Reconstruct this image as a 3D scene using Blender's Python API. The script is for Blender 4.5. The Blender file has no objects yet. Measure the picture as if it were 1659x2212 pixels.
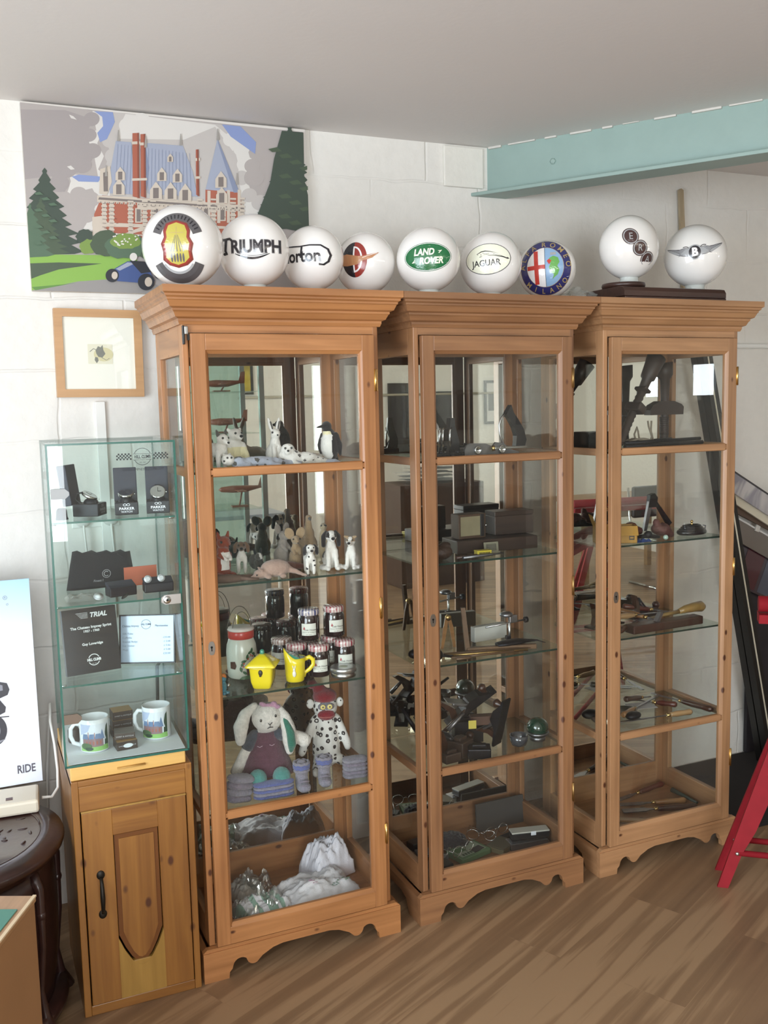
import bpy, bmesh, math, random
from mathutils import Vector, Matrix, Euler, noise
from mathutils.geometry import tessellate_polygon
PI = math.pi
R = math.radians
SC = bpy.context.scene
COL = SC.collection
random.seed(7)

# ---------------------------------------------------------------- camera, view, world, light
CF = Vector((0.40156, 0.90893, -0.11224)); CR = Vector((0.91341, -0.40639, -0.02303)); CU = Vector((0.06654, 0.09328, 0.99341))
CP = Vector((-0.49621, -2.55777, 1.62858)); FPX = 2049.94
cam = bpy.data.cameras.new('camera'); cam.sensor_fit = 'HORIZONTAL'; cam.sensor_width = 36
cam.lens = 36 * FPX / 1659; cam.clip_start = .02; cam.clip_end = 60
co = bpy.data.objects.new('camera', cam); COL.objects.link(co)
co.matrix_world = Matrix(((CR.x, CU.x, -CF.x, CP.x), (CR.y, CU.y, -CF.y, CP.y), (CR.z, CU.z, -CF.z, CP.z), (0, 0, 0, 1)))
SC.camera = co
SC.view_settings.view_transform = 'Standard'; SC.view_settings.look = 'None'
SC.view_settings.gamma = 1; SC.view_settings.use_curve_mapping = False
SC.view_settings.exposure = -.08
SC.cycles.use_denoising = True
SC.cycles.max_bounces = 10; SC.cycles.diffuse_bounces = 6; SC.cycles.glossy_bounces = 5
SC.cycles.transmission_bounces = 6; SC.cycles.transparent_max_bounces = 24
SC.cycles.sample_clamp_indirect = 6; SC.cycles.caustics_reflective = False; SC.cycles.caustics_refractive = False
SC.cycles.blur_glossy = 0.5
W = bpy.data.worlds.new('world'); SC.world = W; W.use_nodes = True
W.node_tree.nodes['Background'].inputs[0].default_value = (.80, .90, 1, 1)
W.node_tree.nodes['Background'].inputs[1].default_value = 1.6

def area(name, loc, rot, sx, sy, power, col):
    l = bpy.data.lights.new(name, 'AREA'); l.shape = 'RECTANGLE'; l.size = sx; l.size_y = sy
    l.energy = power; l.color = col
    o = bpy.data.objects.new(name, l); COL.objects.link(o); o.location = loc; o.rotation_euler = rot
    return o
# room extents
RX0, RX1, RY0, RY1, RZ = -2.3, 6.2, -6.6, 0.632, 2.571
# daylight entering through the window openings
area('window_light_left', (RX0 + .02, -2.35, 1.30), (0, R(-90), 0), 1.9, 2.3, 150, (.82, .91, 1))
area('window_light_opposite', (-1.17, RY0 + .02, 1.35), (R(90), 0, 0), 2.0, 1.8, 170, (.92, .96, 1))
area('window_light_right', (RX1 - .02, -4.75, 1.80), (0, R(90), 0), .3, .28, 6, (.88, .95, 1))

# ---------------------------------------------------------------- helpers
def lin(c):
    if isinstance(c, str):
        c = [int(c[i:i + 2], 16) / 255 for i in (0, 2, 4)]
    return tuple(x / 12.92 if x <= .04045 else ((x + .055) / 1.055) ** 2.4 for x in c[:3]) + (1,)
MATS = {}
def nodes(name):
    m = bpy.data.materials.new(name); m.use_nodes = True
    nt = m.node_tree; return m, nt, nt.nodes['Principled BSDF'], nt.nodes.new, nt.links.new
def mat(name, c='808080', rough=.5, metal=0, spec=.5, coat=0, bump=0, bscale=200, var=0, vscale=30, alpha=1, sheen=0, emit=0):
    if name in MATS: return MATS[name]
    m, nt, b, N, L = nodes(name)
    b.inputs['Base Color'].default_value = lin(c); b.inputs['Roughness'].default_value = rough
    b.inputs['Metallic'].default_value = metal; b.inputs['Specular IOR Level'].default_value = spec
    b.inputs['Coat Weight'].default_value = coat; b.inputs['Coat Roughness'].default_value = .05
    b.inputs['Sheen Weight'].default_value = sheen; b.inputs['Alpha'].default_value = alpha
    if emit: b.inputs['Emission Color'].default_value = lin(c); b.inputs['Emission Strength'].default_value = emit
    if bump or var:
        tc = N('ShaderNodeTexCoord')
    if bump:
        n = N('ShaderNodeTexNoise'); n.inputs['Scale'].default_value = bscale; n.inputs['Detail'].default_value = 4
        L(tc.outputs['Object'], n.inputs['Vector'])
        bp = N('ShaderNodeBump'); bp.inputs['Strength'].default_value = min(1, bump); bp.inputs['Distance'].default_value = .004
        L(n.outputs['Fac'], bp.inputs['Height']); L(bp.outputs['Normal'], b.inputs['Normal'])
    if var:
        n = N('ShaderNodeTexNoise'); n.inputs['Scale'].default_value = vscale; n.inputs['Detail'].default_value = 5
        L(tc.outputs['Object'], n.inputs['Vector'])
        mr = N('ShaderNodeMapRange'); mr.inputs['From Min'].default_value = .3; mr.inputs['From Max'].default_value = .7
        mr.inputs['To Min'].default_value = 1 - var; mr.inputs['To Max'].default_value = 1 + var
        L(n.outputs['Fac'], mr.inputs['Value'])
        mx = N('ShaderNodeVectorMath'); mx.operation = 'SCALE'; mx.inputs[0].default_value = lin(c)[:3]
        L(mr.outputs['Result'], mx.inputs['Scale']); L(mx.outputs['Vector'], b.inputs['Base Color'])
    MATS[name] = m
    return m
def wood(name, c1, c2, axis='z', k=1.0, rough=.42, knots=1, cknot='4e2a18', coat=.15):
    """grain runs along `axis` of the object's own coordinates"""
    if name in MATS: return MATS[name]
    m, nt, b, N, L = nodes(name)
    tc = N('ShaderNodeTexCoord')
    def noisev(scale, stretch, detail=4):
        mp = N('ShaderNodeMapping'); s = [scale * stretch] * 3; s['xyz'.index(axis)] = scale
        mp.inputs['Scale'].default_value = s; L(tc.outputs['Object'], mp.inputs['Vector'])
        n = N('ShaderNodeTexNoise'); n.inputs['Scale'].default_value = 1; n.inputs['Detail'].default_value = detail
        n.inputs['Distortion'].default_value = .6
        L(mp.outputs['Vector'], n.inputs['Vector']); return n.outputs['Fac'], mp
    a, _ = noisev(2.2 * k, 22, 6); c, _ = noisev(1.6 * k, 5, 2)
    ad = N('ShaderNodeMath'); ad.operation = 'ADD'; L(a, ad.inputs[0]); L(c, ad.inputs[1])
    rp = N('ShaderNodeMapRange'); rp.inputs['From Min'].default_value = .72; rp.inputs['From Max'].default_value = 1.28
    L(ad.outputs[0], rp.inputs['Value'])
    mx = N('ShaderNodeMix'); mx.data_type = 'RGBA'; L(rp.outputs['Result'], mx.inputs['Factor'])
    mx.inputs['A'].default_value = lin(c1); mx.inputs['B'].default_value = lin(c2)
    out = mx.outputs['Result']
    if knots:
        mp = N('ShaderNodeMapping'); s = [14.0] * 3; s['xyz'.index(axis)] = 8
        mp.inputs['Scale'].default_value = s; L(tc.outputs['Object'], mp.inputs['Vector'])
        vo = N('ShaderNodeTexVoronoi'); vo.inputs['Scale'].default_value = 1; L(mp.outputs['Vector'], vo.inputs['Vector'])
        kr = N('ShaderNodeMapRange'); kr.inputs['From Min'].default_value = .062 * knots; kr.inputs['From Max'].default_value = .11 * knots
        kr.inputs['To Min'].default_value = 1; kr.inputs['To Max'].default_value = 0
        L(vo.outputs['Distance'], kr.inputs['Value'])
        m2 = N('ShaderNodeMix'); m2.data_type = 'RGBA'; L(kr.outputs['Result'], m2.inputs['Factor'])
        L(out, m2.inputs['A']); m2.inputs['B'].default_value = lin(cknot); out = m2.outputs['Result']
    L(out, b.inputs['Base Color'])
    b.inputs['Roughness'].default_value = rough; b.inputs['Coat Weight'].default_value = coat; b.inputs['Coat Roughness'].default_value = .25
    bp = N('ShaderNodeBump'); bp.inputs['Strength'].default_value = .12; bp.inputs['Distance'].default_value = .002
    L(a, bp.inputs['Height']); L(bp.outputs['Normal'], b.inputs['Normal'])
    MATS[name] = m
    return m
def glass(name, tint='f4faf8', refl=.03, rough=0.0, haze=0):
    """thin pane: clear with a fresnel reflection"""
    if name in MATS: return MATS[name]
    m = bpy.data.materials.new(name); m.use_nodes = True; nt = m.node_tree; nt.nodes.clear(); N = nt.nodes.new; L = nt.links.new
    t = N('ShaderNodeBsdfTransparent'); t.inputs[0].default_value = lin(tint)
    g = N('ShaderNodeBsdfGlossy'); g.inputs['Roughness'].default_value = rough
    lw = N('ShaderNodeLayerWeight'); lw.inputs['Blend'].default_value = .5
    pw = N('ShaderNodeMath'); pw.operation = 'POWER'; L(lw.outputs['Facing'], pw.inputs[0]); pw.inputs[1].default_value = 5
    fr = N('ShaderNodeMath'); fr.operation = 'MULTIPLY_ADD'; L(pw.outputs[0], fr.inputs[0]); fr.inputs[1].default_value = .6; fr.inputs[2].default_value = refl
    ms = N('ShaderNodeMixShader'); o = N('ShaderNodeOutputMaterial')
    L(fr.outputs[0], ms.inputs[0]); L(t.outputs[0], ms.inputs[1]); L(g.outputs[0], ms.inputs[2])
    s = ms.outputs[0]
    if haze:
        d = N('ShaderNodeBsdfDiffuse'); d.inputs[0].default_value = lin('d8dcda')
        m2 = N('ShaderNodeMixShader'); m2.inputs[0].default_value = haze; L(s, m2.inputs[1]); L(d.outputs[0], m2.inputs[2]); s = m2.outputs[0]
    L(s, o.inputs[0]); MATS[name] = m
    return m

class M:
    """collects geometry; .T is applied to what is added next"""
    def __init__(s): s.v = []; s.f = []; s.mi = []; s.sm = []; s.T = Matrix()
    def add(s, vs, fs, mi=0, smooth=False):
        n = len(s.v); s.v += [s.T @ Vector(p) for p in vs]; s.f += [tuple(i + n for i in q) for q in fs]
        s.mi += [mi] * len(fs); s.sm += [smooth] * len(fs); return s
    def at(s, loc=(0, 0, 0), rot=(0, 0, 0), sc=1):
        s.T = Matrix.Translation(loc) @ Euler([R(a) for a in rot]).to_matrix().to_4x4() @ Matrix.Diagonal(((sc,) * 3 if not hasattr(sc, '__len__') else tuple(sc)) + (1,)); return s
    def box(s, x0, x1, y0, y1, z0, z1, mi=0, ch=0):
        if ch <= 0:
            return s.add([(x0, y0, z0), (x1, y0, z0), (x1, y1, z0), (x0, y1, z0), (x0, y0, z1), (x1, y0, z1), (x1, y1, z1), (x0, y1, z1)],
                         [(0, 3, 2, 1), (4, 5, 6, 7), (0, 1, 5, 4), (1, 2, 6, 5), (2, 3, 7, 6), (3, 0, 4, 7)], mi)
        c = min(ch, (x1 - x0) * .45, (y1 - y0) * .45, (z1 - z0) * .45)
        bm = bmesh.new(); bmesh.ops.create_cube(bm, size=1)
        for v in bm.verts: v.co = Vector(((x0 + x1) / 2 + v.co.x * (x1 - x0), (y0 + y1) / 2 + v.co.y * (y1 - y0), (z0 + z1) / 2 + v.co.z * (z1 - z0)))
        bmesh.ops.bevel(bm, geom=bm.edges[:], offset=c, segments=2, profile=.5, affect='EDGES')
        bm.verts.index_update()
        s.add([v.co[:] for v in bm.verts], [[v.index for v in f.verts] for f in bm.faces], mi); bm.free(); return s
    def cb(s, c, d, mi=0, ch=0):
        return s.box(c[0] - d[0] / 2, c[0] + d[0] / 2, c[1] - d[1] / 2, c[1] + d[1] / 2, c[2] - d[2] / 2, c[2] + d[2] / 2, mi, ch)
    def tube(s, pts, r, n=10, mi=0, caps=True, smooth=True, flat=1.0):
        pts = [Vector(p) for p in pts]; k = len(pts); rr = list(r) if hasattr(r, '__len__') else [r] * k
        vs = []; up = None
        for i, p in enumerate(pts):
            t = (pts[min(i + 1, k - 1)] - pts[max(i - 1, 0)])
            t = t.normalized() if t.length > 1e-9 else Vector((0, 0, 1))
            if up is None:
                up = t.orthogonal().normalized() if abs(t.z) > .9 else Vector((0, 0, 1)).cross(t).normalized()
            up = (up - t * up.dot(t)).normalized(); w = t.cross(up)
            for j in range(n):
                a = 2 * PI * j / n; vs.append(p + up * math.cos(a) * rr[i] + w * math.sin(a) * rr[i] * flat)
        fs = [(i * n + j, i * n + (j + 1) % n, (i + 1) * n + (j + 1) % n, (i + 1) * n + j) for i in range(k - 1) for j in range(n)]
        s.add(vs, fs, mi, smooth)
        if caps: s.add(vs[:n], [tuple(reversed(range(n)))], mi); s.add(vs[-n:], [tuple(range(n))], mi)
        return s
    def lathe(s, prof, c=(0, 0, 0), n=32, mi=0, smooth=True):
        """prof: (r, z) from bottom to top; round z"""
        vs = []; fs = []; k = len(prof)
        for r, z in prof:
            for j in range(n):
                a = 2 * PI * j / n; vs.append((c[0] + r * math.cos(a), c[1] + r * math.sin(a), c[2] + z))
        for i in range(k - 1):
            for j in range(n): fs.append((i * n + j, i * n + (j + 1) % n, (i + 1) * n + (j + 1) % n, (i + 1) * n + j))
        s.add(vs, fs, mi, smooth)
        if prof[0][0] > 1e-6: s.add(vs[:n], [tuple(reversed(range(n)))], mi)
        if prof[-1][0] > 1e-6: s.add(vs[-n:], [tuple(range(n))], mi)
        return s
    def ell(s, c, r, rot=None, n=16, mi=0):
        r = r if hasattr(r, '__len__') else (r, r, r); h = max(6, n // 2)
        Q = Euler([R(a) for a in rot]).to_matrix() if rot else Matrix.Identity(3)
        vs = []; fs = []
        for i in range(h + 1):
            t = PI * i / h
            for j in range(n):
                a = 2 * PI * j / n
                vs.append(Vector(c) + Q @ Vector((r[0] * math.sin(t) * math.cos(a), r[1] * math.sin(t) * math.sin(a), -r[2] * math.cos(t))))
        for i in range(h):
            for j in range(n): fs.append((i * n + j, i * n + (j + 1) % n, (i + 1) * n + (j + 1) % n, (i + 1) * n + j))
        return s.add(vs, fs, mi, True)
    def prism(s, poly, a, b, ax='y', mi=0, smooth=False):
        """2-D outline extruded along ax from a to b. outline in (x,z) for y, (x,y) for z, (y,z) for x"""
        def P(p, t): return {'y': (p[0], t, p[1]), 'z': (p[0], p[1], t), 'x': (t, p[0], p[1])}[ax]
        n = len(poly); vs = [P(p, a) for p in poly] + [P(p, b) for p in poly]
        tr = tessellate_polygon([[Vector((p[0], p[1], 0)) for p in poly]])
        s.add(vs, [tuple(t) for t in tr] + [tuple(i + n for i in reversed(t)) for t in tr], mi)
        return s.add(vs, [(i, (i + 1) % n, (i + 1) % n + n, i + n) for i in range(n)], mi, smooth)
    def rect(s, x0, x1, z0, z1, y, mi=0): return s.add([(x0, y, z0), (x1, y, z0), (x1, y, z1), (x0, y, z1)], [(0, 1, 2, 3)], mi)
    def mesh(s, name, mats, weld=True):
        me = bpy.data.meshes.new(name); me.from_pydata([v[:] for v in s.v], [], s.f)
        for m in (mats if isinstance(mats, (list, tuple)) else [mats]): me.materials.append(m)
        me.polygons.foreach_set('material_index', s.mi); me.polygons.foreach_set('use_smooth', s.sm)
        bm = bmesh.new(); bm.from_mesh(me)
        if weld: bmesh.ops.remove_doubles(bm, verts=bm.verts, dist=2e-5)
        bmesh.ops.recalc_face_normals(bm, faces=bm.faces); bm.to_mesh(me); bm.free(); me.update()
        return me
def props(o, label=None, cat=None, group=None, kind=None):
    for k, v in (('label', label), ('category', cat), ('group', group), ('kind', kind)):
        if v: o[k] = v
    return o
def link(name, me, loc=(0, 0, 0), rot=(0, 0, 0), parent=None):
    o = bpy.data.objects.new(name, me); COL.objects.link(o); o.location = loc; o.rotation_euler = [R(a) for a in rot]
    if parent: o.parent = parent
    return o
def thing(name, label, cat, loc=(0, 0, 0), rot=(0, 0, 0), group=None):
    return props(link(name, None, loc, rot), label, cat, group)
def part(name, m, mats, parent, label=None, weld=True):
    me = m.mesh(name, mats, weld) if isinstance(m, M) else m
    return props(link(name, me, parent=parent), label)
def solo(name, label, cat, m, mats, loc=(0, 0, 0), rot=(0, 0, 0), group=None, weld=True):
    me = m.mesh(name, mats, weld) if isinstance(m, M) else m
    return props(link(name, me, loc, rot), label, cat, group)
def struct(name, m, mats, parent=None):
    o = link(name, m.mesh(name, mats), parent=parent)
    if not parent: o['kind'] = 'structure'
    return o
def copy_tree(o, parent=None):
    c = o.copy(); COL.objects.link(c); c.parent = parent
    for ch in list(o.children): copy_tree(ch, c)
    return c
def again(o, loc, rz, label):
    c = copy_tree(o); c.location = loc; c.rotation_euler = (0, 0, R(rz)); c['label'] = label; return c
def ray(px, py): return (CF * FPX + CR * (px - 829.5) + CU * (1106 - py)).normalized()
def P(px, py, Y=None, Z=None, X=None):
    """the point of the plane y=Y, z=Z or x=X seen at photo pixel px,py"""
    d = ray(px, py); t = (Y - CP.y) / d.y if Y is not None else (Z - CP.z) / d.z if Z is not None else (X - CP.x) / d.x
    return CP + d * t

# ---- flat artwork: polygons and lettering in 2-D, laid on a plane or a sphere
def textmesh(t, size, weight=0, shear=0, sx=1, align='CENTER'):
    cu = bpy.data.curves.new('t', 'FONT'); cu.body = t; cu.size = size; cu.offset = weight; cu.shear = shear
    cu.align_x = align; cu.align_y = 'CENTER'; cu.resolution_u = 3
    o = bpy.data.objects.new('t', cu); COL.objects.link(o); dg = bpy.context.evaluated_depsgraph_get()
    me = o.evaluated_get(dg).to_mesh()
    vs = [(v.co.x * sx, v.co.y) for v in me.vertices]; fs = [tuple(p.vertices) for p in me.polygons]
    o.evaluated_get(dg).to_mesh_clear(); bpy.data.objects.remove(o); bpy.data.curves.remove(cu)
    return vs, fs
class D:
    def __init__(s): s.items = []
    def poly(s, pts, mi, z=1):
        pts = [(p[0], p[1]) for p in pts]
        tr = tessellate_polygon([[Vector((p[0], p[1], 0)) for p in pts]])
        s.items.append((pts, [tuple(t) for t in tr], mi, z)); return s
    def disc(s, cx, cy, rx, ry, mi, z=1, n=40, a0=0, a1=360):
        pts = [(cx + rx * math.cos(R(a0 + (a1 - a0) * i / n)), cy + ry * math.sin(R(a0 + (a1 - a0) * i / n))) for i in range(n if a1 - a0 >= 360 else n + 1)]
        return s.poly(pts, mi, z)
    def ring(s, cx, cy, rx, ry, w, mi, z=1, n=40, a0=0, a1=360):
        vs = []; fs = []
        for i in range(n + 1):
            a = R(a0 + (a1 - a0) * i / n)
            vs += [(cx + rx * math.cos(a), cy + ry * math.sin(a)), (cx + (rx - w) * math.cos(a), cy + (ry - w) * math.sin(a))]
        for i in range(n): fs.append((2 * i, 2 * i + 2, 2 * i + 3, 2 * i + 1))
        s.items.append((vs, fs, mi, z)); return s
    def rect(s, x0, x1, y0, y1, mi, z=1): return s.poly([(x0, y0), (x1, y0), (x1, y1), (x0, y1)], mi, z)
    def line(s, pts, w, mi, z=1):
        vs = []; fs = []; k = len(pts); ww = w if hasattr(w, '__len__') else [w] * k
        for i in range(k):
            a = Vector(pts[max(0, i - 1)]); b = Vector(pts[min(k - 1, i + 1)]); t = (b - a).normalized(); n = Vector((-t.y, t.x)); p = Vector(pts[i])
            vs += [(p + n * ww[i] / 2)[:], (p - n * ww[i] / 2)[:]]
        for i in range(k - 1): fs.append((2 * i, 2 * i + 2, 2 * i + 3, 2 * i + 1))
        s.items.append((vs, fs, mi, z)); return s
    def text(s, t, x, y, size, mi, z=2, rot=0, **k):
        vs, fs = textmesh(t, size, **k); c, q = math.cos(R(rot)), math.sin(R(rot))
        s.items.append(([(x + a * c - b * q, y + a * q + b * c) for a, b in vs], fs, mi, z)); return s
    def arc_text(s, t, cx, cy, r, a0, step, size, mi, z=2, inward=False, **k):
        for i, ch in enumerate(t):
            a = a0 + step * i
            if ch != ' ': s.text(ch, cx + r * math.cos(R(a)), cy + r * math.sin(R(a)), size, mi, z, rot=(a + 90 if inward else a - 90), **k)
        return s
    def build(s, fn, L=1e9):
        """fn(x, y, z) -> point"""
        m = M()
        for rank, (vs, fs, mi, z) in enumerate(sorted(s.items, key=lambda t: t[3])):
            z = 1 + z + rank * .04
            tris = []
            for f in fs:
                for i in range(1, len(f) - 1): tris.append((f[0], f[i], f[i + 1]))
            vs = [tuple(v[:2]) for v in vs]
            for _ in range(6):
                cache = {}; new = []; done = True
                def mid(a, b):
                    k = (min(a, b), max(a, b))
                    if k not in cache: vs.append(((vs[a][0] + vs[b][0]) / 2, (vs[a][1] + vs[b][1]) / 2)); cache[k] = len(vs) - 1
                    return cache[k]
                def lg(a, b): return math.dist(vs[a], vs[b]) > L
                for a, b, c in tris:
                    e = (lg(a, b), lg(b, c), lg(c, a))
                    if not any(e): new.append((a, b, c)); continue
                    done = False
                    if e[0] and e[1] and e[2]:
                        x, y, w = mid(a, b), mid(b, c), mid(c, a); new += [(a, x, w), (x, b, y), (w, y, c), (x, y, w)]
                    else:
                        while not e[0]: a, b, c = b, c, a; e = (e[1], e[2], e[0])
                        x = mid(a, b)
                        if e[1]: y = mid(b, c); new += [(x, b, y), (a, x, y), (a, y, c)]
                        elif e[2]: w = mid(c, a); new += [(a, x, w), (x, b, c), (x, c, w)]
                        else: new += [(a, x, c), (x, b, c)]
                tris = new
                if done: break
            m.add([fn(v[0], v[1], z) for v in vs], tris, mi)
        return m
def flat(m_or_d, parent, name, mats, fn, L=1e9, label=None):
    me = bpy.data.meshes.new(name); q = m_or_d.build(fn, L)
    me.from_pydata([v[:] for v in q.v], [], q.f)
    for x in mats: me.materials.append(x)
    me.polygons.foreach_set('material_index', q.mi); me.update()
    return props(link(name, me, parent=parent), label)
def facing(y, dz=.0003): return lambda a, b, z: (a, y - dz * z, b)      # artwork on a plane facing the camera side (-y)
def lying(h, dz=.0003): return lambda a, b, z: (a, b, h + dz * z)

def blob(parts, vox=.0022, sm=6, colf=None, mats=None, name='body', fuzz=0, mirror=False):
    """one continuous soft body from ellipsoids ('e', centre, radii[, rot]) and limbs ('c', points, radii)"""
    m = M()
    for p in parts:
        if p[0] == 'e': m.ell(p[1], p[2], p[3] if len(p) > 3 else None, n=20)
        else:
            pts, rr = p[1], p[2]; m.tube(pts, rr, n=12)
            for q, r_ in ((pts[0], rr[0]), (pts[-1], rr[-1])): m.ell(q, r_, n=12)
    me = m.mesh(name, mats or []); o = link('t', me)
    r_ = o.modifiers.new('r', 'REMESH'); r_.mode = 'VOXEL'; r_.voxel_size = vox
    s_ = o.modifiers.new('s', 'SMOOTH'); s_.iterations = sm; s_.factor = .5
    dg = bpy.context.evaluated_depsgraph_get(); dg.update()
    out = bpy.data.meshes.new_from_object(o.evaluated_get(dg)); out.name = name
    bpy.data.objects.remove(o); bpy.data.meshes.remove(me)
    if fuzz:
        for v in out.vertices: v.co += v.normal * (noise.noise(v.co * 160) * fuzz)
    out.materials.clear()
    for x in mats or []: out.materials.append(x)
    for f in out.polygons:
        f.use_smooth = True
        if colf: f.material_index = colf(f.center)
    return out
# ---------------------------------------------------------------- room
def wall_material(name, c, blocks=True):
    m, nt, b, N, L = nodes(name)
    b.inputs['Roughness'].default_value = .62; b.inputs['Specular IOR Level'].default_value = .35
    tc = N('ShaderNodeTexCoord'); sp = N('ShaderNodeSeparateXYZ'); L(tc.outputs['Object'], sp.inputs[0])
    cb = N('ShaderNodeCombineXYZ'); ad = N('ShaderNodeMath'); ad.operation = 'ADD'
    L(sp.outputs['X'], ad.inputs[0]); L(sp.outputs['Y'], ad.inputs[1]); L(ad.outputs[0], cb.inputs['X']); L(sp.outputs['Z'], cb.inputs['Y'])
    nz = N('ShaderNodeTexNoise'); nz.inputs['Scale'].default_value = 7; nz.inputs['Detail'].default_value = 3; L(tc.outputs['Object'], nz.inputs['Vector'])
    vm = N('ShaderNodeVectorMath'); vm.operation = 'MULTIPLY_ADD'; L(nz.outputs['Color'], vm.inputs[0]); vm.inputs[1].default_value = (.03, .03, 0); L(cb.outputs[0], vm.inputs[2])
    br = N('ShaderNodeTexBrick'); br.inputs['Scale'].default_value = 1; br.inputs['Brick Width'].default_value = .44; br.inputs['Row Height'].default_value = .222
    br.inputs['Mortar Size'].default_value = .006; br.inputs['Mortar Smooth'].default_value = .8; L(vm.outputs[0], br.inputs['Vector'])
    br.inputs['Color1'].default_value = (1, 1, 1, 1); br.inputs['Color2'].default_value = (1, 1, 1, 1); br.inputs['Mortar'].default_value = (0, 0, 0, 1)
    fade = N('ShaderNodeTexNoise'); fade.inputs['Scale'].default_value = 2.3; L(tc.outputs['Object'], fade.inputs['Vector'])
    bp = N('ShaderNodeBump'); bp.inputs['Strength'].default_value = .5; bp.inputs['Distance'].default_value = .006
    n2 = N('ShaderNodeTexNoise'); n2.inputs['Scale'].default_value = 28; n2.inputs['Detail'].default_value = 6; L(tc.outputs['Object'], n2.inputs['Vector'])
    mm = N('ShaderNodeMath'); mm.operation = 'MULTIPLY_ADD'; L(br.outputs['Color'], mm.inputs[0])
    fr = N('ShaderNodeMapRange'); fr.inputs['From Min'].default_value = .42; fr.inputs['From Max'].default_value = .6; L(fade.outputs['Fac'], fr.inputs['Value'])
    L(fr.outputs['Result'], mm.inputs[1]); L(n2.outputs['Fac'], mm.inputs[2])
    L(mm.outputs[0] if blocks else n2.outputs['Fac'], bp.inputs['Height']); L(bp.outputs['Normal'], b.inputs['Normal'])
    mr = N('ShaderNodeMapRange'); L(n2.outputs['Fac'], mr.inputs['Value']); mr.inputs['To Min'].default_value = .95; mr.inputs['To Max'].default_value = 1.03
    sc = N('ShaderNodeVectorMath'); sc.operation = 'SCALE'; sc.inputs[0].default_value = lin(c)[:3]; L(mr.outputs['Result'], sc.inputs['Scale'])
    L(sc.outputs['Vector'], b.inputs['Base Color'])
    return m
WALL = wall_material('painted_blockwork', 'e7e5df'); PLAIN = wall_material('painted_plaster', 'e6e4dc', False)
CEIL = mat('ceiling_paint', 'dedad7', rough=.8, bump=.1, bscale=60)
def floor_material():
    m, nt, b, N, L = nodes('oak_laminate')
    tc = N('ShaderNodeTexCoord'); mp = N('ShaderNodeMapping'); mp.inputs['Rotation'].default_value = (0, 0, R(-26)); L(tc.outputs['Object'], mp.inputs['Vector'])
    br = N('ShaderNodeTexBrick'); br.offset = .37; br.inputs['Scale'].default_value = 1; br.inputs['Brick Width'].default_value = 1.2; br.inputs['Row Height'].default_value = .19
    br.inputs['Mortar Size'].default_value = .0009; br.inputs['Mortar Smooth'].default_value = .3; L(mp.outputs[0], br.inputs['Vector'])
    br.inputs['Color1'].default_value = (.0, .0, .0, 1); br.inputs['Color2'].default_value = (1, 1, 1, 1); br.inputs['Mortar'].default_value = (.5, .5, .5, 1); br.inputs['Bias'].default_value = 0
    bw = N('ShaderNodeRGBToBW'); L(br.outputs['Color'], bw.inputs[0])
    m2 = N('ShaderNodeMapping'); m2.inputs['Scale'].default_value = (.55, 13, 1); L(mp.outputs[0], m2.inputs['Vector'])
    off = N('ShaderNodeVectorMath'); off.operation = 'MULTIPLY_ADD'; cx = N('ShaderNodeCombineXYZ'); L(bw.outputs[0], cx.inputs['Z']); L(cx.outputs[0], off.inputs[0]); off.inputs[1].default_value = (0, 0, 9); L(m2.outputs[0], off.inputs[2])
    g = N('ShaderNodeTexNoise'); g.inputs['Scale'].default_value = 2.0; g.inputs['Detail'].default_value = 7; g.inputs['Distortion'].default_value = .5; L(off.outputs[0], g.inputs['Vector'])
    m3 = N('ShaderNodeMapping'); m3.inputs['Scale'].default_value = (.8, 3.4, 1); L(mp.outputs[0], m3.inputs['Vector'])
    g2 = N('ShaderNodeTexNoise'); g2.inputs['Scale'].default_value = 1.5; g2.inputs['Detail'].default_value = 3; g2.inputs['Distortion'].default_value = .8; L(m3.outputs[0], g2.inputs['Vector'])
    a = N('ShaderNodeMath'); a.operation = 'MULTIPLY_ADD'; L(bw.outputs[0], a.inputs[0]); a.inputs[1].default_value = .13; L(g.outputs['Fac'], a.inputs[2])
    a2 = N('ShaderNodeMath'); a2.operation = 'MULTIPLY_ADD'; L(g2.outputs['Fac'], a2.inputs[0]); a2.inputs[1].default_value = .7; L(a.outputs[0], a2.inputs[2])
    cr = N('ShaderNodeValToRGB'); L(a2.outputs[0], cr.inputs[0]); e = cr.color_ramp.elements
    e[0].position = .55; e[0].color = lin('765d46'); e[1].position = 1.3; e[1].color = lin('a18465')
    x = cr.color_ramp.elements.new(.9); x.color = lin('8c7054')
    L(cr.outputs[0], b.inputs['Base Color']); b.inputs['Roughness'].default_value = .38; b.inputs['Specular IOR Level'].default_value = .4
    bp = N('ShaderNodeBump'); bp.inputs['Strength'].default_value = .15; bp.inputs['Distance'].default_value = .002; L(g.outputs['Fac'], bp.inputs['Height']); L(bp.outputs[0], b.inputs['Normal'])
    return m
FLOOR = floor_material()
t = .15
struct('floor', M().box(RX0 - t, RX1 + t, RY0 - t, RY1 + t, -.1, 0), FLOOR)
struct('ceiling', M().box(RX0 - t, RX1 + t, RY0 - t, RY1 + t, RZ, RZ + .1), CEIL)
struct('wall_back', M().box(RX0 - t, RX1 + t, RY1, RY1 + t, 0, RZ), WALL)
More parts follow.
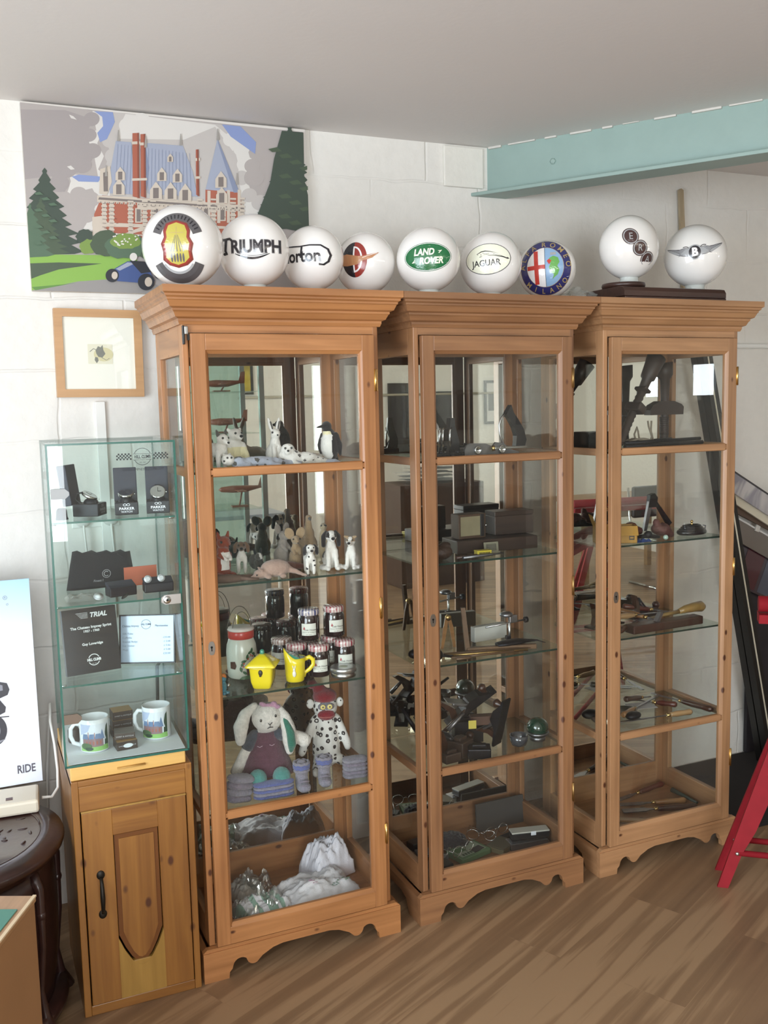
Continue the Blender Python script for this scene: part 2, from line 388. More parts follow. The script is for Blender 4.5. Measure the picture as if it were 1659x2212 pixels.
def holed(name, ax, a0, a1, c0, c1, holes, m):
    """wall slab with window holes (u0,u1,z0,z1); thickness c0..c1 on the other axis"""
    q = M(); us = sorted({a0, a1} | {h[0] for h in holes} | {h[1] for h in holes}); zs = sorted({0, RZ} | {h[2] for h in holes} | {h[3] for h in holes})
    for i in range(len(us) - 1):
        for j in range(len(zs) - 1):
            uc, zc = (us[i] + us[i + 1]) / 2, (zs[j] + zs[j + 1]) / 2
            if any(h[0] < uc < h[1] and h[2] < zc < h[3] for h in holes): continue
            if ax == 'x': q.box(us[i], us[i + 1], c0, c1, zs[j], zs[j + 1])
            else: q.box(c0, c1, us[i], us[i + 1], zs[j], zs[j + 1])
    struct(name, q, m)
HL = [(-3.5, -1.2, .35, 2.25)]; HO = [(-2.2, -.15, .45, 2.25)]; HR = [(-4.9, -4.6, 1.64, 1.96)]
holed('wall_left', 'y', RY0, RY1, RX0 - t, RX0, HL, PLAIN)
holed('wall_opposite', 'x', RX0 - t, RX1 + t, RY0 - t, RY0, HO, PLAIN)
holed('wall_right', 'y', RY0, RY1, RX1, RX1 + t, HR, PLAIN)
FRAMEW = mat('window_frame_white', 'e8e8e6', rough=.4)
def window(k, ax, c, h, nb):
    q = M(); u0, u1, z0, z1 = h; w = .05
    bars = [(u0, u0 + w, z0, z1), (u1 - w, u1, z0, z1), (u0, u1, z0, z0 + w), (u0, u1, z1 - w, z1)]
    for i in range(1, nb): u = u0 + (u1 - u0) * i / nb; bars.append((u - .02, u + .02, z0, z1))
    bars.append((u0, u1, (z0 + z1) / 2 + .2, (z0 + z1) / 2 + .24))
    for a, b_, e, f in bars:
        if ax == 'x': q.box(a, b_, c - .05, c, e, f)
        else: q.box(c - .05, c, a, b_, e, f)
    struct('window_%d' % k, q, FRAMEW)
window(1, 'y', RX0, HL[0], 3); window(2, 'x', RY0, HO[0], 3); window(3, 'y', RX1 + .14, HR[0], 1)
# painted steel beam that leaves the wall under the ceiling
TEAL = mat('teal_paint', '93aaa4', rough=.42, bump=.15, bscale=40, var=.03, vscale=14)
beam = link('trim_1', None, (1.371, .634, 0), (0, 0, math.degrees(math.atan2(-.816, .564)))); beam['kind'] = 'structure'
q = M(); q.box(-.25, 5.2, -.004, .004, 2.405, 2.571); part('beam_web', q, TEAL, beam)
q = M(); q.box(-.25, 5.2, -.062, .062, 2.392, 2.405, ch=.003); part('beam_flange', q, TEAL, beam)
q = M(); q.lathe([(.011, -.004), (.011, 0), (.007, .004), (.0, .005)], n=6); q.T = Matrix()
bb = M(); bb.T = Matrix.Translation((.26, -.004, 2.485)) @ Matrix.Rotation(R(90), 4, 'X'); bb.lathe([(.011, 0), (.011, .004), (.006, .007)], n=6); part('bolt', bb, TEAL, beam)
# ragged filler where the ceiling meets the beam
q = M(); random.seed(3); x = -.2
while x < 3.2:
    w = random.uniform(.03, .12); h = random.uniform(.002, .007); q.box(x, x + w, -.010 - h * .6, -.003, 2.571 - h, 2.571); x += w + random.uniform(.0, .06)
part('filler_edge', q, mat('old_filler', 'cfccc6', rough=.8), beam)
# plaster pier at the left of the beam end, plaster round its seat
WHITEP = mat('white_paint_gloss', 'e9e9e4', rough=.35)
q = M(); q.box(1.18, 1.345, RY1 - .012, RY1, 2.42, 2.565, ch=.004); struct('trim_2', q, PLAIN)
# surface conduits
q = M(); q.tube([(1.95, RY1 - .012, 1.846), (4.9, RY1 - .012, 1.846)], .011, n=12)
for xx in (2.35, 3.3, 4.3): q.cb((xx, RY1 - .010, 1.846), (.02, .02, .034))
solo('conduit', 'white painted pipe running level along the wall right of the cabinets', 'pipe', q, WHITEP)
q = M(); q.box(-.098, -.066, RY1 - .014, RY1, .95, 1.66, ch=.002)
solo('cable_trunking', 'white vertical cable trunking on the wall below the small framed picture', 'trunking', q, WHITEP)
# ---------------------------------------------------------------- three pine display cabinets
PC = [('b67f4f', '905f37'), ('9d714c', '7b563a'), ('b68a62', '936c4a')]
GL = glass('cabinet_glass', 'fdfefd', haze=.006); SHG = glass('shelf_glass', 'eef4f0', haze=.008); EDGE = mat('shelf_glass_edge', '24382f', rough=.2)
MIRROR = mat('mirror', 'f7f9f5', rough=.01, metal=1)
BRASS = mat('brass', 'd9b878', rough=.25, metal=1); STEEL = mat('steel', 'b8b8b6', rough=.28, metal=1); DARKHOLE = mat('dark_hole', '0a0806', rough=.9)
KNOT = mat('pine_knot', '5a2e17', rough=.45)
XC = [.3413, 1.0252, 1.7091]; BW, BD, HT = .2852, .3649, 1.95
SH = [.100, .482, .815, 1.137, 1.456]           # where things stand: cabinet bottom and four shelves
def plinth_outline(w):
    pts = [(-w, 0), (-w + .072, 0)]
    def arc(cx, cz, r, a0, a1, n=7): return [(cx + r * math.cos(R(a0 + (a1 - a0) * i / n)), cz + r * math.sin(R(a0 + (a1 - a0) * i / n))) for i in range(n + 1)]
    left = [(-w + .072, .0), (-w + .074, .018), (-w + .082, .026)] + arc(-w + .108, .030, .024, 170, 70, 6) + [(-w + .124, .048)] + arc(-w + .146, .046, .020, 200, 300, 5) + [(-w + .172, .044), (-w + .205, .060), (-w + .235, .066)]
    pts = [(-w, 0)] + left + [(-x, z) for x, z in reversed(left)] + [(w, 0), (w, .088), (-w, .088)]
    return pts
def make_cabinet(i, label):
    c1, c2 = PC[i]; x0 = XC[i]
    V = wood('pine_upright_%d' % i, c1, c2, 'z'); Hh = wood('pine_rail_%d' % i, c1, c2, 'x'); Dd = wood('pine_side_%d' % i, c1, c2, 'y')
    C = thing('display_cabinet', label, 'cabinet', (x0, 0, 0), group=None)
    # plinth with cut-out apron and side boards
    q = M(); w = .308; q.prism(plinth_outline(w), -.0205, -.0025, 'y')
    q.prism([(-w, .088), (w, .088), (w - .012, .098), (-w + .012, .098)], -.0205 + .004, .0, 'y')
    part('apron', q, Hh, C)
    for s in (-1, 1):
        q = M(); q.prism([(-.002, 0), (.06, 0), (.085, .045), (.12, .055), (BD - .12, .055), (BD - .085, .045), (BD - .06, 0), (BD, 0), (BD, .088), (-.002, .088)], s * w, s * (w - .018), 'x')
        part('side_plinth', q, Dd, C)
    # bottom board, top board
    part('bottom_board', M().box(-BW + .002, BW - .002, .004, BD - .001, .088, .100), Hh, C)
    part('top_board', M().box(-BW + .003, BW - .003, .021, BD - .001, 1.838, 1.856), Hh, C)
    # four corner posts
    for s in (-1, 1):
        q = M(); a, b = sorted((s * BW, s * (BW - .018))); q.box(a, b, 0, .04, .098, 1.86, ch=.003); part('front_post', q, V, C)
        a, b = sorted((s * BW, s * (BW - .052))); q = M(); q.box(a, b, BD - .022, BD, .098, 1.86, ch=.003)
        a2, b2 = sorted((s * BW, s * (BW - .02))); q.box(a2, b2, BD - .055, BD - .02, .098, 1.86, ch=.002)
        part('back_post', q, V, C)
        # side rails and side glass
        a, b = sorted((s * BW, s * (BW - .02)))
        for z0, z1 in ((.098, .175), (.470, .494), (1.444, 1.468), (1.775, 1.86)): part('side_rail', M().box(a, b, .038, BD - .05, z0, z1, ch=.002), Dd, C)
        q = M(); q.box(s * (BW - .010) - .0015, s * (BW - .010) + .0015, .036, BD - .05, .15, 1.80); part('side_glass', q, GL, C)
    # mirrored back with wooden rails
    for z0, z1 in ((.098, .196), (1.785, 1.86)): part('back_rail', M().box(-BW + .05, BW - .05, BD - .022, BD - .004, z0, z1, ch=.002), Hh, C)
    part('mirror_back', M().box(-BW + .048, BW - .048, BD - .016, BD - .012, .19, 1.79), MIRROR, C)
    part('back_panel', M().box(-BW + .004, BW - .004, BD - .008, BD - .002, .10, 1.85), Hh, C)
    # header above the door
    part('header', M().box(-BW + .016, BW - .016, .0, .02, 1.832, 1.86), Hh, C)
    # cornice: stepped profile swept round front and two sides
    prof = [(.0, 1.853), (.006, 1.853), (.010, 1.862), (.010, 1.868), (.020, 1.872), (.026, 1.884), (.030, 1.888), (.030, 1.893), (.040, 1.897), (.047, 1.912), (.050, 1.914), (.050, 1.919), (.0565, 1.923), (.0565, 1.928), (.0636, 1.932), (.0636, 1.95), (0, 1.95)]
    ex = (.6825 / 2 - BW) / .0636
    q = M(); path = []
    for o, z in prof:
        path.append([(-BW - o * ex, BD, z), (-BW - o * ex, -o, z), (BW + o * ex, -o, z), (BW + o * ex, BD, z)])
    fs = []; vs = []; n = len(prof)
    for row in path: vs += row
    for k in range(n):
        for j in range(3): a = k * 4 + j; b = ((k + 1) % n) * 4 + j; fs.append((a, a + 1, b + 1, b))
    fs += [tuple(k * 4 for k in range(n)), tuple(k * 4 + 3 for k in range(n))]
    q.add(vs, fs); part('cornice', q, Hh, C)
    part('dust_top', M().box(-BW - .05, BW + .05, -.055, BD - .001, 1.944, 1.9499), Hh, C)
    # shelves
    for z in (SH[1], SH[4]):
        q = M(); q.box(-BW + .022, BW - .022, .018, BD - .026, z - .006, z, mi=0); q.box(-BW + .022, BW - .022, .0165, .018, z - .006, z, mi=1); part('shelf', q, [SHG, EDGE], C)
    for z in (SH[2], SH[3]):
        q = M(); q.box(-BW + .022, BW - .022, .022, BD - .026, z - .006, z, mi=0); q.box(-BW + .022, BW - .022, .0205, .022, z - .006, z, mi=1); part('shelf', q, [SHG, EDGE], C)
    # door
    dr = part('door', door_mesh(Hh, V), [V, Hh], C)
    q = M(); q.box(-.222, .222, -.006, -.003, .155, 1.78); part('door_glass', q, GL, dr)
    q = M(); kx, kz = -.2455, .972
    ov = [(kx + .0095 * math.cos(a), kz + .021 * math.sin(a)) for a in [2 * PI * k / 24 for k in range(24)]]
    ov = [(x, min(max(z, kz - .019), kz + .019)) for x, z in ov]
    q.prism(ov, -.0215, -.0195, 'y', 0)
    q.prism([(kx + .0032 * math.cos(a), kz + .003 + .0032 * math.sin(a)) for a in [2 * PI * k / 12 for k in range(12)]], -.0222, -.0214, 'y', 1); q.box(kx - .0014, kx + .0014, -.0222, -.0214, kz - .008, kz + .003, 1)
    part('keyhole_plate', q, [STEEL, DARKHOLE], dr)
    for z in (1.70, 1.03, .33):
        q = M(); q.tube([(.2665, -.0215, z - .032), (.2665, -.0215, z + .032)], .0035, n=8); q.box(.262, .2725, -.0205, -.0195, z - .03, z + .03); part('hinge', q, BRASS if i != 1 else mat('dull_brass', 'a98b5c', rough=.4, metal=1), dr)
    return C
def door_mesh(Hh, V):
    q = M(); y0, y1 = -.020, -.001
    for s in (-1, 1): a, b = sorted((s * .2655, s * .226)); q.box(a, b, y0, y1, .100, 1.829, 0, ch=.002)
    for z0, z1 in ((.100, .152), (1.784, 1.829)): q.box(-.227, .227, y0 + .0004, y1, z0, z1, 1, ch=.002)
    # moulded glazing bars
    for z in (.483, 1.456):
        q.prism([(y0 + .004, z - .006), (y0 + .004, z + .006), (y1, z + .012), (y1, z - .012)], -.227, .227, 'x', 1)
        q.prism([(y0 + .001, z - .010), (y0 + .001, z + .010), (y0 + .006, z + .013), (y0 + .006, z - .013)], -.220, .220, 'x', 1)
    # chamfered mouldings inside each light
    for z0, z1 in ((.152, .473), (.493, 1.446), (1.466, 1.784)):
        for s in (-1, 1):
            q.prism([(s * .227, y0), (s * .227, y1), (s * .218, y1), (s * .218, y0 + .009), (s * .222, y0 + .004)], z0, z1, 'z', 0)
    q.prism([(y0, .152), (y1, .152), (y1, .162), (y0 + .009, .162), (y0 + .004, .157)], -.222, .222, 'x', 1)
    q.prism([(y0, 1.784), (y1, 1.784), (y1, 1.775), (y0 + .009, 1.775), (y0 + .004, 1.780)], -.222, .222, 'x', 1)
    return q
cabs = [make_cabinet(0, 'orange pine glazed cabinet on the left, holding felt animals, jam jars and a doll'),
        make_cabinet(1, 'brownish pine glazed cabinet in the middle, holding old woodworking tools'),
        make_cabinet(2, 'palest pine glazed cabinet on the right, with a wooden brace on its top shelf')]
# small black latch clip at the top left of the first cabinet
q = M(); q.cb((0, 0, 0), (.006, .012, .05), 0, ch=.002); q.cb((.007, -.003, .012), (.010, .006, .022), 1, ch=.002); q.prism([(.010, .004), (.035, -.012), (.010, -.014)], -.004, .004, 'y', 0)
solo('latch_clip', 'small black and chrome clip at the top left corner of the left cabinet', 'clip', q, [mat('black_plastic', '141414', rough=.35), STEEL], (.060, -.008, 1.825))
# ---------------------------------------------------------------- things on the wall
def px_plane(Y):
    def fn(px, py, z=0):
        p = P(px, py, Y=Y); return Vector((p.x, Y - .0004 * z, p.z))
    return fn
# large painted canvas of a red brick chateau
PT = [mat('print_%d' % i, c, rough=.55) for i, c in enumerate([
    'aba4a1', 'bbb6b2', 'd3d0cb', '8494c0', '536b56', '3f4c42', '86b050', '5f8a44', '93908e', '9da4b6', '828ba3', 'a65f4b', '84493a', 'c7bcae', '79706c',
    '789248', '41568a', '2a2d34', 'dcd9d3', '9a9690', '4a5946', '9e9796'])]
SKY, LG, WH, BL, TR, TD, LA, LS, RD, RF, RS, BR, BD_, ST, WN, BU, CB, BK, HW, TY, TG, SK2 = range(22)
cvx0, cvx1, cvz0, cvz1, cvy = -.268, .640, 2.003, 2.564, .600
def cvmap(px, py, z=0):
    p = P(px, py, Y=cvy); k = (p.x - cvx0) / (cvx1 - cvx0); top = 2.607 + (2.563 - 2.607) * k
    zz = cvz0 + (p.z - 2.010) / (top - 2.010) * (cvz1 - cvz0)
    return Vector((min(max(p.x, cvx0), cvx1), cvy - .0002 * z, min(max(zz, cvz0), cvz1)))
d = D()
def zp(pts, mi, z): d.poly([(x / 2.37, 180 + y / 2.37) for x, y in pts], mi, z)
zp([(90, 20), (1550, 250), (1570, 1140), (115, 1060)], SKY, 0)
zp([(470, 85), (640, 105), (760, 130), (1130, 190), (1220, 260), (1280, 400), (1260, 560), (1330, 640), (1250, 700), (430, 760), (380, 720), (480, 620), (560, 300), (500, 180)], LG, 1)
zp([(470, 85), (520, 110), (530, 180), (495, 260), (530, 330), (500, 400), (560, 450), (560, 620), (520, 680), (430, 760), (345, 600), (330, 560), (360, 460), (350, 420), (430, 430), (500, 440), (480, 330), (440, 215), (490, 190)], WH, 2)
zp([(640, 110), (760, 130), (1100, 190), (1180, 260), (1230, 290), (1190, 330), (1100, 200), (940, 260), (600, 240), (620, 150)], WH, 2)
zp([(1180, 240), (1260, 300), (1285, 390), (1250, 430), (1290, 560), (1345, 640), (1290, 700), (1240, 640), (1215, 380)], WH, 2)
zp([(330, 560), (380, 520), (470, 500), (500, 560), (470, 640), (410, 740), (350, 640)], SKY, 3)
zp([(100, 60), (330, 75), (470, 130), (440, 215), (480, 330), (430, 410), (345, 420), (330, 530), (260, 430), (105, 440)], SK2, 1)
zp([(480, 88), (575, 98), (585, 150), (545, 240), (510, 255), (495, 205), (525, 170), (520, 120)], BL, 4)
zp([(365, 435), (400, 425), (520, 440), (500, 468), (400, 462)], BL, 4)
zp([(1135, 190), (1230, 205), (1310, 290), (1305, 350), (1180, 255)], BL, 4)
zp([(340, 380), (360, 375), (380, 395), (360, 398)], WH, 4); zp([(350, 100), (372, 110), (390, 130), (360, 120)], WH, 4)
for x, y, r_, mi, z in ((465, 130, 42, SK2, 3), (452, 215, 40, SK2, 3), (470, 300, 46, SK2, 3), (420, 375, 48, SK2, 3), (345, 400, 44, SK2, 3), (300, 470, 52, SK2, 3), (330, 545, 34, SKY, 3), (400, 530, 44, SKY, 3), (460, 560, 48, SKY, 3), (440, 640, 50, SKY, 3), (390, 700, 40, SKY, 3),
        (560, 250, 40, LG, 3), (580, 330, 46, LG, 3), (650, 170, 44, WH, 3), (720, 150, 46, WH, 3), (1180, 270, 40, WH, 3), (1235, 320, 42, WH, 3), (1255, 400, 44, WH, 3), (1235, 470, 42, LG, 3), (1300, 470, 52, SKY, 3), (1290, 410, 40, SKY, 3), (1275, 560, 40, LG, 3), (1330, 600, 44, LG, 3)):
    d.disc(x / 2.37, 180 + y / 2.37, r_ / 2.37, r_ * .9 / 2.37, mi, z, 24)
def fir(cx, top, bot, w, mi, z, side=0, n=9, seed=1):
    rr = random.Random(seed); L_, R_ = [], []
    for i in range(n + 1):
        t_ = i / n; y = top + (bot - top) * t_; hw = w * (.06 + .94 * t_)
        L_ += [(cx - hw * rr.uniform(.9, 1.05), y), (cx - hw * .72, y + (bot - top) / n * .25)]
        R_ += [(cx + hw * rr.uniform(.9, 1.05), y), (cx + hw * .72, y + (bot - top) / n * .25)]
    zp([(cx, top - 18)] + R_ + list(reversed(L_)), mi, z)
fir(225, 400, 840, 215, TD, 5, seed=2); fir(205, 560, 845, 150, TG, 6, seed=3); fir(112, 450, 850, 38, TD, 5, seed=4); fir(150, 590, 855, 130, TR, 7, n=7, seed=5)
zp([(120, 850), (560, 860), (700, 885), (740, 1060), (130, 1060)], LA, 5)
zp([(130, 900), (300, 897), (520, 905), (300, 935), (210, 965), (140, 985)], TG, 6)
zp([(400, 1000), (540, 990), (760, 1000), (900, 1100), (300, 1075), (150, 1050)], RD, 6); zp([(140, 1030), (330, 1015), (400, 1005), (180, 1048)], LS, 6)
# the chateau
zp([(480, 640), (520, 540), (1240, 610), (1250, 720), (1200, 760), (720, 790), (480, 780)], BR, 7)
for x0, x1, y0, y1 in ((495, 700, 540, 575), (700, 1240, 560, 620), (470, 760, 680, 705), (760, 1240, 690, 715), (470, 760, 735, 750)):
    zp([(x0, y0), (x1, y0 + (x1 - x0) * .07), (x1, y1 + (x1 - x0) * .04), (x0, y1)], ST, 8)
zp([(505, 550), (1245, 622), (1250, 632), (500, 562)], WN, 9); zp([(470, 655), (520, 650), (520, 780), (475, 780)], ST, 8)
for x in (520, 558, 655, 728, 770, 1010, 1080, 1180, 1225): zp([(x, 570), (x + 22, 572), (x + 22, 760), (x, 760)], ST, 8)
for x in (690, 780, 860, 930, 1035, 1120): zp([(x, 612), (x + 34, 614), (x + 34, 690), (x, 690)], ST, 9); zp([(x + 7, 618), (x + 27, 620), (x + 27, 684), (x + 7, 684)], WN, 10)
zp([(590, 252), (670, 262), (690, 540), (560, 530), (555, 450)], RF, 8)
zp([(740, 268), (935, 292), (985, 430), (1010, 560), (760, 540)], RF, 8)
zp([(740, 268), (762, 400), (748, 520), (725, 520), (715, 300)], RS, 9)
zp([(1112, 262), (1225, 545), (1170, 540), (1050, 528), (1085, 380)], RF, 8); zp([(1112, 262), (1225, 545), (1195, 545), (1115, 290)], RS, 9)
zp([(1050, 525), (1230, 545), (1235, 610), (1050, 590)], BR, 8)
for x in (1060, 1110, 1160, 1215): zp([(x, 530), (x + 16, 532), (x + 16, 700), (x, 700)], ST, 9)
for x0, x1, yt in ((675, 712, 215), (716, 745, 222), (1000, 1018, 315)):
    zp([(x0, yt), (x1 - 4, yt), (x1, 560), (x0 + 2, 550)], BR, 10); zp([(x0 - 4, yt + 45), (x1 + 4, yt + 45), (x1 + 4, yt + 60), (x0 - 4, yt + 60)], ST, 11); zp([(x1 - 12, yt), (x1 - 4, yt), (x1, 560), (x1 - 10, 555)], BD_, 11)
    zp([(x0 - 3, 455), (x1 + 5, 455), (x1 + 5, 468), (x0 - 3, 468)], ST, 11)
for x, y, s in ((612, 430, 1), (825, 440, 1), (905, 450, 1), (605, 500, 1.25), (795, 525, 1.3), (870, 530, 1.3), (945, 540, 1.3), (1128, 478, 1.2), (1132, 560, 1.2), (868, 355, .6)):
    zp([(x - 24 * s, y + 34 * s), (x - 24 * s, y - 5), (x, y - 38 * s), (x + 24 * s, y - 5), (x + 24 * s, y + 34 * s)], ST, 12); zp([(x - 11 * s, y + 30 * s), (x - 11 * s, y - 12 * s), (x + 11 * s, y - 12 * s), (x + 11 * s, y + 30 * s)], WN, 13)
for x, y in ((602, 195), (922, 230), (1112, 212), (540, 380), (1210, 445), (742, 235)):
    zp([(x - 7, y + 60), (x - 2, y), (x + 2, y), (x + 7, y + 60)], TY, 12)
rr = random.Random(12)
for k in range(34):
    x = 505 + k * 21.5; y = 566 + (x - 505) * .085; zp([(x, y + 14), (x + 4, y), (x + 12, y), (x + 16, y + 14)], ST, 10); zp([(x + 5, y + 14), (x + 8, y + 5), (x + 11, y + 14)], WN, 11)
for x in (520, 558, 655, 728, 770, 1010, 1080, 1180, 1225):
    for j in range(9): zp([(x - 4, 572 + j * 21), (x + 26, 574 + j * 21), (x + 26, 583 + j * 21), (x - 4, 581 + j * 21)], ST, 10); zp([(x + 2, 583 + j * 21), (x + 20, 585 + j * 21), (x + 20, 587 + j * 21), (x + 2, 585 + j * 21)], WN, 11)
for _ in range(60):
    x, y = rr.uniform(520, 1220), rr.uniform(600, 760); zp([(x, y), (x + 12, y + 1), (x + 12, y + 4), (x, y + 3)], rr.choice((BD_, ST, WN)), 9)
for k in range(22): x = 600 + k * 17.5; zp([(x, 270 + k * 3), (x + 2, 270 + k * 3), (x - 12 + k, 535), (x - 14 + k, 535)], RS, 9)
zp([(510, 400), (560, 385), (570, 470), (545, 540), (505, 530)], ST, 9); zp([(525, 420), (548, 415), (550, 520), (528, 520)], WN, 10)
zp([(500, 800), (780, 690), (800, 640), (870, 635), (900, 680), (900, 700), (700, 740)], ST, 8)
def bush(cx, cy, rx, ry, mi, z, seed):
    rr = random.Random(seed); zp([(cx + rx * math.cos(a) * rr.uniform(.88, 1.08), cy + ry * math.sin(a) * rr.uniform(.88, 1.08)) for a in [2 * PI * k / 22 for k in range(22)]], mi, z)
bush(430, 760, 45, 42, TD, 13, 1); bush(450, 815, 48, 40, BU, 14, 2); bush(545, 800, 85, 70, TG, 14, 3); bush(640, 815, 105, 68, TR, 15, 4); bush(640, 790, 78, 42, BU, 16, 5); bush(760, 830, 70, 60, TG, 14, 9)
rr = random.Random(8)
for _ in range(26):
    x, y = 640 + rr.uniform(-65, 65), 780 + rr.uniform(-35, 30); zp([(x - 5, y), (x, y - 5), (x + 6, y), (x, y + 5)], HW, 17)
fir(1480, 225, 730, 190, TD, 13, n=13, seed=6); zp([(1440, 240), (1550, 255), (1560, 760), (1300, 700), (1380, 500), (1400, 380)], TD, 14)
for k in range(12):
    x, y = 1370 + (k * 53) % 160, 330 + k * 34; zp([(x, y), (x + 45, y - 8), (x + 70, y + 14), (x + 20, y + 16)], TG, 15)
for k in range(10):
    x, y = 170 + (k * 37) % 110, 520 + k * 30; zp([(x, y), (x + 30, y - 6), (x + 48, y + 10), (x + 12, y + 12)], TR, 15)
# blue racing car in the picture
zp([(545, 960), (590, 930), (650, 895), (700, 900), (760, 940), (790, 1000), (720, 1010), (600, 1000)], CB, 16); zp([(590, 935), (650, 900), (690, 905), (610, 945)], RF, 17)
zp([(660, 890), (760, 900), (790, 950), (720, 960)], BK, 17)
for x, y, r_ in ((572, 970, 34), (745, 1005, 42), (815, 960, 30)): d.disc(x / 2.37, 180 + y / 2.37, r_ / 2.37, r_ * 1.05 / 2.37, BK, 18); d.disc((x + 12) / 2.37, 180 + y / 2.37, r_ * .45 / 2.37, r_ * .6 / 2.37, ST, 19)
d.disc(680 / 2.37, 180 + 872 / 2.37, 8, 9, HW, 19)
cv = thing('canvas_print', 'large canvas picture of a red brick chateau with a blue racing car, below the ceiling', 'picture', ((cvx0 + cvx1) / 2, .6, cvz0))
cv_off = Matrix.Translation((-cv.location.x, -cv.location.y, -cv.location.z))
q = M(); q.T = cv_off; q.box(cvx0, cvx1, cvy, RY1 - .001, cvz0, cvz1, ch=.003); part('stretched_canvas', q, mat('canvas_edge', 'd8d4ce', rough=.7), cv)
flat(d, cv, 'painted_scene', PT, lambda a, b, z: cv_off @ cvmap(a, b, z))
# small oak frame with a pale print of a plant
OAKF = wood('light_oak_frame', 'c59a6c', 'b38a5e', 'x', rough=.45, knots=0)
fx0, fx1, fz0, fz1, fy = -.212, .057, 1.674, 1.950, RY1 - .03
fr = thing('framed_picture', 'small square oak framed picture of a plant, left of the cabinets', 'picture', ((fx0 + fx1) / 2, RY1 - .016, fz0), (0, .6, 0))
hw, hh, b_ = (fx1 - fx0) / 2, fz1 - fz0, .025
q = M()
for pts in (((-hw, 0), (hw, 0), (hw - b_, b_), (-hw + b_, b_)), ((-hw, hh), (hw, hh), (hw - b_, hh - b_), (-hw + b_, hh - b_)), ((-hw, 0), (-hw, hh), (-hw + b_, hh - b_), (-hw + b_, b_)), ((hw, 0), (hw, hh), (hw - b_, hh - b_), (hw - b_, b_))):
    q.prism(pts, -.016, .014, 'y')
part('frame', q, OAKF, fr)
part('mount', M().box(-hw + b_, hw - b_, -.008, .0, b_, hh - b_), mat('cream_mount', 'fdfaf0', rough=.7), fr)
g_ = M(); g_.box(-hw + b_, hw - b_, -.0125, -.011, b_, hh - b_); part('picture_glass', g_, GL, fr)
d = D(); cx, cy = 0, .135
d.rect(-.036, .04, cy - .03, cy + .032, 0, 1); d.disc(.012, cy, .03, .022, 1, 2)
d.poly([(-.012, cy + .012), (-.004, cy + .026), (.004, cy + .022), (.010, cy + .03), (.012, cy + .014), (.018, cy + .002), (.008, cy - .010), (-.004, cy - .008), (-.010, cy + .002)], 2, 3)
d.poly([(-.014, cy - .008), (-.006, cy - .010), (-.004, cy - .020), (-.010, cy - .028), (-.016, cy - .018)], 2, 3)
d.line([(-.03, cy + .008), (-.018, cy + .018), (-.006, cy + .012)], .002, 2, 3); d.line([(.006, cy - .01), (.02, cy - .018), (.03, cy - .012)], .0015, 2, 3)
flat(d, fr, 'plant_print', [mat('aged_paper', 'f0ebd6', rough=.8), mat('faded_yellow', 'e0d7ae', rough=.8), mat('ink_grey', '85857e', rough=.8)], facing(-.0085))
# double socket with two plugs behind the glass case
sk = thing('wall_socket', 'white double wall socket with two plugs, seen behind the glass case', 'socket', (-.09, RY1, 1.30))
part('faceplate', M().box(-.10, .05, -.010, -.0005, -.045, .045, ch=.003), WHITEP, sk)
for x in (-.066, .02):
    q = M(); q.lathe([(.027, 0), (.027, .012), (.018, .024), (.006, .026)], n=20); q.T = Matrix(); q2 = M(); q2.T = Matrix.Translation((x, -.012, -.015)) @ Matrix.Rotation(R(90), 4, 'X'); q2.lathe([(.027, 0), (.027, .012), (.018, .024), (.0, .026)], n=20)
    pg = part('plug', q2, mat('plug_white', 'dcdcd8', rough=.4), sk)
    q = M(); q.tube([(x, -.03, -.02), (x, -.034, -.05), (x + .004, -.03, -.11), (x + .01, -.02, -.19)], .0035, n=8); part('flex', q, WHITEP, pg)
q = M(); q.tube([(.06, RY1 - .02, 1.36), (.12, RY1 - .03, 1.30), (.17, RY1 - .03, 1.22), (.19, RY1 - .03, 1.08), (.15, RY1 - .03, .95), (.10, RY1 - .04, .84), (.05, RY1 - .05, .78), (.04, RY1 - .05, .5)], .0055, n=8)
solo('cable', 'dark grey cable looping down the wall behind the glass case', 'cable', q, mat('grey_cable', '4b4f50', rough=.5))
# wooden stick leaning high on the wall at the right
p = P(1487, 640, Y=.60); p2 = P(1466, 412, Y=.622)
q = M(); dx = p2.x - p.x; q.prism([(-.011, -.15), (.013, -.15), (dx + .012, p2.z - p.z), (dx, p2.z - p.z + .006), (dx - .010, p2.z - p.z)], -.006, .006, 'y')
solo('wooden_stick', 'thin weathered wooden stick leaning on the wall behind the right glass globe', 'stick', q, wood('weathered_stick', 'b5a488', '8f7f63', 'z', knots=0), (p.x, .612, p.z))

# ---------------------------------------------------------------- small wooden cupboard and the glass case on it
CUW = [wood('cupboard_%s' % a, '9a6a32', '784c22', a, rough=.35, knots=1.3, coat=.4) for a in 'xyz']
CUL = wood('cupboard_pale', 'aa8442', '8f6c32', 'z', rough=.35, knots=1, coat=.4)
cu = thing('small_cupboard', 'small varnished pine cupboard with an arched panel door, under the glass case', 'cupboard', (-.1355, 0, 0))
w, yf, yb, h = .159, -.027, .36, .661
q = M(); q.box(-w, -w + .018, yf, yb, 0, h, ch=.002).box(w - .018, w, yf, yb, 0, h, ch=.002); part('side_panel', q, CUW[2], cu)
part('top_panel', M().box(-w, w, yf + .001, yb, h - .016, h - .0005, ch=.002), CUW[0], cu)
part('back_panel', M().box(-w + .018, w - .018, yb - .01, yb, 0, h - .016), CUW[2], cu)
q = M(); q.box(-w + .018, w - .018, yf + .001, yf + .02, h - .085, h - .016, ch=.002); part('top_rail', q, CUW[0], cu)
part('bottom_rail', M().box(-w + .018, w - .018, yf + .001, yf + .02, 0, .028, ch=.002), CUW[0], cu)
z0, z1 = .031, h - .088; dw = w - .021
cd = thing('door', None, None); cd.parent = cu
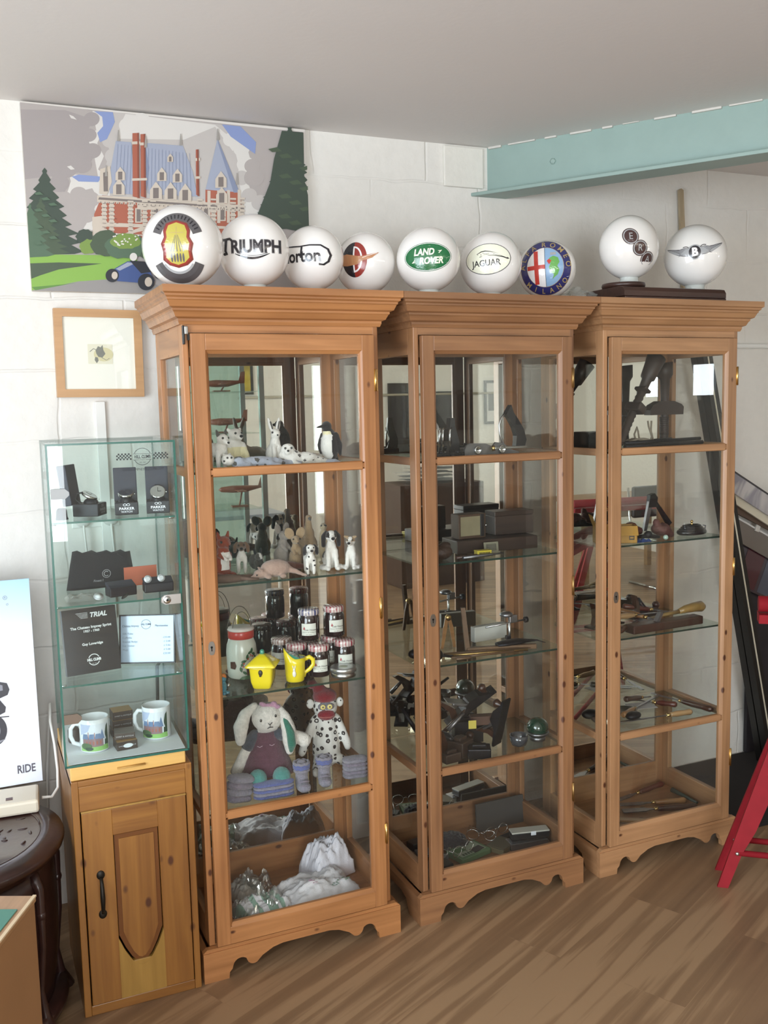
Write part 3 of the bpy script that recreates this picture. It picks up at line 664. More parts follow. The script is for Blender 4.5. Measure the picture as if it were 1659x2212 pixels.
for s in (-1, 1):
    a, b_ = sorted((s * dw, s * .060)); part('stile', M().box(a, b_, yf - .004, yf + .016, z0, z1, ch=.002), CUW[2], cd)
part('bottom_panel', M().box(-.061, .061, yf - .003, yf + .016, z0, z0 + .1, ch=.001), CUL, cd, 'paler yellow wood inset')
part('door_head', M().box(-.061, .061, yf - .0035, yf + .016, z1 - .075, z1, ch=.002), CUW[0], cd)
ar = [(-.061, z0 + .09), (.061, z0 + .09), (.061, z0 + .175)]; ar2 = [(.045, z0 + .135), (.028, z0 + .105), (.012, z0 + .088), (0, z0 + .084), (-.012, z0 + .088), (-.028, z0 + .105), (-.045, z0 + .135), (-.061, z0 + .175)]
q = M(); q.prism([(-.061, z0 + .0)] + [(.061, z0 + .0), (.061, z0 + .175)] + ar2, yf - .0036, yf + .008, 'y'); part('arched_apron', q, CUL, cd)
q = M(); pts = [(-.058, z1 - .077), (.058, z1 - .077), (.058, z0 + .180)] + [(x * .94, z + .006) for x, z in ar2[:-1]] + [(-.058, z0 + .18)]
q.prism(pts, yf + .002, yf + .01, 'y'); inn = [(x * .80, (z - (z0 + .3)) * .93 + z0 + .3) for x, z in pts]; q.prism(inn, yf - .001, yf + .004, 'y', 1)
part('sunk_panel', q, [mat('panel_groove', '6b3f18', rough=.4), CUW[2]], cd, weld=False)
q = M(); q.box(-w + .02, w - .02, yf - .006, yf + .0, z1 + .0005, z1 + .005, ch=.001); part('door_bead', q, CUL, cd)
hx, hz = -.098, .34
IRON = mat('black_iron', '2a2620', rough=.45, metal=.6)
q = M(); q.T = Matrix.Translation((hx, yf - .008, hz))
for zz in (-.055, .055): q.lathe([(.011, 0)], n=4) if 0 else q.ell((0, .004, zz), (.011, .005, .013), n=14)
q.tube([(0, 0, -.05), (0, -.012, -.038), (0, -.017, 0), (0, -.012, .038), (0, 0, .05)], [.004, .005, .0068, .005, .004], n=10); part('handle', q, IRON, cd)
tb = wood('beech_board', 'd8ae66', 'c89a52', 'x', rough=.4, knots=0)
bd = thing('chopping_board', 'pale wooden board with a slot handle, between the cupboard and the glass case', 'board', (-.142, .16, .6612))
q = M(); bx, by = .152, .18
q.box(-bx, bx, -by, by, .0, .0365, ch=.003); part('board', q, tb, bd)
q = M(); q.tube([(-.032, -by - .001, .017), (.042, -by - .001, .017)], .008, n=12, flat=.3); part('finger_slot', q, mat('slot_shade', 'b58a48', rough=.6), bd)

GC = thing('glass_display_case', 'tall clear glass counter case with three glass shelves, on the small cupboard', 'display case', (-.143, -.024, .698), (0, 0, -2.2))
gw, gd, gh = .1625, .40, .846
PANE = glass('case_glass', 'f8fcfb', haze=.006); GEDGE = mat('green_glass_edge', '2c5e52', rough=.2)
def pane(name, x0, x1, y0, y1, z0, z1, edges):
    """pane whose cut edges show green"""
    q = M(); q.box(x0, x1, y0, y1, z0, z1, 0)
    for e in edges: q.box(*e, mi=1)
    part(name, q, [PANE, GEDGE], GC, weld=False)
T5 = .005; e_ = .0004
pane('side_pane', -gw, -gw + T5, 0, gd, 0, gh, [(-gw - e_, -gw + T5, -e_, e_, 0, gh), (-gw, -gw + T5, gd - e_, gd + e_, 0, gh)])
pane('side_pane', gw - T5, gw, 0, gd, 0, gh, [(gw - T5, gw + e_, -e_, e_, 0, gh), (gw - T5, gw, gd - e_, gd + e_, 0, gh)])
pane('top_pane', -gw, gw, 0, gd, gh, gh + T5, [(-gw, gw, -e_, e_, gh, gh + T5), (-gw - e_, -gw + e_, 0, gd, gh, gh + T5), (-gw, gw, gd - e_, gd, gh, gh + T5)])
pane('bottom_pane', -gw, gw, 0, gd, -.0, .005, [(-gw, gw, -e_, e_, 0, .006)])
pane('back_pane', -gw + T5, gw - T5, gd - T5, gd, .005, gh, [(-gw, gw, gd - .001, gd, gh - .003, gh)])
pane('front_door_pane', -gw + T5, gw - T5, .002, .006, .006, gh - .001, [(gw - .0062, gw - .0056, .002, .006, .006, gh)])
def gz(px, py, x=.0): return P(px, py, Y=-.02).z
GS = [P(130, 1130, Y=-.02).z, P(150, 1312, Y=-.02).z, P(160, 1484, Y=-.02).z]
for z in GS:
    pane('glass_shelf', -gw + .007, gw - .007, .012, gd - .03, z - .698 - .005, z - .698, [(-gw + .007, gw - .007, .0116, .0122, z - .698 - .005, z - .698)])
CHR = mat('chrome', 'd0d2d2', rough=.12, metal=1)
for z in GS:
    for s in (-1, 1):
        for yy in (.05, gd - .07):
            q = M(); q.tube([(s * (gw - .005), yy, z - .698 - .009), (s * (gw - .018), yy, z - .698 - .009)], .0035, n=10); part('shelf_stud', q, CHR, GC)
# lock at the right, hinges at the left
lk = P(372, 1293, Y=-.03); q = M(); lx, lz = lk.x + .141, lk.z - .698
q.prism([(lx - .018, lz - .013), (lx + .024, lz - .013), (lx + .024, lz + .013), (lx - .018, lz + .013), (lx - .028, lz + .006), (lx - .028, lz - .006)], -.009, -.003, 'y')
lkp = part('lock_plate', q, STEEL, GC)
q = M(); q.T = Matrix.Translation((lx - .013, -.009, lz)) @ Matrix.Rotation(R(90), 4, 'X'); q.lathe([(.010, 0), (.010, .005), (.007, .006), (.0, .006)], n=20); q.lathe([(.003, .006), (.003, .0068), (0, .0068)], n=8, mi=1); part('lock_barrel', q, [CHR, DARKHOLE], lkp)
for px, py in ((132, 1068), (160, 1555)):
    k = P(px, py, Y=-.03); q = M(); q.prism([(k.x + .141 - .022, k.z - .698 - .013), (k.x + .141 + .012, k.z - .698 - .013), (k.x + .141 + .022, k.z - .698 - .004), (k.x + .141 + .022, k.z - .698 + .004), (k.x + .141 + .012, k.z - .698 + .013), (k.x + .141 - .022, k.z - .698 + .013)], -.006, -.001, 'y')
    part('hinge_pad', q, mat('hinge_frosted', '9a9c9c', rough=.5, metal=.2) if py < 1200 else mat('hinge_brown', '6a5a4c', rough=.4), GC)
# white liner in the bottom
part('paper_liner', M().box(-gw + .01, gw - .01, .008, gd - .04, .0055, .0065), mat('white_paper', 'e6e8ea', rough=.8), GC)
# printed logo on the front pane
BLK = mat('print_black', '1c1e20', rough=.5)
d = D(); o_ = P(309, 986, Y=-.024); ox, oz = o_.x + .141, o_.z - .698
d.ring(ox, oz, .0225, .0225, .0013, 0, 1, 40, 22, 158); d.ring(ox, oz, .0225, .0225, .0013, 0, 1, 40, 202, 338); d.text('HILL CLIMB', ox, oz - .0005, .0115, 0, sx=.72, weight=.0003); d.line([(ox - .024, oz + .0075), (ox + .024, oz + .0075)], .0008, 0); d.line([(ox - .024, oz - .008), (ox - .009, oz - .008)], .0008, 0); d.line([(ox + .009, oz - .008), (ox + .024, oz - .008)], .0008, 0)
d.text('EST. 1957', ox, oz - .0155, .004, 0); d.line([(ox - .007, oz - .008), (ox - .003, oz - .0065), (ox, oz - .009), (ox + .004, oz - .0065), (ox + .007, oz - .008)], .0006, 0)
for s in (-1, 1):
    for i in range(9):
        for j in range(4):
            if (i + j) % 2 == 0: a = ox + s * .028 + s * i * .0043; d.rect(min(a, a + s * .0043), max(a, a + s * .0043), oz - .0075 + j * .0043, oz - .0075 + (j + 1) * .0043, 0)
d.text('CHATEAUIMPNEYHILLCLIMB.COM', ox - .0, oz - .0335, .0098, 0, sx=.72)
flat(d, GC, 'window_lettering', [BLK], facing(.0015))
# ---------------------------------------------------------------- glass pump globes on top of the cabinets
OPAL = mat('opal_glass', 'eceae6', rough=.12, spec=.6, coat=.6)
OPAL.node_tree.nodes['Principled BSDF'].inputs['Subsurface Weight'].default_value = .15
OPAL.node_tree.nodes['Principled BSDF'].inputs['Subsurface Radius'].default_value = (.02, .02, .02)
RIM = mat('globe_rim', 'c9cfcb', rough=.2, coat=1)
GTOP = 1.95
def gm(name, c): return mat('decal_' + name, c, rough=.18, coat=.6)
INK, GREY_, YEL, REDD, MAR, GRN, IVO, NAVY, RED_, SKYB, WHT, GOLD, TAN, DKGRN, LGREY, BRWN = [gm(n, c) for n, c in (
    ('ink', '26242a'), ('grey', '5a585a'), ('yellow', 'b9ae50'), ('red', '95352d'), ('maroon', '7c3833'), ('green', '1f6b3f'), ('ivory', 'eef0dc'), ('navy', '33346e'), ('bright_red', 'c8433a'),
    ('sky', '8fb2d6'), ('white', 'f0eeee'), ('gold', 'b59e6a'), ('tan', 'b9835c'), ('snake_green', '6cae5a'), ('lightgrey', 'a9abad'), ('brown', '4a3634'))]
DM = [INK, GREY_, YEL, REDD, MAR, GRN, IVO, NAVY, RED_, SKYB, WHT, GOLD, TAN, DKGRN, LGREY, BRWN]
kI, kG, kY, kR, kM, kGr, kIv, kN, kBR, kS, kW, kGo, kT, kDG, kLG, kB = range(16)
def globe(px, py, rpx, y, label, logo=None, flatten=1.0, turn=0, tilt=0, k=1.0, roll=0, z=GTOP, sq=1.0):
    """turn: degrees the badge looks away from the viewer's side; flatten: depth of the glass front to back; k: badge size"""
    p = P(px, py, Y=y); r = rpx * (p - CP).dot(CF) / FPX
    turn = turn - math.degrees(math.atan2(p.x - CP.x, y - CP.y)); neck = min(.022, max(.008, p.z - z - .95 * r * sq))
    g = thing('glass_globe', label, 'globe', (p.x, y, z), (0, 0, 0), 'white glass globes on the cabinets')
    q = M(); prof = [(r * .46, neck)] ; a0 = math.degrees(math.asin(.31))
    n = 30; cz = neck + r * math.cos(R(a0)) - .0
    prof = [(r * math.sin(R(a0 + (180 - a0) * i / n)), cz - r * sq * math.cos(R(a0 + (180 - a0) * i / n))) for i in range(n + 1)]; prof[-1] = (0, cz + r * sq)
    q.T = Matrix.Rotation(R(turn), 4, 'Z') @ Matrix.Diagonal((1, flatten, 1, 1)); q.lathe(prof, n=56)
    body = part('globe_body', q, OPAL, g)
    q = M(); q.T = Matrix.Rotation(R(turn), 4, 'Z') @ Matrix.Diagonal((1, flatten, 1, 1)); q.lathe([(r * .31, 0), (r * .33, .001), (r * .325, .004), (r * .30, neck * .6), (r * .33, neck + .003)], n=40); part('neck', q, RIM, g)
    if logo:
        d = D(); logo(d, r)
        tz, tx, ry_ = R(turn), R(tilt), R(roll)
        Q = Matrix.Rotation(tz, 3, 'Z') @ Matrix.Diagonal((1, flatten, 1)) @ Matrix.Rotation(tx, 3, 'X') @ Matrix.Rotation(ry_, 3, 'Y')
        def fn(a, b, z_):
            a, b = a * k / r, b * k / r; rho = math.hypot(a, b)
            if rho > .985: a, b = a * .985 / rho, b * .985 / rho
            v = Vector((a, -math.sqrt(1 - a * a - b * b), b)) * (r + .0003 + .00035 * z_)
            return Q @ v + Vector((0, 0, cz))
        flat(d, g, 'badge', DM, fn, L=.008)
    return g
def shell(d, r):
    d.ring(0, .002, .046, .050, .016, kG, 1, 30, 20, 160); [d.ring(0, .002, .0425, .0462, .007, kI, 3, 3, a, a + 3) for a in range(30, 152, 9)]
    o = [(0, .034), (.014, .029), (.018, .018), (.017, .008), (.0215, -.002), (.019, -.014), (.020, -.026), (.012, -.034), (0, -.038)]; oo = [(x * 1.32, z * 1.14) for x, z in o]
    d.poly(oo + [(-x, z) for x, z in reversed(oo[1:-1])], kM, 2); oo = [(x * 1.18, z * 1.07) for x, z in o]; d.poly(oo + [(-x, z) for x, z in reversed(oo[1:-1])], kR, 3)
    d.poly(o + [(-x, z) for x, z in reversed(o[1:-1])], kY, 4)
    for x in (-.011, -.006, 0, .006, .011): d.line([(x * .2, .012), (x, -.016)], [.0004, .0016], kG, 5)
    d.line([(-.012, .016), (.012, .016)], .001, kGo, 5); d.line([(0, .026), (0, .01)], .001, kGo, 5)
    for x in (-.010, -.005, 0, .005, .010): d.disc(x, -.026, .0018, .0075, kG, 5, 12)
    d.ring(0, -.022, .046, .046, .015, kG, 1, 24, 200, 340); d.ring(0, -.022, .030, .030, .003, kLG, 3, 24, 210, 330)
def triumph(d, r):
    d.text('RIUMPH', .008, 0, .036, kG, 2, weight=.0016, sx=.82); d.text('RIUMPH', .008, 0, .036, kI, 3, weight=-.0002, sx=.82)
    d.line([(-.064, .020), (-.060, .017), (-.046, .018), (-.042, .014)], .005, kI, 3); d.line([(-.054, .017), (-.056, -.006), (-.052, -.014)], [.006, .005, .003], kI, 3); d.disc(-.057, -.012, .004, .003, kI, 3, 14)
    pts = [(-.036 + .072 * k / 14, -.013 - .010 * math.sin(PI * k / 14)) for k in range(15)]; d.line(pts, [.001 + .0035 * math.sin(PI * k / 14) for k in range(15)], kI, 2)
    pts = [(-.030 + .062 * k / 14, -.012 - .006 * math.sin(PI * k / 14)) for k in range(15)]; d.line(pts, .0012, kG, 2)
def norton(d, r):
    d.text('Norton', -.004, -.003, .034, kI, 2, weight=.0009, sx=.86)
    d.line([(-.050, .016), (-.03, .018), (0, .0165), (.02, .0185), (.040, .018), (.052, .010), (.056, -.002), (.052, -.014), (.044, -.020), (.036, -.019)], [.003, .003, .0026, .0028, .003, .0034, .0034, .0034, .0034, .004], kI, 2)
    d.line([(.004, .017), (.002, -.006)], .004, kI, 2)
def gilera(d, r):
    d.disc(0, 0, .030, .038, kI, 1, 30, 90, 270); d.disc(0, 0, .030, .038, kR, 1, 30, -90, 90)
    d.ring(0, 0, .020, .028, .0035, kW, 2, 30, -90, 90); d.line([(0, -.028), (0, .028)], .0035, kW, 2)
    d.poly([(-.030, .010), (-.018, .012), (.010, .006), (.022, .006), (.052, .014), (.040, .002), (.030, -.002), (.020, -.004), (.008, -.012), (-.016, -.014), (-.030, -.012)], kT, 3)
    for k in range(5): d.line([(-.026 + k * .011, .008 - k * .0015), (-.024 + k * .011, -.010 + k * .001)], .0006, kGo, 4)
    d.line([(.020, .002), (.048, .012)], .001, kW, 4)
def landrover(d, r):
    d.disc(0, 0, .0500, .0300, kGr, 1); d.disc(0, 0, .0488, .0288, kW, 2); d.disc(0, 0, .0475, .0275, kGr, 3)
    d.text('LAND', -.008, .0095, .0185, kIv, 5, weight=.0007, shear=.22, sx=.86); d.text('ROVER', .006, -.0085, .0185, kIv, 5, weight=.0007, shear=.22, sx=.86)
    d.poly([(.021, .0115), (.0305, .0125), (.024, .0060), (.0225, .0075), (.026, .0095)], kIv, 5); d.poly([(-.026, -.0105), (-.0345, -.0115), (-.028, -.0050), (-.0265, -.0065), (-.030, -.0085)], kIv, 5)
def jaguar(d, r):
    d.disc(0, 0, .0470, .0320, kG, 1); d.disc(0, 0, .0455, .0305, kIv, 2); d.text('JAGUAR', -.003, -.009, .0175, kI, 4, weight=.0002, sx=.92)
    o = [(-.022, .0115), (-.018, .0130), (-.012, .0160), (-.004, .0165), (.006, .0145), (.015, .0115), (.024, .0085), (.036, .0040), (.044, -.0020), (.040, -.0030), (.030, .0010), (.020, .0030), (.012, .0050), (.004, .0055), (-.002, .0085), (-.008, .0075), (-.012, .0045), (-.017, .0035), (-.013, .0075), (-.014, .0105), (-.020, .0090)]
    d.poly(o, kI, 3); cx, cy = .004, .008
    d.poly([(x * .94 + .0004, (y - .009) * .74 + .009) for x, y in o], kIv, 4)
    d.line([(-.010, .012), (-.004, .009), (.004, .010)], .0006, kI, 5); d.line([(.012, .008), (.026, .0045), (.036, .0005)], .0006, kI, 5)
def alfa(d, r):
    d.disc(0, 0, .0560, .0600, kGo, 0); d.disc(0, 0, .0550, .0590, kN, 1); d.disc(0, 0, .0405, .0430, kGo, 2); d.disc(0, 0, .0395, .0420, kS, 3)
    d.disc(0, 0, .0395, .0420, kW, 4, 30, 90, 270)
    d.rect(-.0235, -.0145, -.0355, .0355, kBR, 5); d.rect(-.0385, 0, -.0045, .0045, kBR, 5); d.line([(0, -.042), (0, .042)], .0007, kI, 6)
    d.poly([(.010, .018), (.018, .022), (.028, .018), (.031, .008), (.026, .000), (.030, -.008), (.026, -.018), (.018, -.024), (.014, -.028), (.018, -.018), (.012, -.012), (.008, -.002), (.012, .006), (.006, .010)], kDG, 5)
    d.poly([(.004, .012), (.009, .016), (.014, .012), (.009, .004)], kBR, 6); d.rect(.012, .024, .024, .030, kLG, 5)
    for ch, a in zip('ALFA', (176, 157, 138, 119)): d.arc_text(ch, 0, 0, .0490, a, 0, .0155, kGo, 4, weight=.0002)
    for ch, a in zip('ROMEO', (92, 69, 46, 25, 4)): d.arc_text(ch, 0, 0, .0490, a, 0, .0155, kGo, 4, weight=.0002)
    for ch, a in zip('MILANO', (222, 242, 262, 282, 302, 322)): d.arc_text(ch, 0, 0, .0510, a, 0, .0135, kGo, 4, inward=True, weight=.0002)
def era(d, r):
    for ch, x, y in (('E', -.022, .026), ('R', 0, 0), ('A', .022, -.026)):
        d.disc(x, y, .0185, .0185, kB, 1); d.ring(x, y, .0165, .0165, .0022, kLG, 2); d.text(ch, x, y, .021, kLG, 3, weight=.0001, sx=.9)
def bentley(d, r):
    for s in (-1, 1):
        o = [(s * .013, .011), (s * .022, .013), (s * .034, .011), (s * .060, .018), (s * .056, .012), (s * .048, .005), (s * .038, -.001), (s * .026, -.005), (s * .014, -.007)]
        d.poly(o, kG, 1); d.poly([(x * .985 + s * .0004, y * .86 + .0005) for x, y in o], kLG, 2)
        for k in range(9): d.line([(s * (.020 + .002 * k), .009 - .0016 * k), (s * (.057 - .0040 * k), .0150 - .0021 * k)], .0006, kG, 3)
        d.ring(s * .020, .006, .010, .010, .0018, kG, 4, 20, 60 if s > 0 else 30, 150 if s > 0 else 120)
    d.disc(0, .001, .0165, .0165, kLG, 4); d.disc(0, .001, .0128, .0140, kI, 5); d.text('B', 0, .0005, .024, kW, 6, weight=.0013, sx=.95)
globe(395, 533, 87, .035, 'largest white glass globe, with a yellow shell badge, first from the left', shell, .9, -9, 2, 1.45)
globe(548, 540, 77, .09, 'white glass globe lettered TRIUMPH in black, second from the left', triumph, .85, -3, 1, 1.30)
globe(675, 545, 69, .14, 'white glass globe lettered Norton in black, third from the left', norton, .85, -27, 0, 1.42)
globe(788, 550, 66, .19, 'white glass globe with a red and black winged D-shaped badge', gilera, .85, -25, -2, 1.35)
globe(925, 545, 69, .085, 'white glass globe with a green oval badge reading LAND ROVER', landrover, .85, -1, 2, 1.38, -2)
globe(1060, 559, 67, .12, 'white glass globe with a pale oval badge reading JAGUAR', jaguar, .85, -7, -3, 1.48, -3)
globe(1181, 562, 62, .17, 'white glass globe with a round blue badge reading ALFA ROMEO MILANO', alfa, .8, -4, 0, 1.46, -3)
# dark boards and disc carrying the last two globes
DW = wood('dark_mahogany', '4a322a', '33211c', 'x', rough=.4, knots=0)
a = P(1338, 640, Y=-.02); c = P(1572, 640, Y=-.02)
wx0, wx1 = a.x + .03, c.x
bs = thing('moulded_board', 'long dark brown moulded wooden board lying on the right cabinet', 'board', ((wx0 + wx1) / 2, .10, GTOP), (0, 0, 0))
hw = (wx1 - wx0) / 2
part('lower_board', M().box(-hw, hw + .004, -.11, .10, 0, .014, ch=.003), DW, bs); q = M(); q.prism([(-.112, .014), (-.112, .030), (-.104, .042), (-.085, .046), (.095, .046), (.095, .014)], -hw - .004, hw, 'x'); part('upper_board', q, DW, bs)
p = P(1357, 610, Y=.06)
ds = M(); ds.lathe([(.060, 0), (.070, .003), (.072, .010), (.070, .017), (.050, .019), (0, .019)], n=44)
solo('wooden_disc', 'dark round wooden disc under the globe lettered ERA', 'disc', ds, DW, (p.x, .085, GTOP + .0462))
globe(1359, 530, 65, .085, 'white glass globe badged with three dark discs reading E R A', era, .84, 25, 8, 1.38, z=GTOP + .0654, sq=1.04)
globe(1502, 544, 66, .10, 'white glass globe with a grey winged B badge, furthest right', bentley, .85, -1, 0, 1.5, -4, z=GTOP + .0464)
# crumpled clear plastic bag beside them
q = M(); rr = random.Random(4)
bag = bmesh.new(); bmesh.ops.create_icosphere(bag, subdivisions=4, radius=1)
for v in bag.verts:
    n_ = noise.noise(v.co * 2.3) * .35 + noise.noise(v.co * 6) * .18; v.co = Vector((v.co.x * .058, v.co.y * .06, max(0, v.co.z * .035 + .012))) * (1 + n_)
    v.co.z = max(0, v.co.z)
me = bpy.data.meshes.new('bag'); bag.to_mesh(me); bag.free(); FILM = glass('plastic_film', 'f2f2ee', refl=.12, rough=.12, haze=.16); me.materials.append(FILM)
p = P(1250, 630, Y=.14); solo('plastic_bag', 'crumpled clear plastic bag lying between the ALFA ROMEO and ERA globes', 'bag', me, None, (p.x, .15, GTOP))
# ---------------------------------------------------------------- left edge of the picture
DRW = mat('dark_carved_wood', '3a2420', rough=.32, coat=.5, bump=.12, bscale=45, var=.2, vscale=20)
dt = thing('drum_table', 'round dark carved wooden drum table at the left edge', 'table', (-.607, .12, 0))
q = M(); q.lathe([(.0, .500), (.235, .500), (.24, .503), (.262, .503), (.268, .500), (.296, .494), (.300, .482), (.296, .470), (.280, .462), (.278, .452), (.268, .446)], n=64); part('moulded_top', q, DRW, dt)
q = M(); rr = random.Random(5)
for k in range(46):
    a = rr.uniform(0, 2 * PI); r_ = rr.uniform(.03, .22); q.at((r_ * math.cos(a), r_ * math.sin(a), .5), (0, 0, rr.uniform(0, 180))); q.ell((0, 0, 0), (rr.uniform(.008, .02), .005, .0028), n=8)
q.T = Matrix(); q.tube([(.238 * math.cos(2 * PI * k / 48), .238 * math.sin(2 * PI * k / 48), .501) for k in range(49)], .003, n=6); part('carved_relief', q, DRW, dt)
q = M(); q.lathe([(.25, .045), (.258, .10), (.268, .2), (.272, .3), (.268, .40), (.262, .448)], n=56); part('drum_body', q, DRW, dt)
for k in range(8):
    a = 2 * PI * k / 8 + .12; c_, s_ = math.cos(a), math.sin(a); q = M()
    q.tube([(.255 * c_, .255 * s_, .445), (.276 * c_, .276 * s_, .40), (.276 * c_, .276 * s_, .24), (.262 * c_, .262 * s_, .12), (.27 * c_, .27 * s_, .05), (.292 * c_, .292 * s_, .0)], [.016, .013, .009, .009, .013, .016], n=10); q.ell((.277 * c_, .277 * s_, .33), (.013, .013, .016), n=10)
    part('leg', q, DRW, dt)
q = M(); q.lathe([(.24, .02), (.283, .02), (.287, .035), (.28, .05), (.24, .05)], n=56); part('base_ring', q, DRW, dt)
CREAM = mat('cream_plastic', 'e8e0cc', rough=.35)
ex = thing('socket_box', 'cream plastic extension socket box lying on the dark drum table', 'socket box', (-.50, .27, .5035), (0, 0, -4))
part('box', M().box(-.25, .140, -.058, .072, 0, .038, ch=.008), CREAM, ex)
q = M(); q.box(.052, .070, -.030, -.012, .0382, .0392); part('switch', q, mat('neon_switch', '5a3a36', rough=.4), ex, 'dark red neon switch')
q = M(); q.tube([(-.352, .27, .52), (-.325, .275, .515), (-.305, .30, .53), (-.300, .34, .57), (-.302, .37, .64), (-.308, .40, .70), (-.302, .45, .74), (-.30, .52, .70), (-.315, .56, .5), (-.33, .58, .1)], .0042, n=8)
solo('white_cable', 'white flex curling up from the cream extension socket box', 'cable', q, WHITEP)
po = thing('poster_board', 'pale blue poster board lettered RIDE propped on the drum table', 'poster', (-.70, .345, .5425), (-3.0, 0, 0))
bw = .357
def poster_mat():
    m, nt, b, N, L = nodes('poster_print'); tc = N('ShaderNodeTexCoord'); sp = N('ShaderNodeSeparateXYZ'); L(tc.outputs['Object'], sp.inputs[0])
    cr = N('ShaderNodeValToRGB'); mr = N('ShaderNodeMapRange'); mr.inputs['From Max'].default_value = .62; L(sp.outputs['Z'], mr.inputs['Value']); L(mr.outputs[0], cr.inputs[0])
    e = cr.color_ramp.elements; e[0].color = lin('dfe6f2'); e[0].position = 0; e[1].color = lin('9fcdee'); e[1].position = 1
    for p_, c in ((.3, 'eceef4'), (.72, 'e4eaf6'), (.86, 'c3dcf2')): x = cr.color_ramp.elements.new(p_); x.color = lin(c)
    L(cr.outputs[0], b.inputs['Base Color']); b.inputs['Roughness'].default_value = .35; return m
PM = poster_mat()
part('board', M().box(-bw, bw, 0, .008, 0, .605), PM, po)
d = D(); ex_ = .357; d.text('RIDE', .314, .043, .034, 0, 2, weight=.0006, sx=.72)
d.ring(.288, .555, .006, .006, .001, 1, 2, 16); d.text('R', .288, .555, .008, 1, 2); d.ring(.293, .535, .003, .003, .0008, 1, 2, 12)
k0 = len(d.items)
d.poly([(.20, .30), (.29, .312), (.312, .305), (.318, .285), (.312, .270), (.288, .262), (.27, .262), (.2, .26)], 2, 2); d.poly([(.22, .26), (.29, .258), (.305, .235), (.302, .22), (.282, .212), (.22, .20)], 2, 2); d.poly([(.2, .295), (.288, .305), (.300, .300), (.300, .285), (.2, .278)], 1, 3)
d.disc(.268, .170, .036, .045, 2, 2); d.disc(.264, .17, .022, .030, 1, 3); d.disc(.25, .165, .012, .018, 3, 4); d.line([(.28, .208), (.312, .206)], .003, 2, 3); d.poly([(.22, .128), (.30, .142), (.27, .125)], 1, 2)
d.items[k0:] = [([(x - .035, y) for x, y in v], f, m_, z) for v, f, m_, z in d.items[k0:]]
PINK_ = [mat('poster_ink', '55535e', rough=.4), mat('poster_grey', '8b8c96', rough=.4), mat('poster_dark', '3c3b42', rough=.4), mat('poster_pale', 'c9ccd4', rough=.4)]
d2 = D(); d2.items = d.items[:1]; flat(d2, po, 'poster_lettering', PINK_, facing(-.0002)); d2 = D(); d2.items = d.items[k0:]; flat(d2, po, 'motorcycle_print', PINK_, facing(-.0002)); d2 = D(); d2.items = d.items[1:k0]; flat(d2, po, 'emblem_print', PINK_, facing(-.0002))
# side cabinet with green baize, turned like the floor boards
BRN = mat('brown_laminate', '9c7550', rough=.5, var=.05, vscale=6)
bt = thing('baize_topped_box', 'brown cabinet with a green baize top in the bottom left corner', 'cabinet', (-.419, -.480, 0), (0, 0, -26))
part('carcass', M().box(-.5, 0, -.62, 0, 0, .585, ch=.002), BRN, bt); q = M(); q.box(-.505, .003, -.625, .003, .5855, .5995, ch=.003); part('top_rim', q, wood('rim_oak', 'b89068', '9b7650', 'y', knots=0), bt)
part('edge_strip', M().box(-.004, .0035, -.625, .0032, .5965, .6005), mat('pale_edging', 'd8c2a0', rough=.5), bt)
part('baize', M().box(-.46, -.012, -.57, -.058, .5996, .602), mat('green_baize', '2f7a66', rough=.95, sheen=.3), bt)
# ---------------------------------------------------------------- right edge of the picture
def strut(name, label, cat, a, b_, w, dep, m, group=None, parent=None):
    """flat batten between two points, w across x, dep in y"""
    a, b_ = Vector(a), Vector(b_); q = M(); o = b_ - a
    q.prism([(-w / 2, 0), (w / 2, 0), (o.x + w / 2, o.z), (o.x - w / 2, o.z)], -dep / 2, dep / 2, 'y')
    if parent: return part(name, q, m, parent, label)
    return solo(name, label, cat, q, m, a, group=group)
BLKF = mat('black_frame', '1b1917', rough=.38); PALE = mat('frame_slip', 'cfc8b4', rough=.6); WHITEB = mat('white_board', 'd9d9d8', rough=.6)
def edge_frame(label, top, bot, Y, w, inner, m=BLKF):
    a = P(*bot, Y=Y); b_ = P(*top, Y=Y); k = a.z / (a.z - b_.z); a = a + (b_ - a) * k   # carried down to the floor
    f = thing('leaning_frame', label, 'picture frame', (a.x, Y, 0), group='tall frames leaning beside the right cabinet'); o = b_ - a
    for i, (x0, x1, mm) in enumerate(((-w / 2, -w * .08, m), (-w * .08, w * .06, inner), (w * .06, w / 2, m))):
        q = M(); q.prism([(x0, 0), (x1, 0), (o.x + x1, o.z), (o.x + x0, o.z)], -.018 - (.002 if i == 1 else 0), .018, 'y'); part(('outer_moulding', 'slip', 'outer_moulding')[i], q, mm, f)
    return f
edge_frame('tall black frame seen edge-on, the furthest left of the leaning frames', (1503, 768), (1635, 1580), .50, .026, WHITEB)
edge_frame('tall black frame with a pale slip leaning right of the right cabinet', (1522, 768), (1648, 1540), .45, .048, PALE)
def sloped(name, label, cat, px, py, L_, ang, h, Y, th, m, edge=None):
    p = P(px, py, Y=Y); o = thing(name, label, cat, (p.x, Y, p.z), (0, ang, 0)); part('board', M().box(0, L_, -th, 0, -h, 0, ch=.001), m, o)
    if edge: part('edge_strip', M().box(0, L_, -th - .002, .0005, -.004, .003), edge, o)
    return o
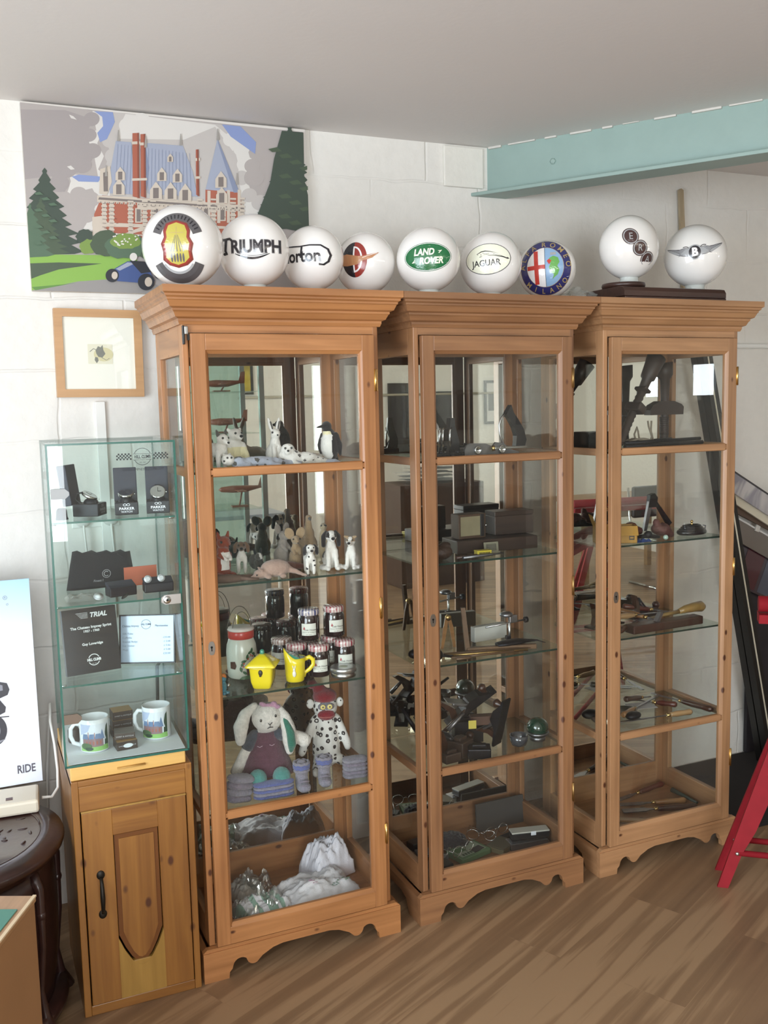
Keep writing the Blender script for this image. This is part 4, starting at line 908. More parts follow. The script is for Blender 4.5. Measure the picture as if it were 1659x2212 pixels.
def marb():
    m, nt, b, N, L = nodes('streaky_print'); tc = N('ShaderNodeTexCoord'); mp = N('ShaderNodeMapping'); mp.inputs['Scale'].default_value = (14, 1, 4); L(tc.outputs['Object'], mp.inputs[0])
    n = N('ShaderNodeTexNoise'); n.inputs['Scale'].default_value = 1; n.inputs['Distortion'].default_value = 1; L(mp.outputs[0], n.inputs[0]); cr = N('ShaderNodeValToRGB'); L(n.outputs[0], cr.inputs[0])
    cr.color_ramp.elements[0].color = lin('8d8a92'); cr.color_ramp.elements[0].position = .42; cr.color_ramp.elements[1].color = lin('bdb9b8'); cr.color_ramp.elements[1].position = .62; L(cr.outputs[0], b.inputs['Base Color']); b.inputs['Roughness'].default_value = .25; return m
GREYM = mat('grey_slat', '77706a', rough=.45); BRNM = mat('brown_slat', '59483d', rough=.5)
sloped('print_board', 'streaky grey print board, uppermost of the sloping boards at the right edge', 'board', 1578, 1016, .62, 29, .080, .535, .012, marb(), mat('dark_edge', '3c3a3c', rough=.4))
sloped('mount_board', 'pale cream board just under the streaky grey one', 'board', 1578, 1058, .62, 29, .045, .55, .012, PALE)
sloped('brown_slat', 'brown wooden slat low in the stack of sloping boards', 'board', 1575, 1080, .62, 25, .040, .568, .012, BRNM)
sloped('grey_slat', 'grey slat with a white clip among the sloping boards', 'board', 1578, 1112, .62, 27, .09, .586, .012, GREYM, WHITEB)
q = M(); q.box(-.012, .012, -.010, .0, -.018, .018, ch=.003); p = P(1636, 1140, Y=.57); solo('white_clip', 'small white clip hooked on the sloping slats', 'clip', q, mat('white_clip', 'd0cdc6', rough=.5), (p.x, .573, p.z), (0, 20, 0))
gf = sloped('glazed_picture', 'dark glazed picture with a white edge behind the tall frames', 'picture', 1600, 1163, .60, 24, .20, .602, .012, mat('dark_picture', '3a333d', rough=.15, coat=1, var=.5, vscale=5), WHITEB)
part('picture_panel', M().box(.05, .16, -.0135, -.0125, -.19, -.02), mat('maroon_panel', '4a1c2a', rough=.2, coat=1), gf)
part('picture_panel', M().box(.18, .25, -.0135, -.0125, -.19, -.02), mat('slate_panel', '4d5566', rough=.2, coat=1), gf)
p = P(1626, 1400, Y=.58); solo('tall_dark_board', 'tall near-black board standing behind the tall frames at the right edge', 'board', M().box(0, .7, 0, .02, 0, .93, ch=.002), mat('dark_panel', '252228', rough=.5, var=.3, vscale=6), (p.x, .605, .0125))
solo('floor_shade_sheet', 'near-black sheet standing in for shade on the floor right of the right cabinet', 'shade sheet', M().box(2.06, 3.4, .03, .62, 0, .012, ch=.002), mat('floor_shade', '1f1b1a', rough=.9))  # thin dark sheet added to darken the floor where it lies in shade
# red folding trestle
REDP = mat('red_enamel', '8e1c26', rough=.6, spec=.25, var=.08, vscale=20)
def trestle(loc, rz, label):
    t_ = thing('folding_trestle', label, 'trestle', loc, (0, 0, rz), group='red folding trestles')
    q = M(); q.tube([(.10, 0, .955), (1.30, 0, .955)], .026, n=18); part('top_tube', q, REDP, t_)
    q = M(); q.prism([(-.030, .895), (.030, .895), (.036, .925), (-.036, .925)], .10, 1.30, 'x'); part('top_channel', q, REDP, t_)
    for e in (0, 1):
        for s in (-1, 1):
            T = lambda x, y, z: (x if not e else 1.4 - x, y, z)
            vs = []
            for z, w0, w1 in ((0, -.016, .018), (.12, -.017, .022), (.20, -.017, .038), (.30, -.017, .044), (.42, -.017, .026), (.93, -.014, .022)):
                k = z / .93; cx, cy = .30 * k, s * .06 * (1 - k)
                for w in (w0, w1):
                    for t in (0, .014): vs.append(T(cx + w, cy + t - .007, z))
            fs = [(0, 1, 3, 2), (20, 22, 23, 21)]
            for k in range(5): a = 4 * k; fs += [(a, a + 4, a + 5, a + 1), (a + 1, a + 5, a + 7, a + 3), (a + 3, a + 7, a + 6, a + 2), (a + 2, a + 6, a + 4, a)]
            q = M(); q.add(vs, fs); part('leg', q, REDP, t_)
            q = M(); q.ell(T(.045, s * .052 - .009, .12), (.007, .005, .007), n=10); part('rivet', q, CHR, t_)
    for s in (-1, 1): q = M(); q.tube([(.045, s * .052, .12), (1.355, s * .052, .12)], .010, n=10); part('cross_tube', q, REDP, t_)
    return t_
trestle((1.769, -.201, 0), -39.7, 'red metal folding trestle standing at the right edge')
# ---------------------------------------------------------------- the rest of the room, seen in the cabinet mirrors
MY = BD - .016
def MP(px, py, Y):
    """real place at depth Y whose mirror image in the cabinet backs is seen at photo pixel px,py"""
    p = P(px, py, Y=2 * MY - Y); return Vector((p.x, Y, p.z))
TUBE = mat('lamp_tube', 'fff6e6', rough=.5, emit=42)
for x, y in ((1.7, -4.2), (4.7, -4.2), (3.2, -4.9)):
    b_ = thing('ceiling_light', 'white fluorescent batten light on the ceiling', 'ceiling light', (x, y, RZ - .06), group='fluorescent lights on the ceiling')
    part('housing', M().box(-.62, .62, -.03, .03, .012, .0598, ch=.004), WHITEP, b_); q = M(); q.tube([(-.6, 0, -.012), (.6, 0, -.012)], .016, n=12); part('tube', q, TUBE, b_)
    for s in (-1, 1): part('tube_holder', M().box(s * .607 - .008, s * .607 + .008, -.012, .012, -.03, .014), WHITEP, b_)
ALU = mat('aluminium', '8b908f', rough=.35, metal=.8); TEAK = mat('model_teak', '6e3b26', rough=.4)
a = MP(400, 900, -3.3); c = MP(560, 900, -3.3); hy = -3.3
sc_ = thing('tall_glass_case', 'tall glass cabinet of wooden model aeroplanes, seen in the left cabinet mirror', 'display case', ((a.x + c.x) / 2, hy - .25, 0)); w2 = (c.x - a.x) / 2 + .02
for sx in (-1, 1):
    for sy in (-1, 1): part('post', M().box(sx * w2 - .018, sx * w2 + .018, sy * .25 - .018, sy * .25 + .018, 0, 2.2), ALU, sc_)
part('base', M().box(-w2, w2, -.25, .25, .02, .45), mat('case_base', 'a9a49a', rough=.5), sc_); part('top', M().box(-w2, w2, -.25, .25, 2.18, 2.22), ALU, sc_)
zs = [MP(500, py, -3.45).z for py in (1097, 935, 846)]
for z in zs: part('shelf', M().box(-w2 + .02, w2 - .02, -.24, .24, z - .006, z), SHG, sc_)
part('back_pane', M().box(-w2, w2, -.245, -.24, .45, 2.18), glass('case_back', 'd8ece6', refl=.08, haze=.12), sc_)
def plane_model(px, z, L_, label, stand=.0, rz=20):
    p = MP(px, 900, -3.45); o = thing('model_aeroplane', label, 'model', (p.x, -3.5, z), (0, 0, rz), group='wooden model aeroplanes')
    h = stand + .03
    q = M(); q.tube([(-L_ / 2, 0, h), (-L_ * .44, 0, h), (-L_ * .2, 0, h), (L_ * .1, 0, h), (L_ * .4, 0, h + .01), (L_ / 2, 0, h + .014)], [.002, .018, .027, .024, .010, .004], n=12); part('fuselage', q, TEAK, o)
    q = M(); q.box(-L_ * .16, L_ * .02, -L_ * .5, L_ * .5, h - .010, h - .002, ch=.003); part('wing', q, TEAK, o)
    q = M(); q.prism([(L_ * .34, h), (L_ * .5, h), (L_ * .52, h + .085), (L_ * .42, h + .08)], -.004, .004, 'y'); part('tail_fin', q, TEAK, o)
    q = M(); q.tube([(0, 0, h - .02), (-.02, 0, .01)], .006, n=8); q.cb((-.02, 0, .005), (.12, .07, .010)); part('stand', q, TEAK, o)
plane_model(520, zs[0], .34, 'wooden model jet on a curved stand, lowest in the tall glass case', .10, 5)
plane_model(495, zs[1], .28, 'wooden model propeller fighter on the middle shelf of the tall glass case', .05, 12)
plane_model(490, zs[2], .30, 'wooden model plane on the upper shelf of the tall glass case', .03, 5)
def wall_picture(px0, py0, px1, py1, label, mf, mi_, inset=.03, Y=RY0 + .02):
    a, c = MP(px0, py0, Y), MP(px1, py1, Y); o = thing('framed_picture', label, 'picture', ((a.x + c.x) / 2, Y, c.z)); w = abs(c.x - a.x) / 2; h = a.z - c.z
    q = M(); f = .03; q.box(-w, w, -.018, .004, 0, f).box(-w, w, -.018, .004, h - f, h).box(-w, -w + f, -.018, .004, f, h - f).box(w - f, w, -.018, .004, f, h - f); part('frame', q, mf, o, weld=False)
    part('picture_sheet', M().box(-w + f, w - f, -.016, -.002, f, h - f), WHITEB, o); part('print', M().box(-w + f + inset * 2, w - f - inset * 2, -.002, .0, f + inset * 2.5, h - f - inset * 2.5), mi_, o)
BWP = mat('dark_photograph', '3b3b3d', rough=.4, var=.6, vscale=9)
wall_picture(518, 782, 548, 852, 'framed yellow and dark poster reflected beside the tall glass case', BLKF, mat('poster_yellow', 'b5a23a', rough=.4, var=.6, vscale=5), .0)
wall_picture(925, 846, 986, 925, 'framed black and white photograph reflected in the middle cabinet', BLKF, BWP, .0)
wall_picture(1046, 822, 1076, 915, 'tall black framed print reflected at the centre of the middle cabinet', BLKF, BWP, .05)
wall_picture(838, 828, 884, 960, 'large dark framed picture reflected at the left of the middle cabinet', BLKF, mat('dark_poster', '26262a', rough=.4, var=.4, vscale=6), .0)
# long work table, white folded sheets, dark cupboards, desk and chair
def table(x0, x1, y0, y1, h, label, mt, ml):
    o = thing('work_table', label, 'table', ((x0 + x1) / 2, (y0 + y1) / 2, 0)); a, b2 = (x1 - x0) / 2, (y1 - y0) / 2
    part('table_top', M().box(-a, a, -b2, b2, h - .035, h, ch=.004), mt, o)
    for sx in (-1, 1):
        for sy in (-1, 1): q = M(); q.tube([(sx * (a - .05), sy * (b2 - .05), 0), (sx * (a - .05), sy * (b2 - .05), h - .035)], .022, n=12); part('leg', q, ml, o)
    return o
t1 = MP(455, 1250, -4.4); t2 = MP(622, 1250, -4.4); table(t1.x - .6, t2.x, -5.0, -4.4, .74, 'grey table with white legs reflected low in the left cabinet', mat('grey_top', '8f949c', rough=.4), WHITEP)
dk = MP(985, 1150, -4.2); 
q = M(); q.box(-.42, .42, -.25, .25, 0, .92, ch=.005); solo('dark_cupboard', 'dark brown cupboard reflected in the middle cabinet', 'cupboard', q, mat('dark_cupboard', '4a3428', rough=.4), (dk.x - .1, -4.5, 0))
rr = random.Random(9)
for k in range(5):
    q = M(); n = 8; vs = [(x / n - .5, y / n - .5, .012 * noise.noise(Vector((x * .5 + k * 7, y * .6, k)))) for y in range(n + 1) for x in range(n + 1)]; q.at((0, 0, 0), (0, 0, 0), (.5, .34, 1)); q.add(vs, [(y * (n + 1) + x, y * (n + 1) + x + 1, (y + 1) * (n + 1) + x + 1, (y + 1) * (n + 1) + x) for y in range(n) for x in range(n)], 0, True)
    solo('paper_sheet', 'large white paper sheet in the pile on the dark cupboard', 'paper', q, WHITEB, (dk.x - .1 + rr.uniform(-.06, .06), -4.48, .945 + .034 * k), (0, 0, rr.uniform(-20, 20)), 'white sheets piled on the dark cupboard')
d1 = MP(1380, 1230, -3.6); dk = thing('desk', 'brown wooden desk with a brass drawer handle, reflected in the right cabinet', 'desk', (d1.x, -3.9, 0)); DKW = wood('desk_oak', '9a7442', '7c5a30', 'x', knots=0)
part('desk_top', M().box(-.6, .6, -.3, .3, .71, .74, ch=.004), DKW, dk); part('drawer', M().box(-.4, .4, .27, .30, .58, .70, ch=.004), DKW, dk); q = M(); q.tube([(-.06, .315, .64), (.06, .315, .64)], .006, n=8); part('drawer_handle', q, BRASS, dk)
for sx in (-1, 1):
    for sy in (-1, 1): part('leg', M().box(sx * .56 - .025, sx * .56 + .025, sy * .26 - .025, sy * .26 + .025, 0, .71), DKW, dk)
ch = thing('office_chair', 'black cushioned chair with a bright metal frame, reflected in the right cabinet', 'chair', (d1.x + .05, -3.25, 0)); 
part('seat', M().box(-.23, .23, -.22, .22, .42, .49, ch=.02), mat('black_vinyl', '1d1d1f', rough=.4), ch); part('backrest', M().box(-.22, .22, -.26, -.21, .58, .86, ch=.02), mat('black_vinyl'), ch)
for s in (-1, 1): q = M(); q.tube([(s * .24, .22, .01), (s * .24, .20, .30), (s * .24, .18, .42), (s * .24, -.2, .42), (s * .24, -.25, .60), (s * .24, -.27, .85)], .012, n=10); q.tube([(s * .24, .22, .01), (s * .24, -.24, .01)], .012, n=10); part('frame', q, CHR, ch)
w1 = MP(1362, 797, RY0 + .2); sh_ = thing('wall_shelf', 'grey wall shelf reflected at the top of the right cabinet', 'shelf', (w1.x, RY0, w1.z)); part('shelf_board', M().box(-.5, .5, .001, .22, 0, .05), mat('grey_shelf', '8d8778', rough=.6), sh_)
for s in (-1, 1): part('bracket', M().box(s * .4 - .015, s * .4 + .015, .001, .18, -.12, 0), mat('grey_shelf'), sh_)
q = M(); pz = MP(1380, 843, RY0 + .02).z; q.tube([(2.2, RY0 + .018, pz), (6.1, RY0 + .018, pz)], .014, n=10); solo('wall_pipe', 'painted pipe along the far wall, reflected in the right cabinet', 'pipe', q, mat('grey_pipe', 'a8a290', rough=.5))
tp = MP(1262, 1190, -1.9); trestle((tp.x - .2, -1.9, 0), 8, 'red metal folding trestle out in the room, reflected left in the right cabinet')
# ---------------------------------------------------------------- placing helpers for goods on shelves
def on(px, y, z):
    """point at depth y and height z whose photo column is px"""
    k = (px - 829.5) / FPX; dy, dz = y - CP.y, z - CP.z
    a = dy * CF.y + dz * CF.z; b = dy * CR.y + dz * CR.z
    return Vector((CP.x + (b - k * a) / (k * CF.x - CR.x), y, z))
def mpp(p): return (Vector(p) - CP).dot(CF) / FPX
# ---------------------------------------------------------------- goods in the glass case
Z1, Z2, Z3, Z4 = GS[0] + .0006, GS[1] + .0006, GS[2] + .0006, .698 + .0070
BXB = mat('black_box_card', '1c1a22', rough=.45, spec=.4); NAVB = mat('navy_box', '262536', rough=.5); SIL = mat('silver_print', 'c8c8cc', rough=.35, metal=.6)
def watch(p, rz, label, tilt=35, face='e8e6dc', r=.021):
    w = thing('wrist_watch', label, 'watch', p, (tilt, 0, rz), 'watches in the glass case')
    q = M(); q.lathe([(r * .9, -.004), (r, -.002), (r, .003), (r * .9, .005), (r * .86, .0045)], n=28); q.tube([(r, 0, 0), (r + .004, 0, 0)], .0025, n=8); part('case', q, CHR, w)
    q = M(); q.lathe([(r * .86, .0042), (0, .0043)], n=28); part('dial', q, mat('dial_' + face, face, rough=.3), w)
    q = M(); q.box(-.0007, .0007, 0, r * .6, .0046, .0050).box(0, r * .45, -.0007, .0007, .0046, .0050); part('hands', q, mat('watch_hands', '2c2c2c', rough=.4), w)
    q = M(); q.tube([(0, r * .85, 0), (0, r * 1.4, -.010), (0, r * 1.2, -.026), (0, 0, -.032), (0, -r * 1.2, -.026), (0, -r * 1.4, -.010), (0, -r * .85, 0)], .0085, n=8, flat=.3); part('strap', q, mat('black_strap', '17161a', rough=.5), w)
def watch_box(px, y, label, rz, w=.062, d_=.062, h=.034, lid=.095, side=False):
    p = on(px, y, Z1); o = thing('watch_box', label, 'box', p, (0, 0, rz), 'black watch boxes in the glass case')
    part('base', M().box(-w / 2, w / 2, -d_ / 2, d_ / 2, 0, h, ch=.002), BXB, o)
    q = M(); q.T = Matrix.Translation((0, d_ / 2 + .004, h - .004)) @ Matrix.Rotation(R(-7), 4, 'X'); q.box(-w / 2, w / 2, -.003, .022, 0, lid, ch=.002); part('lid', q, NAVB, o)
    q = M(); q.at((0, -.004, h), (0, 0, 0)); q.ell((0, 0, 0), (.021, .020, .015), n=16); part('cushion', q, BXB, o)
    d = D(); d.text('PARKER', 0, .017, .0098, 0, sx=1.15, weight=.0001); d.text('WATCH', 0, .0085, .0068, 0, sx=1.15); d.ring(-.0045, .0275, .0045, .0033, .0009, 0, 1, 20); d.ring(.0045, .0275, .0045, .0033, .0009, 0, 1, 20)
    flat(d, o, 'printed_name', [SIL], facing(-d_ / 2 - .0002)); return o, p, h
o, p, h = watch_box(342, .085, 'open black watch box lettered PARKER WATCH, furthest right in the glass case', -10); watch(p + Vector((0, -.006, h + .022)), -10, 'steel watch with white dial in the furthest right black box', 52)
o, p, h = watch_box(274, .095, 'open black watch box lettered PARKER WATCH, middle one of three in the glass case', -8); watch(p + Vector((0, -.002, h + .020)), -8, 'steel watch lying flat in the middle black box', 20, 'cfcfcf')
o, p, h = watch_box(195, .115, 'open black watch box turned sideways, leftmost in the glass case', 62, .066, .070, .034, .110); watch(p + Vector((.0, -.006, h + .020)), 62, 'steel watch with dark dial in the sideways left black box', 30, '6f6660', .022)
p = on(134, .055, Z1); q = M(); q.lathe([(.0165, 0), (.0165, .003), (.0145, .006), (.0135, .024), (.010, .030), (0, .031)], n=26); solo('ring_pot', 'small black round pot at the front left of the top glass shelf', 'pot', q, BXB, p)
# second shelf
p = on(225, .20, Z2); bm_ = M(); n = 12; vs = []
for j in range(n + 1):
    for i in range(n + 1):
        u, v = i / n, j / n; x = (-.098 + .196 * u) * (1 - .16 * v) + .012 * v; z = .105 * v + (.004 * math.sin(u * 25) if j == n else 0) - .012 * v * u; vs.append((x, .03 + .030 * v + .004 * noise.noise(Vector((u * 4, v * 4, 1))), z))
for j in range(n + 1):
    for i in range(n + 1): x, y, z = vs[j * (n + 1) + i]; vs.append((x, y - .016 * math.sin(PI * min(1, max(0, i / n))) ** .5 * (1 - .6 * j / n) - .001, z))
N1 = (n + 1) ** 2; fs = []
for k in (0, N1): fs += [(k + j * (n + 1) + i, k + j * (n + 1) + i + 1, k + (j + 1) * (n + 1) + i + 1, k + (j + 1) * (n + 1) + i) for j in range(n) for i in range(n)]
rim = [i for i in range(n + 1)] + [j * (n + 1) + n for j in range(1, n + 1)] + [n * (n + 1) + i for i in range(n - 1, -1, -1)] + [j * (n + 1) for j in range(n - 1, 0, -1)]
fs += [(rim[k], rim[(k + 1) % len(rim)], rim[(k + 1) % len(rim)] + N1, rim[k] + N1) for k in range(len(rim))]
bm_.add(vs, fs, 0, True); pch = thing('cloth_pouch', 'black cloth pouch with a ringed C emblem, standing in the glass case', 'pouch', p, (0, 0, 6)); part('pouch_body', bm_, mat('black_cloth', '18151b', rough=.9, bump=.3, bscale=700, sheen=.3), pch)
d = D(); d.ring(.012, .040, .012, .012, .0014, 0, 1, 30); d.ring(.012, .040, .0075, .0075, .0018, 0, 1, 24, 45, 315); d.text('Finest I', -.012, .022, .0095, 0, shear=.2); flat(d, pch, 'printed_emblem', [SIL], facing(.0135))
q = M(); q.tube([(.055, .05, .088), (.066, .045, .080), (.071, .044, .074)], .0010, n=6); q.tube([(-.058, .055, .098), (-.062, .056, .104)], .0012, n=6); part('drawstring', q, mat('black_cloth'), pch)
p = on(305, .20, Z2); solo('orange_card', 'small orange card standing behind the black boxes in the glass case', 'card', M().box(-.047, .047, 0, .003, 0, .055), mat('orange_card', 'c4674a', rough=.6), p, (0, 0, 4))
def jbox(px, y, rz, label, w=.075, links=False):
    p = on(px, y, Z2); o = thing('jewellery_box', label, 'box', p, (0, 0, rz), 'black boxes on the second glass shelf')
    q = M(); q.box(-w / 2, w / 2, -.022, .022, 0, .026, ch=.003); part('base', q, BXB, o); q = M(); q.T = Matrix.Translation((0, .010, .027)) @ Matrix.Rotation(R(18), 4, 'X'); q.box(-w / 2, w / 2, -.030, .012, 0, .008, ch=.002); part('lid', q, NAVB, o); return o
jbox(262, .075, 10, 'black jewellery box with its lid ajar, in front of the cloth pouch'); jbox(342, .085, -2, 'black jewellery box carrying two silver cufflinks', .080)
for px, l in ((319, 'left'), (348, 'right')):
    p = on(px, .060, Z2 + .040); q = M(); q.T = Matrix.Rotation(R(78), 4, 'X'); q.lathe([(0, -.003), (.006, -.003), (.0105, -.001), (.0105, .002), (.009, .003), (0, .0032)], n=26); q.lathe([(.0075, .0033), (.0078, .0036), (.006, .0036)], n=20); q.T = Matrix(); q.tube([(0, .004, 0), (0, .018, -.004)], .002, n=8)
    solo('cufflink', 'round silver cufflink, the %s one on the black jewellery box' % l, 'cufflink', q, SIL, p, group='silver cufflinks on the black box')
p = on(213, .035, Z2 + .010); q = M(); q.T = Matrix.Rotation(R(38), 4, 'X'); q.lathe([(0, -.001), (.0125, -.001), (.0135, .0), (.0125, .002), (0, .002)], n=28); lb = thing('round_badge', 'round white and silver enamel badge on the clear packets', 'badge', p); part('disc', q, SIL, lb)
q = M(); q.T = Matrix.Rotation(R(38), 4, 'X'); q.lathe([(.0105, .0021), (0, .0026)], n=24); part('face', q, mat('badge_face', 'dfe3e4', rough=.3), lb)
p = on(270, .035, Z2 + .004); q = M(); q.T = Matrix.Rotation(R(-35), 4, 'Y') @ Matrix.Rotation(R(20), 4, 'X'); q.ell((0, 0, 0), (.012, .008, .0018), n=16); solo('dark_badge', 'small dark oval badge leaning at the front of the second glass shelf', 'badge', q, mat('dark_badge', '2e3336', rough=.3, metal=.5), p)
def film(name, label, loc, sx, sy, h, seed, mt, n=18, rz=0, group=None, cat='packet'):
    q = M(); vs = []
    for j in range(n + 1):
        for i in range(n + 1):
            u, v = i / n * 2 - 1, j / n * 2 - 1; e = max(0, 1 - max(abs(u), abs(v)) ** 4)
            vs.append((u * sx * (1 + .06 * noise.noise(Vector((u * 2, v * 2, seed)))), v * sy * (1 + .06 * noise.noise(Vector((u * 2, v * 2, seed + 3)))), .001 + h * e * (.55 + .9 * noise.noise(Vector((u * 2.2, v * 2.2, seed))) + .5 * abs(noise.noise(Vector((u * 6, v * 6, seed)))))))
    vs = [(x, y, max(.0008, z)) for x, y, z in vs]
    q.add(vs, [(j * (n + 1) + i, j * (n + 1) + i + 1, (j + 1) * (n + 1) + i + 1, (j + 1) * (n + 1) + i) for j in range(n) for i in range(n)], 0, False)
    return solo(name, label, cat, q, mt, loc, (0, 0, rz), group)
FILM2 = glass('clear_film', 'f8f8f6', refl=.22, rough=.09, haze=.10)
film('clear_packet', 'crumpled clear plastic packets at the front left of the second glass shelf', on(176, .075, Z2), .042, .040, .014, 3, FILM2)
# third shelf: book and framed price list
bk = thing('book', 'black hardback lettered TRIAL with white print, in the glass case', 'book', on(206, .090, Z3 + .001), (-9, 0, 8))
BKC = mat('book_black', '262326', rough=.4, coat=.2); q = M(); q.box(-.075, .072, 0, .003, 0, .178, ch=.001).box(-.075, .072, .016, .019, 0, .178, ch=.001).box(-.075, -.072, 0, .019, 0, .178, ch=.001); part('cover', q, BKC, bk); part('pages', M().box(-.071, .069, .003, .016, .002, .176), WHITEB, bk)
d = D(); d.text('TRIAL', .022, .158, .018, 0, weight=.0007, shear=.25); 
for k in range(5): d.line([(-.038 + .003 * k, .166 - .0035 * k), (-.006, .166 - .0035 * k)], .0009, 0)
d.text('The Chateau Impney Sprint', .0, .126, .0100, 0, weight=.0003); d.text('1957 - 1960', .0, .115, .0090, 0, weight=.0003); d.text('Guy Loveridge', .0, .080, .0095, 0, weight=.0003)
d.ring(-.0, .036, .0160, .0160, .0022, 0, 1, 40); d.rect(-.0185, .0185, .030, .042, 1, 2); d.text('HILL CLIMB', 0, .036, .0095, 0, 3, sx=.78, weight=.0006); d.text('EST 1957', 0, .0255, .003, 0, 3)
flat(d, bk, 'cover_lettering', [mat('white_print', 'e8e8e8', rough=.5), BKC], facing(-.0002))
pl = thing('framed_price_list', 'thin black framed pale blue price list standing in the glass case', 'sign', on(318, .115, Z3 + .001), (-10, 0, -24)); FRB = mat('thin_black_frame', '232028', rough=.4)
pl.scale = (1.13, 1, 1.08); pw, ph = .070, .128; q = M(); q.box(-pw, pw, 0, .012, 0, .0035).box(-pw, pw, 0, .012, ph - .0035, ph).box(-pw, -pw + .0035, 0, .012, .0035, ph - .0035).box(pw - .0035, pw, 0, .012, .0035, ph - .0035); part('frame', q, FRB, pl, weld=False)
part('sheet', M().box(-pw + .003, pw - .003, .003, .006, .003, ph - .003), mat('price_sheet', 'c3d4ea', rough=.25, coat=.5), pl); q = M(); q.prism([(0, .012), (.0, .040), (-.0, .012)], 0, 0.001) if 0 else q.box(-.02, .02, .012, .014, .01, .1); part('backing_strut', q, mat('card_back', 'cfc9b4', rough=.7), pl)
d = D(); d.text('Chateau Impney', -.042, .098, .0080, 0, sx=.8); d.text('Merchandise', .036, .098, .0080, 0, sx=.8); d.ring(-.003, .102, .0125, .0125, .0010, 0, 1, 30); d.rect(-.0145, .0085, .0985, .1060, 1, 2); d.text('HILL CLIMB', -.003, .102, .0065, 0, 3, sx=.72, weight=.0002)
for k, (t_, pr) in enumerate((('Gift Tube', ''), ('Cufflinks', '£25.00'), ('Enamel Badge', '£ 3.00'), ('Car Sticker', '£ 5.00'), ('Mugs', '£ 5.00'), ('', '£20.00'))):
    if t_: d.text(t_, -.062, .078 - .0105 * k, .0068, 2, align='LEFT')
    if pr: d.text(pr, .058, .078 - .0105 * k, .0068, 2, align='RIGHT')
flat(d, pl, 'printed_text', [mat('price_ink', '4a5570', rough=.5), mat('price_sheet'), mat('price_grey', '8b97ac', rough=.5)], facing(.0028))
# bottom: two mugs, stacked dark boxes
MUGW = mat('mug_white', 'e6e8ea', rough=.12, coat=.5)
MP_ = [mat('mug_print_%d' % i, c, rough=.15, coat=.4) for i, c in enumerate(['b9c4de', 'dfe3ea', '8f7478', '6f86a8', '4f6b4a', '8fbf6c', '2f4a3a', 'a4665a'])]
def mug(px, y, rz, label):
    p = on(px, y, Z4); o = thing('mug', label, 'mug', p, (0, 0, rz), 'white souvenir mugs in the glass case'); r, h = .0395, .092
    q = M(); q.lathe([(r * .9, 0), (r, .003), (r, h - .001), (r - .001, h), (r - .003, h - .001), (r - .003, .006), (0, .005)], n=44); part('mug_body', q, MUGW, o)
    q = M(); q.tube([(-r + .002, 0, h * .80), (-r - .012, 0, h * .82), (-r - .022, 0, h * .68), (-r - .023, 0, h * .45), (-r - .016, 0, h * .25), (-r + .002, 0, h * .16)], .0048, n=10, flat=1.2); part('handle', q, MUGW, o)
    d = D(); w = .040
    d.rect(-w, w, .006, .080, 1, 1); d.poly([(-w, .080), (-w * .2, .080), (-w * .4, .062), (-w * .7, .055), (-w, .05)], 0, 2); d.rect(-w, w, .006, .020, 5, 2); d.rect(-w * .8, w * .6, .018, .040, 2, 3)
    for x in (-.024, -.006, .010): d.poly([(x - .009, .040), (x - .006, .054), (x + .006, .054), (x + .009, .040)], 3, 4)
    d.poly([(.014, .038), (.021, .066), (.028, .038)], 3, 5); d.poly([(.028, .02), (.030, .055), (.034, .072), (w, .078), (w, .02)], 6, 4); d.line([(.029, .070), (.026, .055), (.031, .035)], .003, 1, 5)
    for x in (-.02, -.011, -.002, .007, .016): d.rect(x - .002, x + .002, .024, .034, 7, 5)
    d.rect(-.016, -.0145, .04, .060, 7, 5); d.rect(.0, .0015, .04, .058, 7, 5); d.disc(-.022, .020, .016, .009, 4, 6, 16); d.disc(-.014, .013, .011, .005, 6, 7, 14); d.poly([(0, .006), (w, .006), (w, .014), (.01, .012)], 5, 6)
    flat(d, o, 'printed_scene', MP_, lambda a, b, z: ((r + .0003 + .0002 * z) * math.sin(a / r), -(r + .0003 + .0002 * z) * math.cos(a / r), b), L=.006)
mug(206, .085, -8, 'white souvenir mug at the front left, behind the brown hinge'); mug(340, .110, -24, 'white souvenir mug at the right of the glass case')
SB = mat('sleeve_box', '3a2e28', rough=.4, coat=.2); SBT = mat('box_top_tan', '9c7c50', rough=.5)
def slbox(px, y, z, rz, label, sticker=False, w=.056, h=.024, tp=SBT):
    o = thing('small_box', label, 'box', on(px, y, z), (0, 0, rz), 'small dark boxes between the mugs'); part('sleeve', M().box(-w / 2, w / 2, -.026, .026, 0, h, ch=.001), SB, o); part('lid_top', M().box(-w / 2 + .001, w / 2 - .001, -.025, .025, h, h + .0006), tp, o)
    d = D(); d.text('SWEET & ANTIQUE', 0, h / 2, .0055, 0)
    if sticker: d.disc(0.002, h / 2, .013, .006, 1, 2, 24)
    flat(d, o, 'sleeve_print', [SIL, mat('sticker_white', 'd9dde0', rough=.5)], facing(-.0262))
slbox(271, .060, Z4, 4, 'small dark box with a white oval sticker, in front between the mugs', True); slbox(269, .075, Z4 + .0250, -6, 'small grey-topped box lying on the stickered one', False, .055, .017, mat('grey_top_card', '6b6560', rough=.4))
slbox(262, .17, Z4, 2, 'small dark box at the back between the mugs, under its twin'); slbox(262, .17, Z4 + .0250, 2, 'small dark box on top at the back between the mugs'); slbox(262, .172, Z4 + .0500, 3, 'tan-topped dark box, topmost of the pile between the mugs')
slbox(205, .19, Z4, 0, 'dark box behind the left mug, lower of two'); slbox(205, .19, Z4 + .0250, 0, 'tan-topped dark box behind the left mug')
solo('dark_bottle', 'small dark rounded tin behind the handle of the left mug', 'tin', M().lathe([(.014, 0), (.016, .004), (.016, .034), (.012, .042), (0, .044)], n=24), SB, on(160, .17, Z4))
